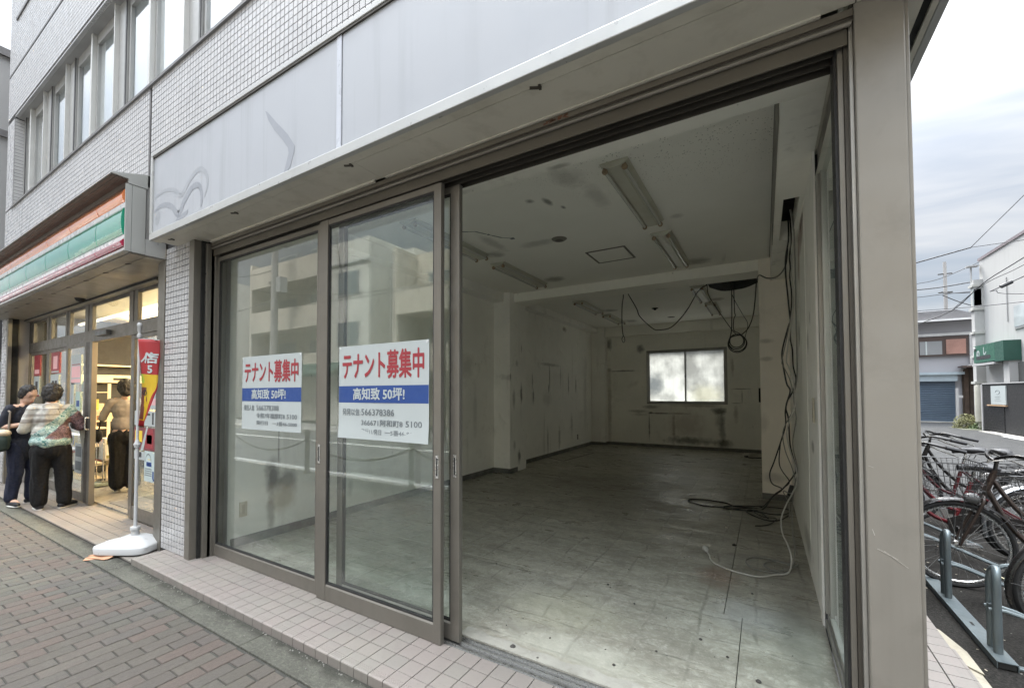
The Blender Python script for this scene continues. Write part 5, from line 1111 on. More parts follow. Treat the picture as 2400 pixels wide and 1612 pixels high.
cap_ = C0+d0*.20+d1*.0; MB().lathe((cap_.x,cap_.y,.09), [(.035,0),(.035,.012),(.03,.016)], 14).build('filler_cap', mat('cap_grey', (.6,.62,.63), .4), bn_)
cbd = thing('cardboard_scrap', 'torn brown cardboard wedged under the white banner base', 'cardboard', (-5.3, 1.5, .0)); CBM = mat('cardboard', (.45,.25,.15), .8, 0, .2, 14, dirt=.4, ds=20, dirtc=(.2,.09,.04)); q = MB()
for i, (x, y, z, a, b_, rz) in enumerate(((-5.36,1.545,.010,.17,.10,.6),(-5.28,1.50,.012,.22,.07,.3),(-5.31,1.47,.006,.14,.05,.9),(-5.22,1.535,.016,.12,.05,.1))):
    q.cbox((x,y,z), (a,b_,.005), M3=Matrix.Rotation(rz,3,'Z')@Matrix.Rotation(.12*(i-1),3,'X'))
q.cbox((-5.40,1.56,.03), (.07,.05,.035), rz=.6); q.build('sheet', CBM, cbd)
# banner cloth
fl = thing('banner', 'red and yellow promotional banner curling round the white pole', 'banner', (PX, PY, 1.5))
def flagmat():
    m, nt, b, out = newmat('banner_cloth'); uv = N(nt, 'ShaderNodeAttribute'); uv.attribute_name = 'uvw'
    sp = N(nt, 'ShaderNodeSeparateXYZ'); nt.links.new(uv.outputs['Vector'], sp.inputs[0]); u, v = sp.outputs[0], sp.outputs[1]
    nz_ = noisef(nt, uv.outputs['Vector'], 5, 2, .5, 0, 1)
    def gt(a, thr, wd=.004):
        r = N(nt, 'ShaderNodeMapRange'); r.inputs[1].default_value = thr-wd; r.inputs[2].default_value = thr+wd; nt.links.new(a, r.inputs[0]); return r.outputs[0]
    red, yel = (.33,.02,.024), (.60,.40,.02)
    c = mixc(nt, gt(v, .60), yel, red)
    # red flame along the free edge and the foot
    f = mul(nt, mul(nt, u, .9), mul(nt, mul(nt, v, -1.1), .62, 'ADD'), 'ADD'); c = mixc(nt, gt(mul(nt, f, mul(nt, nz_, .12), 'ADD'), 1.02, .01), c, red)
    c = mixc(nt, gt(mul(nt, v, -1), -.07), c, red)
    # green and black figure on the pole side
    g = mul(nt, mul(nt, u, -1.6), mul(nt, nz_, .8), 'ADD'); k1 = mul(nt, gt(g, .08, .03), mul(nt, gt(v, .50), gt(mul(nt, v, -1), -.60))); c = mixc(nt, k1, c, (.35,.50,.06))
    g2 = mul(nt, mul(nt, u, -1.5), mul(nt, nz_, 1.3), 'ADD'); k2 = mul(nt, gt(g2, .22, .02), mul(nt, gt(v, .08), gt(mul(nt, v, -1), -.45))); c = mixc(nt, k2, c, (.16,.05,.03))
    nt.links.new(c, b.inputs['Base Color']); b.inputs['Roughness'].default_value = .6
    return m
FW, FH = .18, .84; zt = 2.055; nu, nv = 12, 26; V = []; UV = []; Fc = []
fd = Vector((.80,.60,0)); fn = Vector((-.60,.80,0))
def fpt(u, v):
    wv = 1 if v > .45 else max(.12, v/.45)**.8
    return Vector((PX+.014,PY,0))+fd*(FW*u*wv)+fn*(.035*math.sin(3.2*u+4*v)+.03*u*(1-v))+Vector((0,0,zt-FH*(1-v)-.03*u*(1-v)))
for j in range(nv+1):
    for i in range(nu+1): V.append(fpt(i/nu, j/nv)); UV.append((i/nu, j/nv, 0))
for j in range(nv):
    for i in range(nu): a = j*(nu+1)+i; Fc.append((a, a+1, a+nu+2, a+nu+1))
q = MB().add(V, Fc); fo = q.build('cloth', flagmat(), fl, smooth=True)
at = fo.data.attributes.new('uvw', 'FLOAT_VECTOR', 'POINT'); at.data.foreach_set('vector', [c for t_ in UV for c in t_])
so2 = fo.modifiers.new('thick', 'SOLIDIFY'); so2.thickness = .001
o = MB().tube([(PX+.01,PY,2.06),(PX+.01+.18*.8,PY+.18*.6,2.05)], .004, 6).build('top_rod', WHITEP, fl)
def flagtext(s, size, u0, v0, m, off=.004):
    c = bpy.data.curves.new('bt', 'FONT'); c.body = s; c.size = size; c.offset = off; c.resolution_u = 2
    oo = bpy.data.objects.new('t', c); col.objects.link(oo); me = bpy.data.meshes.new_from_object(oo.evaluated_get(bpy.context.evaluated_depsgraph_get())); bpy.data.objects.remove(oo)
    bm = bmesh.new(); bm.from_mesh(me); bmesh.ops.triangulate(bm, faces=bm.faces); bmesh.ops.subdivide_edges(bm, edges=bm.edges, cuts=1); bm.to_mesh(me); bm.free()
    for v in me.vertices:
        p = fpt(u0+v.co.x/FW, v0+v.co.y/FH); v.co = p-fn*.004-Vector(fl.location)
    me.materials.clear(); me.materials.append(m); ob = bpy.data.objects.new('lettering', me); col.objects.link(ob); ob.parent = fl
flagtext('店', .11, .36, .74, PAPER, .003); flagtext('ノ', .12, .0, .74, PAPER, .003); flagtext('5', .10, .5, .62, PAPER, .003); flagtext('の', .07, .02, .36, DARKP, .002)
# ------------------------------------------------------------------ people
SKIN = mat('skin', (.52,.335,.25), .5, 0, .05, 12); HAIR = mat('black_hair', (.010,.008,.007), .6, 0, .3, 30)
LIPS = mat('lips', (.42,.16,.14), .5); 
NAVY = mat('navy_cloth', (.006,.008,.017), .8, 0, .2, 14, bmp=.003, bs=18); NAVYT = mat('navy_trousers', (.006,.009,.026), .8, 0, .2, 10, bmp=.004, bs=12); BLKC = mat('black_trousers', (.002,.002,.0025), .95, 0, .3, 10, bmp=.004, bs=10)
GREYS = mat('grey_beige_knit', (.26,.23,.21), .85, 0, .06, 12, bmp=.003, bs=25); SHOE = mat('black_canvas_shoe', (.015,.015,.018), .7); SOLE = mat('white_sole', (.5,.49,.46), .6)
def stripes():
    m, nt, b, out = newmat('striped_shirt'); p = pos(nt); sp = N(nt, 'ShaderNodeSeparateXYZ'); nt.links.new(p, sp.inputs[0])
    md = N(nt, 'ShaderNodeMath', operation='PINGPONG'); nt.links.new(sp.outputs[2], md.inputs[0]); md.inputs[1].default_value = .017
    r = N(nt, 'ShaderNodeMapRange'); r.inputs[1].default_value = .008; r.inputs[2].default_value = .0095; nt.links.new(md.outputs[0], r.inputs[0])
    nt.links.new(mixc(nt, r.outputs[0], (.08,.03,.035), (.45,.42,.40)), b.inputs['Base Color']); b.inputs['Roughness'].default_value = .85; return m
def jacket():
    m, nt, b, out = newmat('patterned_jacket'); p = pos(nt); sp = N(nt, 'ShaderNodeSeparateXYZ'); nt.links.new(p, sp.inputs[0])
    base = mixc(nt, noisef(nt, scaled(nt, p, 1, 1, 26), 1, 2, .5, .52, .6), (.42,.41,.37), (.22,.20,.18))
    sw_ = noisef(nt, scaled(nt, p, 16, 16, 22), 1, 5, .75, .42, .52, 2.2)
    teal = mixc(nt, sw_, (.03,.15,.15), (.36,.46,.43)); dark = mixc(nt, noisef(nt, p, 55, 5, .8, .45, .55, 1.5), (.05,.035,.04), (.25,.15,.16))
    # diagonal wave of teal, darker flowered patch below it, teal again at the hem
    dg = mul(nt, mul(nt, sp.outputs[1], 1.1), mul(nt, sp.outputs[2], -1), 'ADD')   # 1.1 y - z
    def rng_(a, lo, hi):
        r = N(nt, 'ShaderNodeMapRange'); r.inputs[1].default_value = lo; r.inputs[2].default_value = hi; nt.links.new(a, r.inputs[0]); return r.outputs[0]
    j = mul(nt, dg, mul(nt, noisef(nt, p, 9, 3, .5, 0, 1), .07), 'ADD')
    c = mixc(nt, rng_(j, .775, .785), base, teal); c = mixc(nt, rng_(j, .93, .945), c, dark)
    low = mul(nt, mul(nt, sp.outputs[2], -1), mul(nt, noisef(nt, p, 12, 3, .5, 0, 1), .06), 'ADD')
    c = mixc(nt, mul(nt, rng_(low, -.915, -.905), rng_(sp.outputs[1], 1.60, 1.63)), c, teal)
    c = mixc(nt, rng_(low, -.805, -.80), c, (.42,.42,.38))
    nt.links.new(c, b.inputs['Base Color']); b.inputs['Roughness'].default_value = .7; bump(nt, b, noisef(nt, p, 9, 4, .6, .2, .8), .02, .6); return m
FOLD = {'jacket': (.020, (11,11,7)), 'cardigan': (.012, (12,12,6)), 'trousers': (.014, (16,16,3.2)), 'sweater': (.010, (12,12,9)), 'hair': (.012, (38,38,16)), 'scarf': (.014, (22,22,6)), 'body_bag': (.02, (12,12,12))}
def caps(a, b_, ra, rb, n=12):
    a, b_ = Vector(a), Vector(b_); d = (b_-a); L = d.length; t = d.normalized() if L > 1e-6 else Vector((0,0,1)); P = []; Rr = []
    for k in range(5): th_ = math.pi/2*k/4; P.append(a-t*ra*math.cos(th_)); Rr.append(max(.001, ra*math.sin(th_)))
    for k in range(5): th_ = math.pi/2*k/4; P.append(b_+t*rb*math.sin(th_)); Rr.append(max(.001, rb*math.cos(th_)))
    return ('t', P, Rr, n)
def ell(c, r, rot=None): return ('e', c, r, rot)
def blob(name, shapes, m, parent, voxel, T, smooth_it=4, decim=None):
    q = MB()
    for s in shapes:
        if s[0] == 't': q.tube(s[1], s[2], s[3])
        else:
            c, r = s[1], s[2]; n = 16; V = []; Fs = []
            for i in range(9):
                ph = math.pi*i/8
                for j in range(n):
                    a = 2*math.pi*j/n; v = Vector((r[0]*math.sin(max(ph,.01))*math.cos(a), r[1]*math.sin(max(ph,.01))*math.sin(a), r[2]*math.cos(ph)))
                    if s[3] is not None: v = s[3] @ v
                    V.append(Vector(c)+v)
            for i in range(8):
                for j in range(n): Fs.append((i*n+j, i*n+(j+1)%n, (i+1)*n+(j+1)%n, (i+1)*n+j))
            Fs += [tuple(range(n))[::-1], tuple(8*n+j for j in range(n))]
            q.add(V, Fs)
    me = bpy.data.meshes.new('tmp'); me.from_pydata([tuple(v) for v in q.v], [], q.f); bm = bmesh.new(); bm.from_mesh(me); bmesh.ops.recalc_face_normals(bm, faces=bm.faces); bm.to_mesh(me); bm.free()
    o = bpy.data.objects.new('tmp', me); col.objects.link(o)
    r = o.modifiers.new('r', 'REMESH'); r.mode = 'VOXEL'; r.voxel_size = voxel
    if smooth_it: s_ = o.modifiers.new('s', 'SMOOTH'); s_.factor = .5; s_.iterations = smooth_it
    dg = bpy.context.evaluated_depsgraph_get(); me2 = bpy.data.meshes.new_from_object(o.evaluated_get(dg)); bpy.data.objects.remove(o)
    amp, fq = FOLD.get(name, (0, (1,1,1)))
    if amp:
        for v in me2.vertices:
            q_ = Vector((v.co.x*fq[0], v.co.y*fq[1], v.co.z*fq[2])); h_ = mnoise.noise(q_)+.5*mnoise.noise(q_*2.3)
            v.co += v.normal*amp*h_
    me2.transform(T); me2.polygons.foreach_set('use_smooth', [True]*len(me2.polygons)); me2.materials.clear(); me2.materials.append(m); me2.name = name
    ob = bpy.data.objects.new(name, me2); col.objects.link(ob); ob.parent = parent; return ob
def person(label, x, y, z, dirv, k, pose, wear):
    t = thing('person', label, 'person', (x, y, z))
    ang = math.atan2(dirv[1], dirv[0])-math.pi/2
    T = Matrix.Rotation(ang, 4, 'Z') @ Matrix.Scale(k, 4)
    hz, hp, ht = 1.49, pose.get('nod', .0), pose.get('turn', 0)
    HR = Matrix.Rotation(ht, 3, 'Z') @ Matrix.Rotation(-hp, 3, 'X'); HC = Vector((0, .015+.06*hp, 1.50))
    def H(v): return HC+HR @ Vector(v)
    B = [ell(H((0,0,.03)), (.076,.094,.108), HR), ell(H((0,.028,-.05)), (.056,.064,.062), HR), caps((0,-.01,1.30), H((0,-.02,-.06)), .052, .05), ell(H((0,.094,-.008)), (.013,.020,.024), HR), ell(H((0,.082,-.052)), (.022,.014,.012), HR),
         ell(H((.077,-.005,0)), (.010,.018,.028), HR), ell(H((-.077,-.005,0)), (.010,.018,.028), HR), ell(H((0,.075,.045)), (.05,.02,.02), HR)]
    B += [ell((0,0,1.18), (.145,.095,.17)), ell((0,0,.98), (.135,.095,.15)), ell((0,-.01,.86), (.155,.115,.11)), caps((-.13,0,1.33), (.13,0,1.33), .05, .05)]
    arms = pose['arms']
    for s in (-1, 1):
        sh, el, wr, tip = Vector((s*.165,0,1.315)), Vector(arms[s][0]), Vector(arms[s][1]), Vector(arms[s][2])
        B += [caps(sh, el, .047, .036), caps(el, wr, .037, .025)]
        d = (tip-wr).normalized(); side = d.cross(Vector((0,0,1))).normalized(); B.append(caps(wr, wr+d*.06, .026, .030))
        for f_, L_ in ((-.024,.058),(-.008,.068),(.009,.064),(.025,.05)):
            a = wr+d*.07+side*f_; mid = a+d*L_*.5+Vector((0,0,-.006)); B += [caps(a, mid, .0085, .008, 8), caps(mid, mid+d*L_*.4+Vector((0,0,-.016)), .008, .007, 8)]
        B.append(caps(wr+d*.02-side*.03*s, wr+d*.065-side*.055*s, .011, .009, 8))
    legs = pose['legs']
    for s in (-1, 1):
        hp_ = Vector((s*.085, 0, .84)); kn, an = Vector(legs[s][0]), Vector(legs[s][1]); B += [caps(hp_, kn, .082, .055), caps(kn, an, .052, .036), caps(an, an+Vector((s*.015,.13,-.045)), .036, .03)]
    blob('body', B, SKIN, t, .0085, T, 3)
    for w_ in wear(pose, H, HR): blob(w_[0], w_[1], w_[2], t, w_[3] if len(w_) > 3 else .011, T, w_[4] if len(w_) > 4 else 3)
    # shoes
    for s in (-1, 1):
        an = Vector(legs[s][1]); ft = pose.get('feet', {}).get(s, 0); Rz = Matrix.Rotation(ft, 3, 'Z')
        blob('shoe', [caps(an+Rz@Vector((0,-.03,-.045)), an+Rz@Vector((0,.16,-.055)), .042, .033), ell(an+Rz@Vector((0,.06,-.045)), (.042,.13,.035), Rz)], SHOE, t, .009, T, 2)
        blob('sole', [ell(an+Rz@Vector((0,.06,-.078)), (.047,.145,.016), Rz)], SOLE, t, .007, T, 1)
    return t, T, H, HR
def hairshape(H, HR, puff=1.0, back=0):
    return [ell(H((0,-.018,.055)), (.088*puff,.098*puff,.10*puff), HR), ell(H((0,-.045,.01)), (.084*puff,.07*puff,.095*puff), HR), ell(H((.05,-.02,.02)), (.045*puff,.06,.07*puff), HR), ell(H((-.05,-.02,.02)), (.045*puff,.06,.07*puff), HR)]
# woman in the striped shirt, looking down at her hands
P1 = dict(nod=.42, turn=.05, arms={1: ((.25,-.02,1.07), (.10,.20,1.12), (.0,.26,1.13)), -1: ((-.24,.0,1.07), (-.06,.22,1.08), (.03,.25,1.08))}, legs={1: ((.10,.02,.46), (.115,-.02,.09)), -1: ((-.09,.04,.46), (-.07,.02,.09))}, feet={1:-.2, -1:.3})
def wear1(p, H, HR):
    a = p['arms']
    coat = [ell((0,-.005,1.20), (.165,.112,.19)), ell((0,-.005,.99), (.165,.12,.22)), ell((0,-.01,.80), (.185,.135,.22)), caps((-.15,0,1.32), (.15,0,1.32), .058, .058)]
    for s in (-1, 1): coat.append(caps((s*.165,0,1.315), Vector(a[s][0])*.92+Vector((s*.165,0,1.315))*.08, .062, .055))
    pants = [caps((s*.085,0,.80), p['legs'][s][0], .10, .082) for s in (-1,1)]+[caps(p['legs'][s][0], Vector(p['legs'][s][1])+Vector((0,0,.02)), .080, .066) for s in (-1,1)]
    hair = hairshape(H, HR, .98)+[ell(H((0,-.10,-.02)), (.035,.04,.05), HR)]
    shirt = [ell((0,.048,1.21), (.082,.075,.125)), ell((0,.055,1.10), (.08,.07,.10))]
    return [('cardigan', coat, NAVY), ('trousers', pants, NAVYT), ('striped_shirt', shirt, stripes()), ('hair', hair, HAIR, .007, 2)]
t1, T1, H1, HR1 = person('woman in a striped shirt and navy cardigan, looking down, green bag on her arm', -8.74, 1.66, .008, (.93,.37), 1.0, P1, wear1)
for s in (-1, 1):
    blob('closed_eye', [caps(H1((s*.022,.088,.012)), H1((s*.046,.080,.012)), .0035, .003, 6)], HAIR, t1, .003, T1, 0); blob('eyebrow', [caps(H1((s*.02,.092,.036)), H1((s*.05,.080,.038)), .0035, .003, 6)], HAIR, t1, .003, T1, 0)
blob('mouth', [ell(H1((0,.097,-.053)), (.021,.008,.007), HR1)], LIPS, t1, .003, T1, 1)
BAGG = mat('dark_green_bag', (.035,.055,.045), .6, 0, .2, 8); BAGT = mat('tan_bag_top', (.50,.40,.28), .6)
def held(nm, label, cat, shapes, m, T, base, vox=.010):
    t = thing(nm, label, cat, base); T2 = T.copy(); q = Matrix.Translation(Vector(base)); 
    o = blob('body', shapes, m, t, vox, T2, 3); return t
bt = held('shoulder_bag', 'dark green bag with a tan flap hanging from the striped-shirt woman\'s arm', 'bag', [ell((.27,.02,.92), (.09,.115,.15)), ell((.26,.0,.84), (.085,.12,.09)), ell((.27,.05,.99), (.07,.09,.06))], BAGG, T1, t1.location)
blob('flap', [ell((.27,.065,1.0), (.075,.085,.055))], BAGT, bt, .01, T1, 3)
blob('strap', [caps((.20,-.04,1.33), (.21,.075,1.28), .012, .012), caps((.21,.075,1.28), (.23,.09,1.05), .012, .012), caps((.20,-.04,1.33), (.26,-.06,.98), .012, .012)], mat('bag_strap', (.20,.17,.14), .6), bt, .008, T1, 1)
# woman in the patterned jacket, seen from behind
P2 = dict(nod=.15, turn=-.15, arms={1: ((.28,.02,1.08), (.34,.22,1.10), (.30,.30,1.12)), -1: ((-.25,.02,1.07), (-.13,.22,1.10), (-.05,.28,1.10))}, legs={1: ((.12,.02,.45), (.13,.0,.09)), -1: ((-.10,.03,.45), (-.10,.05,.09))}, feet={1:-.7, -1:.25})
def wear2(p, H, HR):
    a = p['arms']
    jk = [ell((0,-.01,1.20), (.185,.125,.19)), ell((0,-.01,1.0), (.19,.135,.20)), ell((0,-.015,.90), (.205,.145,.13)), caps((-.155,0,1.32), (.155,0,1.32), .068, .068), caps((-.05,-.075,1.36), (.05,-.075,1.36), .04, .04), ell((0,-.10,1.28), (.09,.05,.09))]
    for s in (-1, 1): jk += [caps((s*.165,0,1.315), a[s][0], .072, .062), caps(a[s][0], Vector(a[s][0])*.5+Vector(a[s][1])*.5, .060, .055)]
    pants = [ell((0,-.01,.80), (.185,.135,.14))]+[caps((s*.09,0,.78), p['legs'][s][0], .105, .09) for s in (-1,1)]+[caps(p['legs'][s][0], Vector(p['legs'][s][1])+Vector((0,-.01,.02)), .09, .078) for s in (-1,1)]
    return [('jacket', jk, jacket()), ('trousers', pants, BLKC), ('hair', hairshape(H, HR, 1.12)+[ell(H((0,-.06,-.04)), (.07,.055,.06), HR)], HAIR, .007, 1)]
t2, T2, H2, HR2 = person('woman with short black hair in a white and teal patterned jacket, seen from behind', -8.06, 1.775, .008, (-.95,.25), 1.0, P2, wear2)
PEACH = mat('peach_plastic_bag', (.56,.36,.27), .3, 0, .12, 10, coat=.4)
t = held('plastic_bag', 'crumpled peach and grey plastic bag in the patterned-jacket woman\'s arms', 'bag', [ell((.34,.20,1.12), (.10,.10,.10)), ell((.27,.12,1.08), (.09,.09,.07))], PEACH, T2, t2.location)
blob('dark_side', [ell((.25,.10,1.10), (.085,.085,.08))], mat('grey_plastic', (.12,.12,.12), .3), t, .01, T2, 2)
t = held('scarf', 'pale beige scarf hanging from the patterned-jacket woman\'s right arm', 'scarf', [caps((.29,.10,1.04), (.33,.14,.80), .035, .045), caps((.33,.14,.80), (.36,.16,.64), .045, .04), ell((.355,.16,.60), (.045,.03,.05))], mat('beige_scarf', (.46,.45,.38), .85, 0, .08, 20), T2, t2.location)
# shopper inside the entrance
P3 = dict(nod=.1, turn=-.1, arms={1: ((.24,-.02,1.06), (.12,.16,1.05), (.05,.2,1.05)), -1: ((-.26,.05,1.08), (-.24,.24,1.22), (-.22,.32,1.28))}, legs={1: ((.09,.02,.45), (.09,.0,.09)), -1: ((-.08,.03,.45), (-.08,.03,.09))})
def wear3(p, H, HR):
    a = p['arms']
    kn = [ell((0,-.01,1.19), (.165,.112,.18)), ell((0,-.01,1.0), (.165,.12,.16)), caps((-.15,0,1.32), (.15,0,1.32), .055, .055)]
    for s in (-1, 1): kn += [caps((s*.165,0,1.315), a[s][0], .058, .048), caps(a[s][0], Vector(a[s][0])*.25+Vector(a[s][1])*.75, .047, .038)]
    pants = [ell((0,-.01,.82), (.17,.125,.14))]+[caps((s*.085,0,.80), p['legs'][s][0], .11, .10) for s in (-1,1)]+[caps(p['legs'][s][0], Vector(p['legs'][s][1])+Vector((0,-.01,.03)), .10, .095) for s in (-1,1)]
    return [('sweater', kn, GREYS), ('trousers', pants, BLKC), ('hair', hairshape(H, HR, 1.15)+[ell(H((0,-.07,-.05)), (.07,.055,.06), HR)], HAIR, .007, 1)]
t3, T3, H3, HR3 = person('shopper in a grey-beige sweater with her back to the street, inside the store entrance', -8.40, 2.66, .035, (-.90,.30), 1.04, P3, wear3)
t = held('handbag', 'black handbag hanging from the grey-sweater shopper\'s elbow', 'bag', [ell((-.30,.08,.83), (.05,.13,.10))], BLKC, T3, t3.location)
blob('strap', [caps((-.27,.05,1.07), (-.30,.16,.88), .009, .009), caps((-.27,.02,1.07), (-.30,.0,.88), .009, .009)], BLKC, t, .007, T3, 0)
# ------------------------------------------------------------------ bicycles and their rack
TYR = mat('tyre', (.022,.022,.022), .75, 0, .2, 20); RIM = mat('steel_rim', (.55,.55,.54), .25, .9, .08, 20); SPK = mat('spoke_steel', (.5,.5,.5), .3, .9)
FBK = mat('black_bike_paint', (.018,.016,.015), .3, .2, .1, 10, coat=.4); FRD = mat('maroon_bike_paint', (.085,.008,.012), .28, .2, .1, 10, coat=.5); FBR = mat('brown_bike_paint', (.045,.030,.024), .32, .3, .1, 10, coat=.4); FSV = mat('silver_bike_paint', (.42,.43,.44), .3, .8, .05, 10); REDB = mat('red_bike_paint', (.13,.010,.015), .3, .1, .1, 10, coat=.5)
SDL = mat('saddle_vinyl', (.03,.03,.033), .38, 0, .15, 12); BSK = mat('basket_wire', (.10,.10,.10), .4, .7); GRP = mat('grip_rubber', (.02,.02,.022), .6)
def wheel(t, hx, r, T, fender, fm):
    q = MB(); P = [(hx+r*math.cos(2*math.pi*i/40), 0, r+.002+r*math.sin(2*math.pi*i/40)) for i in range(40)]
    def ringpts(rr): return [(hx+rr*math.cos(2*math.pi*i/40), 0, r+rr*math.sin(2*math.pi*i/40)) for i in range(40)]
    w_ = MBt().tube(ringpts(r-.018), .018, 8, closed=True).bt('tyre', TYR, t, T)
    MBt().tube(ringpts(r-.042), .011, 6, closed=True).bt('rim', RIM, w_, T)
    s_ = MBt()
    for i in range(28):
        a = 2*math.pi*i/28; b_ = a+.35*(1 if i % 2 else -1)
        s_.tube([(hx+.022*math.cos(b_), .028*(1 if (i//2) % 2 else -1), r+.022*math.sin(b_)), (hx+(r-.045)*math.cos(a), 0, r+(r-.045)*math.sin(a))], .0013, 4, cap=False)
    s_.bt('spokes', SPK, w_, T)
    MBt().lathe((hx, -.045, r), [(.012,0),(.012,.015),(.024,.018),(.016,.03),(.016,.06),(.024,.072),(.012,.075),(.012,.09)], 10, 'Y').bt('hub', RIM, w_, T)
    if fender:
        a0, a1 = fender; q = MBt(); V = []; n = 22
        for i in range(n+1):
            a = a0+(a1-a0)*i/n
            for j, (dy, dr) in enumerate(((-.026,-.008),(-.018,.006),(0,.011),(.018,.006),(.026,-.008))): V.append((hx+(r+.018+dr)*math.cos(a), dy, r+(r+.018+dr)*math.sin(a)))
        Fs = [(i*5+j, i*5+j+1, (i+1)*5+j+1, (i+1)*5+j) for i in range(n) for j in range(4)]
        q.add(V, Fs); q.add([(a, b_, c+.0015) for a, b_, c in V], Fs); q.bt('mudguard', fm, t, T)
        am = a0+(a1-a0)*.25
        q = MBt()
        for sgn in (-1, 1):
            for am in (a0+(a1-a0)*.08, a0+(a1-a0)*.85): q.tube([(hx, .04*sgn, r), (hx+(r+.016)*math.cos(am), .024*sgn, r+(r+.016)*math.sin(am))], .002, 4)
        q.bt('mudguard_stay', SPK, t, T)
class MBt(MB):
    """like MB, in the bicycle's own frame; bt() places it"""
    def bt(s, name, m, parent, T, smooth=True):
        me = bpy.data.meshes.new(name); me.from_pydata([tuple((T @ Vector(p).to_4d()).to_3d()) for p in s.v], [], s.f); me.materials.append(m)
        if smooth:
            me.polygons.foreach_set('use_smooth', [True]*len(me.polygons))
            try: me.set_sharp_from_angle(angle=R(45))
            except Exception: pass
        bm = bmesh.new(); bm.from_mesh(me); bmesh.ops.recalc_face_normals(bm, faces=bm.faces); bm.to_mesh(me); bm.free()
        o = bpy.data.objects.new(name, me); col.objects.link(o); o.parent = parent; return o
def bicycle(label, x, y, rz, fm, fend=FBK, basket=True, steer=0.0, seat=.80, r=.335, seatcol=SDL, chrome=False):
    t = thing('bicycle', label, 'bicycle', (x, y, 0), 'bicycles parked in the side lot')
    T = Matrix.Rotation(rz, 4, 'Z'); ax = Vector((.20,0,.80))
    TS = T @ Matrix.Translation((.13,0,0)) @ Matrix.Rotation(steer, 4, 'Z') @ Matrix.Translation((-.13,0,0))
    wheel(t, 0, r, TS, (R(25), R(200)), fend); wheel(t, 1.10, r, T, (R(-20), R(165)), fend)
    q = MBt()
    for s in (-1, 1): q.tube(smoothpts([(0,.045*s,r),(.03,.046*s,r+.08),(.11,.045*s,r+.27),(.145,.04*s,r+.36),(.155,.0,r+.40)], 3), .011, 8)
    q.tube([(.15,0,r+.37),(.225,0,.93)], .016, 8); q.bt('fork', fm, t, TS)
    fr = MBt(); fr.tube([(.165,0,.76),(.215,0,.90)], .022, 10)
    fr.tube(smoothpts([(.20,0,.87),(.32,0,.66),(.48,0,.48),(.62,0,.42)], 4), .016, 8); fr.tube(smoothpts([(.175,0,.79),(.27,0,.56),(.40,0,.38),(.56,0,.30)], 4), .018, 8)
    fr.tube([(.565,0,.29),(.72,0,seat-.10)], .016, 8); fr.lathe((.565,-.035,.29), [(.022,0),(.022,.07)], 10, 'Y')
    for s in (-1, 1): fr.tube([(.58,.03*s,.29),(1.10,.055*s,r)], .009, 6); fr.tube([(.69,.02*s,seat-.17),(1.10,.055*s,r)], .008, 6)
    fr.bt('frame', fm, t, T)
    MBt().tube([(.70,0,seat-.16),(.745,0,seat)], .0125, 8).bt('seat_post', RIM, t, T)
    q = MBt(); V = []; n = 12; secs = ((-.14,.018,.0),(-.08,.024,.006),(-.02,.045,.008),(.04,.085,.006),(.09,.105,.008),(.125,.085,.0))
    for dx, hw, dz in secs:
        for j in range(n): a = 2*math.pi*j/n; V.append((.76+dx, hw*math.cos(a), seat+.035+dz+(.028+.012*(hw > .05))*math.sin(a)*(1 if math.sin(a) > 0 else 1.2)))
    Fs = [(i*n+j, i*n+(j+1)%n, (i+1)*n+(j+1)%n, (i+1)*n+j) for i in range(len(secs)-1) for j in range(n)]+[tuple(range(n))[::-1], tuple((len(secs)-1)*n+j for j in range(n))]
    q.add(V, Fs); sd_ = q.bt('saddle', seatcol, t, T)
    q = MBt()
    for s in (-1, 1): q.tube([(.82,.03*s,seat-.01),(.79,.03*s,seat-.06),(.85,.03*s,seat-.06)], .006, 5)
    q.bt('saddle_spring', SPK, sd_, T)
    q = MBt(); q.tube([(.22,0,.91),(.235,0,1.00)], .013, 8)
    hb = smoothpts([(.50,-.28,1.0),(.38,-.27,1.03),(.27,-.20,1.06),(.21,-.08,1.03),(.225,0,1.0),(.21,.08,1.03),(.27,.20,1.06),(.38,.27,1.03),(.50,.28,1.0)], 4)
    q.tube(hb, .0115, 8); h_ = q.bt('handlebar', FBK if not chrome else RIM, t, TS)
    for s in (-1, 1):
        MBt().tube([(.385,.271*s,1.029),(.52,.281*s,.996)], .0165, 8).bt('grip', GRP, h_, TS)
        MBt().tube(smoothpts([(.30,.225*s,1.035),(.36,.25*s,1.0),(.44,.27*s,.965),(.49,.275*s,.94)], 3), .006, 6).bt('brake_lever', ALUL, h_, TS)
    q = MBt()
    for s in (-1, 1): q.tube(smoothpts([(.30,.22*s,1.04),(.10,.16*s,1.0),(.08,.05*s,.88),(.17,.02*s,.74)], 4), .003, 5)
    q.bt('brake_cable', FBK, h_, TS)
    MBt().lathe((.05,-.0,.70), [(.03,0),(.045,.03),(.04,.07),(.01,.09)], 10, 'X').bt('lamp', mat('bike_lamp', (.12,.12,.12), .3), t, TS)
    if basket:
        q = MBt(); z0, z1 = .735, .985; 
        def rect(z, f): a, b_, w_ = -.23*f+(-.0), .115, .185*f; return [(a,-w_,z),(b_,-w_,z),(b_,w_,z),(a,w_,z)]
        for i in range(6):
            f = .82+.18*i/5; z = z0+(z1-z0)*i/5; P = rect(z, f); q.tube(P+[P[0]], .0022 if i < 5 else .0045, 5, cap=False)
        lo, hi = rect(z0, .82), rect(z1, 1.0)
        for e_ in range(4):
            a0, a1 = Vector(lo[e_]), Vector(lo[(e_+1)%4]); b0, b1 = Vector(hi[e_]), Vector(hi[(e_+1)%4])
            for k in range(10): u = k/10; q.tube([a0.lerp(a1,u), b0.lerp(b1,u)], .0019, 4, cap=False)
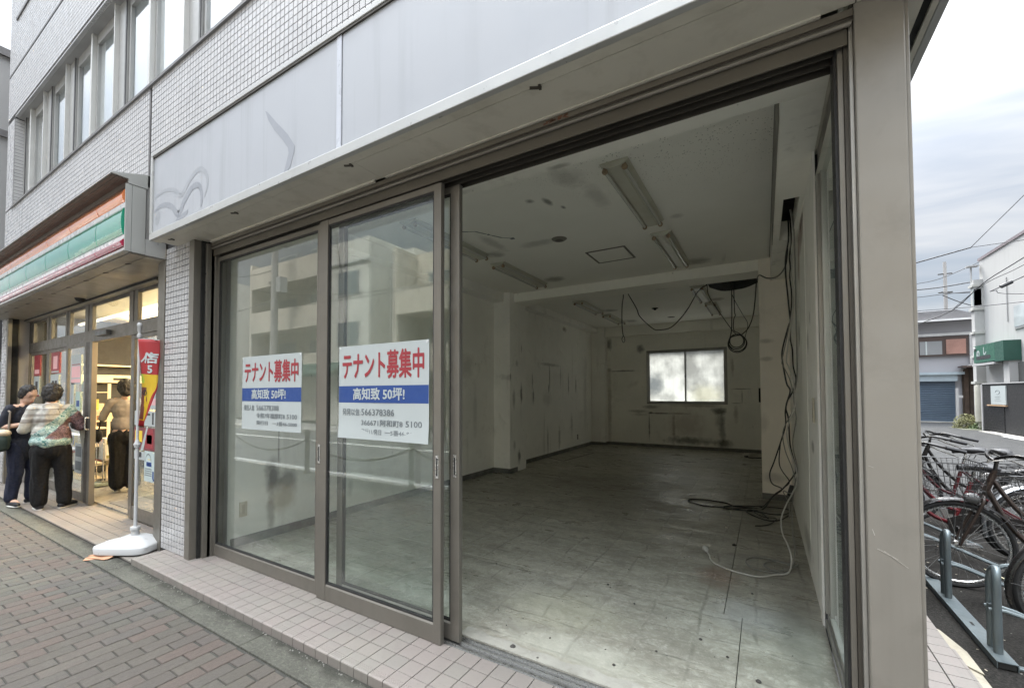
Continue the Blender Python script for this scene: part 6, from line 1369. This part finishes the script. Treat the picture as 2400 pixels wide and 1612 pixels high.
        for k in range(9): u = k/8; q.tube([Vector(lo[0]).lerp(lo[1],u), Vector(lo[3]).lerp(lo[2],u)], .0019, 4, cap=False)
        for s in (-1, 1): q.tube([(0,.05*s,r),(.02,.10*s,z0)], .004, 5)
        q.bt('basket', BSK, t, TS)
    q = MBt()
    for s in (-1, 1): q.tube([(.84,.06*s,.72),(1.30,.06*s,.72),(1.30,.06*s,.70)], .005, 5); q.tube([(1.10,.06*s,r),(1.18,.06*s,.72)], .004, 5)
    for k in range(5): q.tube([(.88+.1*k,-.06,.72),(.88+.1*k,.06,.72)], .004, 5)
    q.bt('rear_carrier', RIM if chrome else FBK, t, T)
    q = MBt(); q.prism([(.50,.36),(.62,.40),(1.05,.385),(1.12,.34),(1.05,.30),(.62,.22),(.52,.22)], -.062, -.052, 'Y'); q.bt('chain_guard', FBK, t, T, False)
    q = MBt(); q.tube([(.565,-.09,.29),(.565,.09,.29)], .007, 6); q.bar((.565,-.075,.29), (.63,-.075,.14), .016, .010); q.bar((.565,.075,.29), (.50,.075,.44), .016, .010); q.cbox((.635,-.115,.14), (.09,.07,.022)); q.cbox((.495,.115,.44), (.09,.07,.022)); q.bt('crank', RIM, t, T, False)
    q = MBt()
    for s in (-1, 1): q.tube([(1.10,.065*s,r),(1.20,.15*s,.015)], .007, 6)
    q.tube([(1.20,-.15,.015),(1.20,.15,.015)], .007, 6); q.bt('stand', RIM, t, T)
    return t
bicycle('dark brown city bicycle with a wire basket, front wheel behind the farther hoop', 1.27, 4.80, R(3), FBR)
bicycle('nearest bicycle at the frame edge, its black mudguard beside the near hoop', 1.585, 3.98, R(-4), FBK, steer=.25)
bicycle('maroon bicycle with a padded black saddle, farthest, partly behind the pillar', 1.17, 6.35, R(24), FRD, basket=True, seat=.86)
bicycle('red-framed bicycle between the basket bicycle and the maroon one', .93, 5.55, R(15), REDB, seat=.79, basket=True)
bicycle('small black bicycle behind the basket bicycle, only its bars and saddle rising above', 1.42, 6.95, R(8), FBK, basket=False, seat=.82)
bicycle('bicycle with silver mudguards and chrome carrier at the frame edge', 2.02, 5.75, R(12), FRD, fend=FSV, basket=False, chrome=True, seat=.84)
GALV = mat('galvanised_steel', (.15,.18,.19), .42, .5, .12, 6, dirt=.25, ds=10, dirtc=(.22,.22,.2), bmp=.0006, bs=90)
rk = thing('bicycle_rack', 'galvanised steel bicycle rack bolted to the asphalt beside the corner pillar', 'bicycle rack', (1.11, 4.6, 0))
q = MB(); q.box(1.068,1.072,3.5,6.6,.004,.042).box(1.072,1.148,3.5,6.6,.038,.042).box(1.148,1.152,3.5,6.6,.004,.042); q.build('rail', GALV, rk)
MB().box(1.076,1.144,3.503,3.512,.006,.036).build('rail_end_dark', BLACK, rk); MB().box(1.153,2.4,3.53,3.57,.002,.014).build('cross_bar', GALV, rk, bevel=.002)  # black plate stands in for the shade inside the rail end
for y in (3.98, 5.0): MB().cbox((1.11,y,.0425), (.014,.05,.001)).build('bolt_slot', BLACK, rk)
for i, y in enumerate((3.655, 4.435, 5.215, 5.995)):
    h_ = .50
    P = smoothpts([(1.11,y-.042,.04),(1.11,y-.042,.20),(1.11,y-.042,.40),(1.113,y-.037,.465),(1.118,y-.018,.497),(1.122,y+.0,.503),(1.118,y+.018,.497),(1.113,y+.037,.465),(1.11,y+.042,.40),(1.11,y+.042,.2),(1.11,y+.042,.04)], 3)
    MB().tube(P, .0195, 12).build('hoop', GALV, rk, smooth=True)
    for s in (-1, 1):
        g = smoothpts([(1.08,y+s*.030,.275),(1.20,y+s*.030,.265),(1.55,y+s*.030,.12),(1.75,y+s*.03,.04)], 4); MB().tube(g, .0105, 8).build('wheel_guide', GALV, rk, smooth=True)
    MB().cbox((1.11,y,.285), (.05,.03,.03)).build('clamp', GALV, rk)
    if i < 2: MB().tube(smoothpts([(1.33,y+.05,.21),(1.42,y+.05,.30),(1.52,y+.05,.28),(1.55,y+.05,.18),(1.55,y+.05,.03)], 4), .016, 8).build('inner_stop', GALV, rk, smooth=True)
MB().cbox((1.42,4.56,.20), (.16,.035,.004), M3=Matrix.Rotation(.45,3,'Y')).build('cream_plate', mat('cream_plate', (.62,.58,.40), .5), rk)
lv = MB(); rg = random.Random(9)
for i in range(120): lv.cbox((rg.uniform(1.0,2.2), rg.uniform(2.9,7.5), .003), (rg.uniform(.006,.022), rg.uniform(.004,.012), .002), rz=rg.uniform(0,3))
tag(lv.build('leaf_litter', mat('leaf_litter', (.42,.37,.30), .8, 0, .3, 30)), 'pale dry leaf scraps scattered on the asphalt round the bicycle rack', 'leaf litter', kind='stuff')

# ------------------------------------------------------------------ houses behind the side lot
struct('side_road', MB().box(-10, 60, 7.9, 30.9, -.2, .0035), mat('side_road_asphalt', (.024,.0255,.027), .9, 0, .12, .8, bmp=.01, bs=50))
GH_ = thing('grey_house', 'grey two-storey house with a slate roof and blue roller shutter', 'house', (8, 31, 0))
GW = mat('grey_siding', (.29,.29,.31), .7, 0, .05, 1); RFT = mat('slate_roof', (.13,.128,.132), .6, 0, .2, 2, bmp=.004, bs=20)
MB().box(3.5, 9.25, 31.0, 39, 0, 5.25).build('wall', GW, GH_)
rf = MB(); rf.prism([(30.5,5.20),(30.5,5.28),(34.6,6.30),(39.4,5.28),(39.4,5.20)], 3.0, 9.35, 'X'); rfo = rf.build('roof', RFT, GH_)
for k in range(10): MB().box(3.0, 9.35, 30.52+.40*k, 30.52+.40*k+.36, 5.29+.0995*k, 5.325+.0995*k).build('shingle_course', RFT, rfo)
MB().box(2.95, 9.4, 30.42, 30.52, 5.18, 5.27).build('gutter', mat('gutter_white', (.6,.6,.6), .5), GH_)
MB().box(3.5, 8.9, 30.88, 30.995, 4.46, 4.60).build('window_hood', mat('hood_grey', (.5,.5,.5), .5), GH_)
DBR = mat('dark_brown_frame', (.055,.035,.03), .5)
wn = MB().box(6.2, 8.82, 30.90, 30.99, 3.42, 4.42).build('window', DBR, GH_); HG = mat('house_glass', (.18,.19,.20), .12, 0, .1, 1, coat=1)
MB().box(6.25, 6.95, 30.88, 30.90, 3.5, 4.2).build('pane', HG, wn); MB().box(7.0, 7.85, 30.88, 30.90, 3.5, 4.2).build('pane', HG, wn); MB().box(7.22, 7.28, 30.86, 30.88, 3.5, 4.2).build('curtain_gap', PAPER, wn)
SHU = mat('brick_coloured_shutter', (.36,.20,.16), .6)
for k in range(15): MB().box(8.0, 8.72, 30.87, 30.90, 3.52+.05*k, 3.52+.05*k+.042).build('slat', SHU, wn)
gp = mat('downpipe_white', (.40,.40,.40), .5); q = MB(); q.box(8.85, 8.93, 30.88, 30.96, 2.95, 4.55).bar((8.89,30.92,2.95),(8.55,30.92,2.70),.08,.08).box(8.50,8.58,30.88,30.96,2.45,2.72).build('downpipe', gp, GH_)
MB().box(3.5, 8.6, 30.72, 30.99, 2.45, 2.58).box(3.5, 8.36, 30.80, 30.99, 2.12, 2.45).build('shutter_box', mat('shutter_box', (.30,.36,.40), .5), GH_)
SHB = mat('blue_shutter', (.085,.12,.165), .45, .2, .06, 3); so_ = MB().box(5.0, 8.3, 30.96, 30.985, 0, 2.12).build('shutter', SHB, GH_)
for k in range(22): MB().prism([(30.955,.03+.095*k),(30.925,.05+.095*k),(30.925,.09+.095*k),(30.955,.115+.095*k)], 5.0, 8.3, 'X').build('slat', SHB, so_)
MB().box(3.5, 9.0, 30.7, 30.99, 0, .05).build('doorstep', CONC, GH_)
ps = thing('entrance_passage', 'dark brown timber passage between the grey house and the white building', 'passage', (8.9, 30, 0))
MB().box(8.55, 10.5, 30.9, 30.95, 0, 2.9).build('rear_wall', mat('dark_timber', (.045,.030,.020), .8, 0, .35, 3, streak=.3), ps); MB().box(8.4, 10.2, 30.2, 30.9, 2.78, 2.86).build('canopy', DBR, ps)
for i in range(7): MB().box(8.6+.2*i, 8.6+.2*i+.17, 30.86, 30.9, 0, 2.75).build('plank', mat('timber_%d' % (i % 2), ((.05,.032,.022),(.035,.024,.017))[i % 2], .8, 0, .3, 4), ps)
po = thing('gate_post', 'slim white post with a small plate beside the blue shutter', 'post', (8.2, 30.5, 0)); MB().box(8.17,8.27,30.4,30.5,0,1.75).build('post', gp, po); MB().box(8.25,8.42,30.39,30.41,1.28,1.40).build('plate', gp, po)
def leafy(nm, label, cx, cy, cz, rx, ry, rz_, n, m, cat='shrub'):
    t = thing(nm, label, cat, (cx, cy, 0)); q = MB(); rg = random.Random(int(cx*100))
    for i in range(n):
        th_, ph = rg.uniform(0, 6.28), math.acos(rg.uniform(-.2, 1)); rr = rg.uniform(.55, 1.05)
        c = Vector((cx+rx*rr*math.sin(ph)*math.cos(th_), cy+ry*rr*math.sin(ph)*math.sin(th_), max(.02, cz+rz_*rr*math.cos(ph)))); s_ = rg.uniform(.02, .05)
        a = Vector((rg.gauss(0,1), rg.gauss(0,1), rg.gauss(0,1))).normalized(); b_ = a.orthogonal().normalized(); q.add([c-a*s_, c+b_*s_*.5, c+a*s_, c-b_*s_*.5], [(0,1,2,3)])
    o = q.build('foliage', m, t); o['kind'] = 'stuff'
    MB().tube([(cx,cy,0),(cx,cy,cz+rz_*.4)], .03, 6).build('stem', DBR, t); return t
LF1 = mat('shrub_leaves', (.13,.13,.045), .7, 0, .4, 3); LF2 = mat('low_leaves', (.09,.13,.05), .7, 0, .4, 3); LF3 = mat('dark_leaves', (.05,.075,.035), .7, 0, .4, 3)
leafy('shrub', 'rounded yellow-green shrub at the foot of the white post', 7.35, 26.3, .0, .42, .35, .62, 1500, LF1)
leafy('low_plants', 'low bright green ground plants right of the rounded shrub', 7.75, 26.0, .0, .42, .3, .33, 900, LF2, 'plants'); leafy('low_plants', 'darker low plants below the cream cylinder', 7.95, 25.3, .0, .38, .3, .28, 700, LF3, 'plants')
# white building, its long wall running away from the camera
WB = thing('white_building', 'plain white building with a green corner sign, right of the grey house', 'building', (9, 22, 0)); WBM = mat('white_render', (.42,.42,.415), .75, 0, .04, .6, streak=.25)
MB().box(7.9, 16, 12, 26.3, 0, 7.13).build('wall', WBM, WB); MB().box(7.86, 16, 11.9, 26.34, 7.13, 7.24).build('coping', mat('coping_dark', (.20,.17,.18), .5), WB)
MB().box(7.62, 7.9, 25.98, 26.3, 0, 6.3).build('rear_wing', WBM, WB)
for z in (1.9, 3.0, 4.0, 5.0, 6.0): MB().box(7.56, 7.9, 25.94, 26.36, z, z+.10).build('landing', mat('landing_grey', (.42,.42,.40), .7), WB)
MB().box(7.58,7.84,25.98,26.02,5.2,5.9).build('pale_panel', PAPER, WB); MB().tube([(7.62,26.2,6.3),(7.62,26.2,6.9)], .03, 6).cbox((7.66,26.2,6.92), (.36,.3,.05)).build('roof_lamp', gp, WB)
gs = MB().box(7.45, 7.9, 23.7, 25.6, 2.74, 3.44).build('green_sign', mat('green_sign', (.03,.11,.075), .45, 0, .06, 3), WB)
GB2 = mat('green_sign_darkened', (.02,.075,.055), .5, 0, .1, 3)  # darker copy of the sign green, the near face's shade put into colour
MB().box(7.452, 9.8, 23.0, 23.699, 2.70, 3.44).build('green_awning', GB2, WB)
for s, yy_, zz_, sz in (('の', 25.35, 2.98, .34), ('し', 24.75, 3.05, .34)):
    text_mesh(s, 'lettering', PAPER, sz, ((7.447, yy_, zz_), (0,-1,0), (0,0,1)), 1, .012, gs, .002)
MB().lathe((7.40, 25.45, 3.32), [(.0,0),(.07,.0),(.08,.02),(.08,.04)], 12, 'X').build('lamp', gp, gs); q = MB()
q.prism([(24.1,2.86),(25.3,2.86),(25.36,2.92),(25.3,3.0),(24.1,3.0),(24.04,2.92)], 7.444, 7.449, 'X').build('dark_oval', DARKP, gs)
MB().box(7.42, 7.9, 23.7, 25.7, 2.62, 2.70).build('ledge', gp, WB)
MB().box(7.82, 7.89, 12, 23.25, 0, 2.62).build('shaded_opening_slab', mat('opening_shade', (.09,.09,.085), .6), WB)  # dark slab on the wall stands in for the shaded shop opening
MB().box(7.6, 7.9, 23.05, 23.5, 0, 2.70).build('column', WBM, WB)
wn = MB().box(7.86, 7.9, 20.5, 23.4, 3.85, 4.75).build('window', gp, WB); MB().box(7.845, 7.859, 20.6, 23.3, 3.92, 4.68).build('pane', mat('white_bldg_glass', (.50,.55,.56), .15, coat=1), wn)
MB().tube([(7.88,23.9,4.2),(7.88,23.9,5.9)], .015, 5).build('conduit', gp, WB)
cy_ = thing('cream_tank', 'tall cream cylinder standing against the white building', 'tank', (7.65, 25.9, .3)); MB().lathe((7.66,25.85,.30), [(.13,0),(.15,.02),(.15,1.5),(.13,1.54)], 18).lathe((7.66,25.85,0),[(.08,0),(.08,.3)],10).build('body', mat('cream_tank', (.40,.385,.33), .45), cy_, smooth=True)
bf = thing('notice_screen', 'black slatted screen with a white framed notice, before the white building', 'screen', (7.5, 23.8, 0)); BF = mat('black_slat', (.009,.009,.010), .5)
MB().box(7.50, 7.54, 20.0, 25.1, .0, 1.86).build('back', mat('screen_back', (.015,.015,.016), .6), bf); MB().box(7.47,7.50,25.02,25.12,0,1.90).box(7.47,7.50,20,25.12,1.86,1.90).build('white_frame', gp, bf)
for k in range(9): MB().box(7.485, 7.499, 23.2, 24.95, .06+.105*k, .06+.105*k+.088).build('slat', BF, bf)
MB().box(7.465, 7.50, 23.0, 24.2, 1.08, 1.78).build('notice', PAPER, bf); q = MB()
q.box(7.462,7.4645,23.4,23.85,1.36,1.375).box(7.462,7.4645,23.45,23.8,1.29,1.305).box(7.462,7.4645,23.35,23.9,1.22,1.23); q.tube([(7.463,23.62+.18*math.cos(a/12*6.283),1.55+.07*math.sin(a/12*6.283)) for a in range(12)], .008, 4, closed=True); q.build('print', GREYP, bf)
MB().box(7.44, 7.50, 22.95, 24.5, 1.02, 1.06).build('wood_ledge', mat('wood_ledge', (.45,.30,.18), .6), bf)
struct('building_kerb', MB().box(7.1, 7.46, 18, 24.2, 0, .03), mat('pale_kerb', (.3,.29,.27), .8))
struct('planting_kerb', MB().box(6.95, 8.2, 25.0, 26.9, 0, .012), mat('mossy_ground', (.08,.085,.06), .9, 0, .2, 3))
struct('road_marking', MB().box(7.0, 7.12, 10, 22, .004, .008), PAINT)
# neighbour on the far left
nb = thing('neighbour_building', 'pale building with a brick lower storey beyond the left end of the tiled building', 'building', (-14, 5, 0)); NBW = mat('pale_wall', (.32,.32,.32), .75, 0, .05, 1)
MB().box(-20, -12.6, 1.7, 14, 3.9, 8.15).build('wall', NBW, nb); MB().box(-20, -12.55, 1.65, 14, 8.15, 8.3).build('coping', WTRIM, nb); MB().box(-20, -12.56, 1.66, 14, 6.55, 6.68).build('band', WTRIM, nb)
bw_ = MB().box(-20, -12.62, 1.72, 14, -.1, 6.5).build('brick_wall', mat('neighbour_joint', (.16,.15,.14), .9), nb)
q = MB()
for k in range(52):
    for i in range(14): 
        y = 1.72+.24*i+(.12 if k % 2 else 0); q.box(-12.622, -12.606, y, y+.225, 3.95+.062*k-3.2, 3.95+.062*k-3.2+.052)
o = q.build('bricks', mat('grey_brick', (.2,.19,.178), .8, 0, .1, 4, rnd=.15, island=True), bw_); o['kind'] = 'stuff'
MB().box(-12.7, -12.58, 1.5, 6, 2.4, 3.3).build('dark_awning', mat('dark_awning', (.05,.05,.055), .7), nb); MB().box(-12.7, -12.57, 1.5, 6, 1.95, 2.15).build('pale_band', gp, nb); MB().box(-12.7,-12.57,1.5,6,.7,1.9).build('shutter', mat('pinkish_shutter', (.2,.185,.19), .6), nb)
mg = thing('magazine_stand', 'low white stand with stacked boxes at the far left of the pavement', 'stand', (-11.8, 1.5, 0)); MB().box(-12.4,-11.6,1.2,1.75,.05,.12).box(-12.4,-11.6,1.2,1.75,.40,.44).build('shelves', gp, mg)
for k in range(3): MB().box(-12.35,-11.65,1.25,1.7,.13+.085*k,.205+.085*k).build('box', PK[3], mg)
MB().box(-11.62,-11.6,1.2,1.23,.0,.9).box(-12.4,-12.38,1.2,1.23,0,.9).build('legs', gp, mg)

# ------------------------------------------------------------------ poles and wires in the sky
def pole(label, x, y, h, r0=.17, r1=.12):
    t = thing('utility_pole', label, 'utility pole', (x, y, 0)); MB().tube([(x,y,0),(x,y,h)], [r0, r1], 12).build('pole', mat('pole_concrete', (.36,.345,.33), .8, 0, .08, 1), t, smooth=True)
    q = MB()
    for z in (h-1.2, h-.2 if h < 7 else h-3.0): q.box(x-.5, x+.5, y-.05, y+.05, z, z+.09)
    q.build('crossarm', ALUD, t); return t
pole('concrete utility pole rising behind the roof of the grey house', 15.1, 58.0, 14.2)
WIRE = mat('overhead_wire', (.05,.05,.055), .6)
def wire(label, a, b_, sag, r, n=14, extra=None):
    a, b_ = Vector(a), Vector(b_); P = [a.lerp(b_, i/n)-Vector((0,0,4*sag*(i/n)*(1-i/n))) for i in range(n+1)]
    o = MB().tube(P, r, 5).build('overhead_wire', WIRE, None, loc=a); return tag(o, label, 'wire', 'overhead wires over the side road')
def wpoly(label, pts, r):
    o = MB().tube(smoothpts(pts, 5), r, 6).build('overhead_wire', WIRE, None, smooth=True, loc=Vector(pts[0])); return tag(o, label, 'wire', 'overhead wires beside the corner pillar')
o = wpoly('thick overhead cable crossing the sky right of the pillar up to a junction', [(3.18, 18.0, 5.35), (3.99, 18.0, 5.52), (5.25, 18.0, 5.8)], 0.02)
o = wpoly('thin wire climbing steeply from the cable junction to the frame edge', [(5.25, 18.0, 5.8), (5.7, 17.5, 6.39), (6.14, 17.0, 6.97)], 0.009)
o = wpoly('thin wire running almost level from the cable junction to the white building', [(5.25, 18.0, 5.8), (5.92, 18.2, 5.86), (6.61, 18.4, 5.92)], 0.009)
o = wpoly('thick dark wire slanting up from the grey house roof across the white building', [(5.13, 24.0, 4.21), (5.35, 23.0, 4.28), (5.94, 22.0, 4.57), (6.23, 20.5, 5.14), (6.4, 19.0, 5.36), (6.45, 18.0, 5.44)], 0.016)
o = wpoly('second thinner wire slanting close below the thick dark one across the white building', [(5.94, 22.0, 4.61), (6.23, 20.5, 5.09), (6.4, 19.0, 5.18), (6.45, 18.0, 5.22)], 0.01)
o = wpoly('heavy black cable with a thick splice before the white building', [(4.67, 15.0, 3.96), (4.85, 15.0, 4.05), (5.04, 15.0, 4.15), (5.37, 15.0, 4.32)], 0.012); MB().tube([(4.85, 15.0, 4.05), (5.04, 15.0, 4.15)], .045, 8).build('splice', DARKP, o)
o = wpoly('thin looped wire under the heavy black splice', [(4.67, 15.0, 3.96), (4.78, 15.0, 3.97), (4.81, 15.0, 3.91), (5.02, 15.0, 3.86), (5.35, 15.0, 3.82)], 0.007)
o = wpoly('wire passing just over the grey house roof and across the white building', [(3.95, 20.0, 4.31), (4.45, 20.0, 4.32), (5.94, 20.0, 4.32), (7.13, 20.0, 4.37)], 0.01)
o = wpoly('uppermost thin wire fixed to the distant utility pole', [(11.33, 57.0, 12.08), (12.89, 57.0, 12.17), (14.58, 57.0, 12.47), (17.28, 57.0, 13.67)], 0.03)
o = wpoly('wire at the second bracket of the distant utility pole', [(11.32, 57.0, 11.74), (12.88, 57.0, 11.58), (14.56, 57.0, 11.61), (16.87, 57.0, 11.86)], 0.05)
o = wpoly('lowest wire running left and right from the distant utility pole', [(11.3, 57.0, 10.89), (12.86, 57.0, 10.83), (14.54, 57.0, 10.91), (16.94, 57.0, 10.94)], 0.03)
o = wpoly('short sagging wire to the right of the distant utility pole', [(14.55, 57.0, 11.16), (15.39, 57.0, 10.93), (16.93, 57.0, 10.82)], 0.03)
o = wpoly('wire dropping from the distant pole towards the white building', [(14.63, 57.0, 10.82), (15.79, 57.0, 10.04), (17.17, 57.0, 9.32)], 0.04)
# ------------------------------------------------------------------ the other side of the street (seen in the glass)
OPW = mat('apartment_render', (.62,.61,.57), .8, 0, .06, .8, streak=.3); OPT = mat('apartment_tan', (.58,.53,.45), .8, 0, .06, .8, streak=.3); OPD = mat('balcony_shade', (.22,.21,.20), .8); OPG = mat('apartment_glass', (.16,.19,.21), .12, 0, .1, 1, coat=1)
def apt(label, x0, x1, h, wallm, balc, y=-10.0, fl=2.62, deep=1.3):
    t = thing('apartment_building', label, 'building', ((x0+x1)/2, y-5, 0))
    MB().box(x0, x1, y-deep-8, y-deep, 0, h).build('wall', wallm, t); k = 0; z = 3.0 if balc else 0
    if balc:
        MB().box(x0, x0+.22, y-deep, y, 0, h).box(x1-.22, x1, y-deep, y, 0, h).build('wing_wall', wallm, t)
        zz = 2.6; 
        while zz < h-.4: 
            MB().box(x0+.22, x1-.22, y-.14, y, zz-.12, min(h, zz+1.08)).build('balcony_front', wallm, t); MB().box(x0+.22, x1-.22, y-deep, y-.14, zz-.12, zz+.02).build('balcony_floor', wallm, t)
            xx = x0+1.0
            while xx < x1-2: 
                w_ = MB().box(xx, xx+1.7, y-deep, y-deep+.05, zz+.08, zz+2.0).build('window', gp, t); MB().box(xx+.06, xx+.82, y-deep+.05, y-deep+.055, zz+.14, zz+1.94).build('pane', OPG, w_); MB().box(xx+.88, xx+1.64, y-deep+.05, y-deep+.055, zz+.14, zz+1.94).build('pane', OPG, w_); xx += 3.0
            zz += fl
    return t
apt('cream apartment house with long balconies across the street', -14.3, 6, 8.15, OPT, True)
a2 = apt('pale apartment block with small windows across the street, left of the long balconies', -18.6, -15.85, 9.05, OPW, False, deep=0)
for z in (1.2, 3.85, 6.35):
    w_ = MB().box(-18.05, -16.55, -10.0, -9.95, z, z+1.2).build('window', gp, a2); MB().box(-17.98,-17.35,-9.95,-9.945,z+.06,z+1.14).build('pane', OPG, w_); MB().box(-17.25,-16.62,-9.95,-9.945,z+.06,z+1.14).build('pane', OPG, w_)
MB().box(-18.65, -15.8, -10, -9.9, 7.9, 8.0).build('ledge', gp, a2); MB().tube([(-15.0,-10.6,0),(-15.0,-10.6,8.2)], .06, 8).build('downpipe', gp, a2); MB().box(-15.85,-14.3,-13,-11.4,0,8.6).build('link_wall', OPW, a2)
apt('tan apartment house with stacked balconies behind the utility pole across the street', -26.2, -19.6, 9.2, OPT, True)
apt('grey apartment house far along the opposite pavement', -40, -28.6, 8.6, OPW, True)
apt('tall pale apartment house opposite the right end of the shop', 8, 24, 10.5, OPW, True)
for t_, x0, x1 in ((None,-14.1,6),(None,-26,-19.8)):
    xx = x0
    while xx < x1-3:
        for z in (3.5, 6.1):
            o = MB().box(xx+2.2, xx+2.9, -11.25, -10.95, z-.6, z-.05).build('air_conditioner', gp, None, loc=(xx+2.5,-11.1,z)); tag(o, 'white air conditioner unit on a balcony across the street', 'air conditioner', 'air conditioners on the balconies')
        xx += 3.0
tt = pole('concrete utility pole with transformer across the street, mirrored in the left door', -22.3, -9.2, 10.5, .22, .16)
MB().box(-21.95, -21.55, -9.45, -9.05, 6.9, 7.7).build('transformer', gp, tt)
pole('utility pole on the opposite pavement farther along the street', -26.2, -9.0, 9.5)
def owire(lab, a, b_, sag): wire(lab, a, b_, sag, .018).__setitem__('group', 'wires along the opposite pavement')
owire('upper wire along the opposite pavement', (-26.2,-9,8.3), (-22.3,-9.2,8.2), .1); owire('wire sagging from the opposite pole towards the camera side', (-22.3,-9.2,6.9), (-3,-9.0,6.4), .7); owire('middle wire sagging between the opposite poles and beyond', (-40,-8.8,6.6), (-22.3,-9.2,6.6), .5)
owire('lower wire along the balconies across the street', (-22.3,-9.2,6.1), (4,-9,6.6), .45); owire('service wire slanting to the pale block across the street', (-16.5,-9.0,7.0), (-11.0,-4.0,8.8), .2)
stp = thing('shop_awning', 'dull green awning on the ground floor across the street', 'awning', (-19, -9.6, 2.6)); MB().prism([(-10,3.1),(-9.2,2.55),(-9.2,2.4),(-10,2.5)], -21.5, -17.5, 'X').build('cloth', GB2, stp)
# bollards with a hanging chain along our kerb
BOL = mat('bollard_paint', (.07,.06,.05), .5, .3, .1, 5)
b0 = thing('bollard', 'dark iron bollard at the kerb', 'bollard', (-7.55, -1.12, 0), 'bollards along the kerb'); MB().lathe((-7.55,-1.12,0), [(.07,0),(.07,.04),(.045,.06),(.045,.72),(.06,.74),(.06,.78),(.03,.84)], 14).build('post', BOL, b0, smooth=True)
b0['label'] = 'iron bollard at the kerb, second of the row from the store side'
for x, lb in ((-10.3,'iron bollard at the kerb before the convenience store'),(-4.8,'iron bollard at the kerb opposite the pier between the shops'),(-2.05,'iron bollard at the kerb opposite the open bay'),(.7,'iron bollard at the kerb opposite the corner pillar')): copy_tree(b0, (x,-1.12,0), lb)
for x in (-10.3,-7.55,-4.8,-2.05):
    P = [(x+2.75*i/16, -1.12, .66-.30*4*(i/16)*(1-i/16)) for i in range(17)]; o = MB().tube(P, .016, 6).build('chain', BOL, None, loc=Vector(P[0]))
    tag(o, {-10.3:'chain sagging before the convenience store',-7.55:'chain sagging opposite the store banner',-4.8:'chain sagging opposite the glass doors',-2.05:'chain sagging opposite the open bay'}[x], 'chain', 'chains between the bollards')
# backdrop of more town so that no empty horizon shows between the houses
hz = MB(); rg = random.Random(5)
TW = mat('town_wall', (.42,.42,.42), .8, 0, .08, .3)
for i, (x, y, w_, d_, h) in enumerate(((-30,70,14,10,8),(-12,75,12,10,9),(12,90,20,10,7),(36,80,14,12,8),(-60,20,14,20,9),(-45,50,16,12,8),(40,40,12,20,8),(-62,-30,16,20,10),(45,-20,14,20,9),(30,26,10,14,7))):
    t = thing('town_house', '', 'house', (x, y, 0)); MB().box(x-w_/2, x+w_/2, y-d_/2, y+d_/2, -.1, h).build('wall', TW, t); MB().prism([(y-d_/2-.3,h),(y,h+1.6),(y+d_/2+.3,h)], x-w_/2-.3, x+w_/2+.3, 'X').build('roof', RFT, t)
    t['label'] = 'distant plain house, number out of sight'; t['group'] = 'distant houses'; t['label'] = 'distant plain gabled house beyond the nearer buildings'
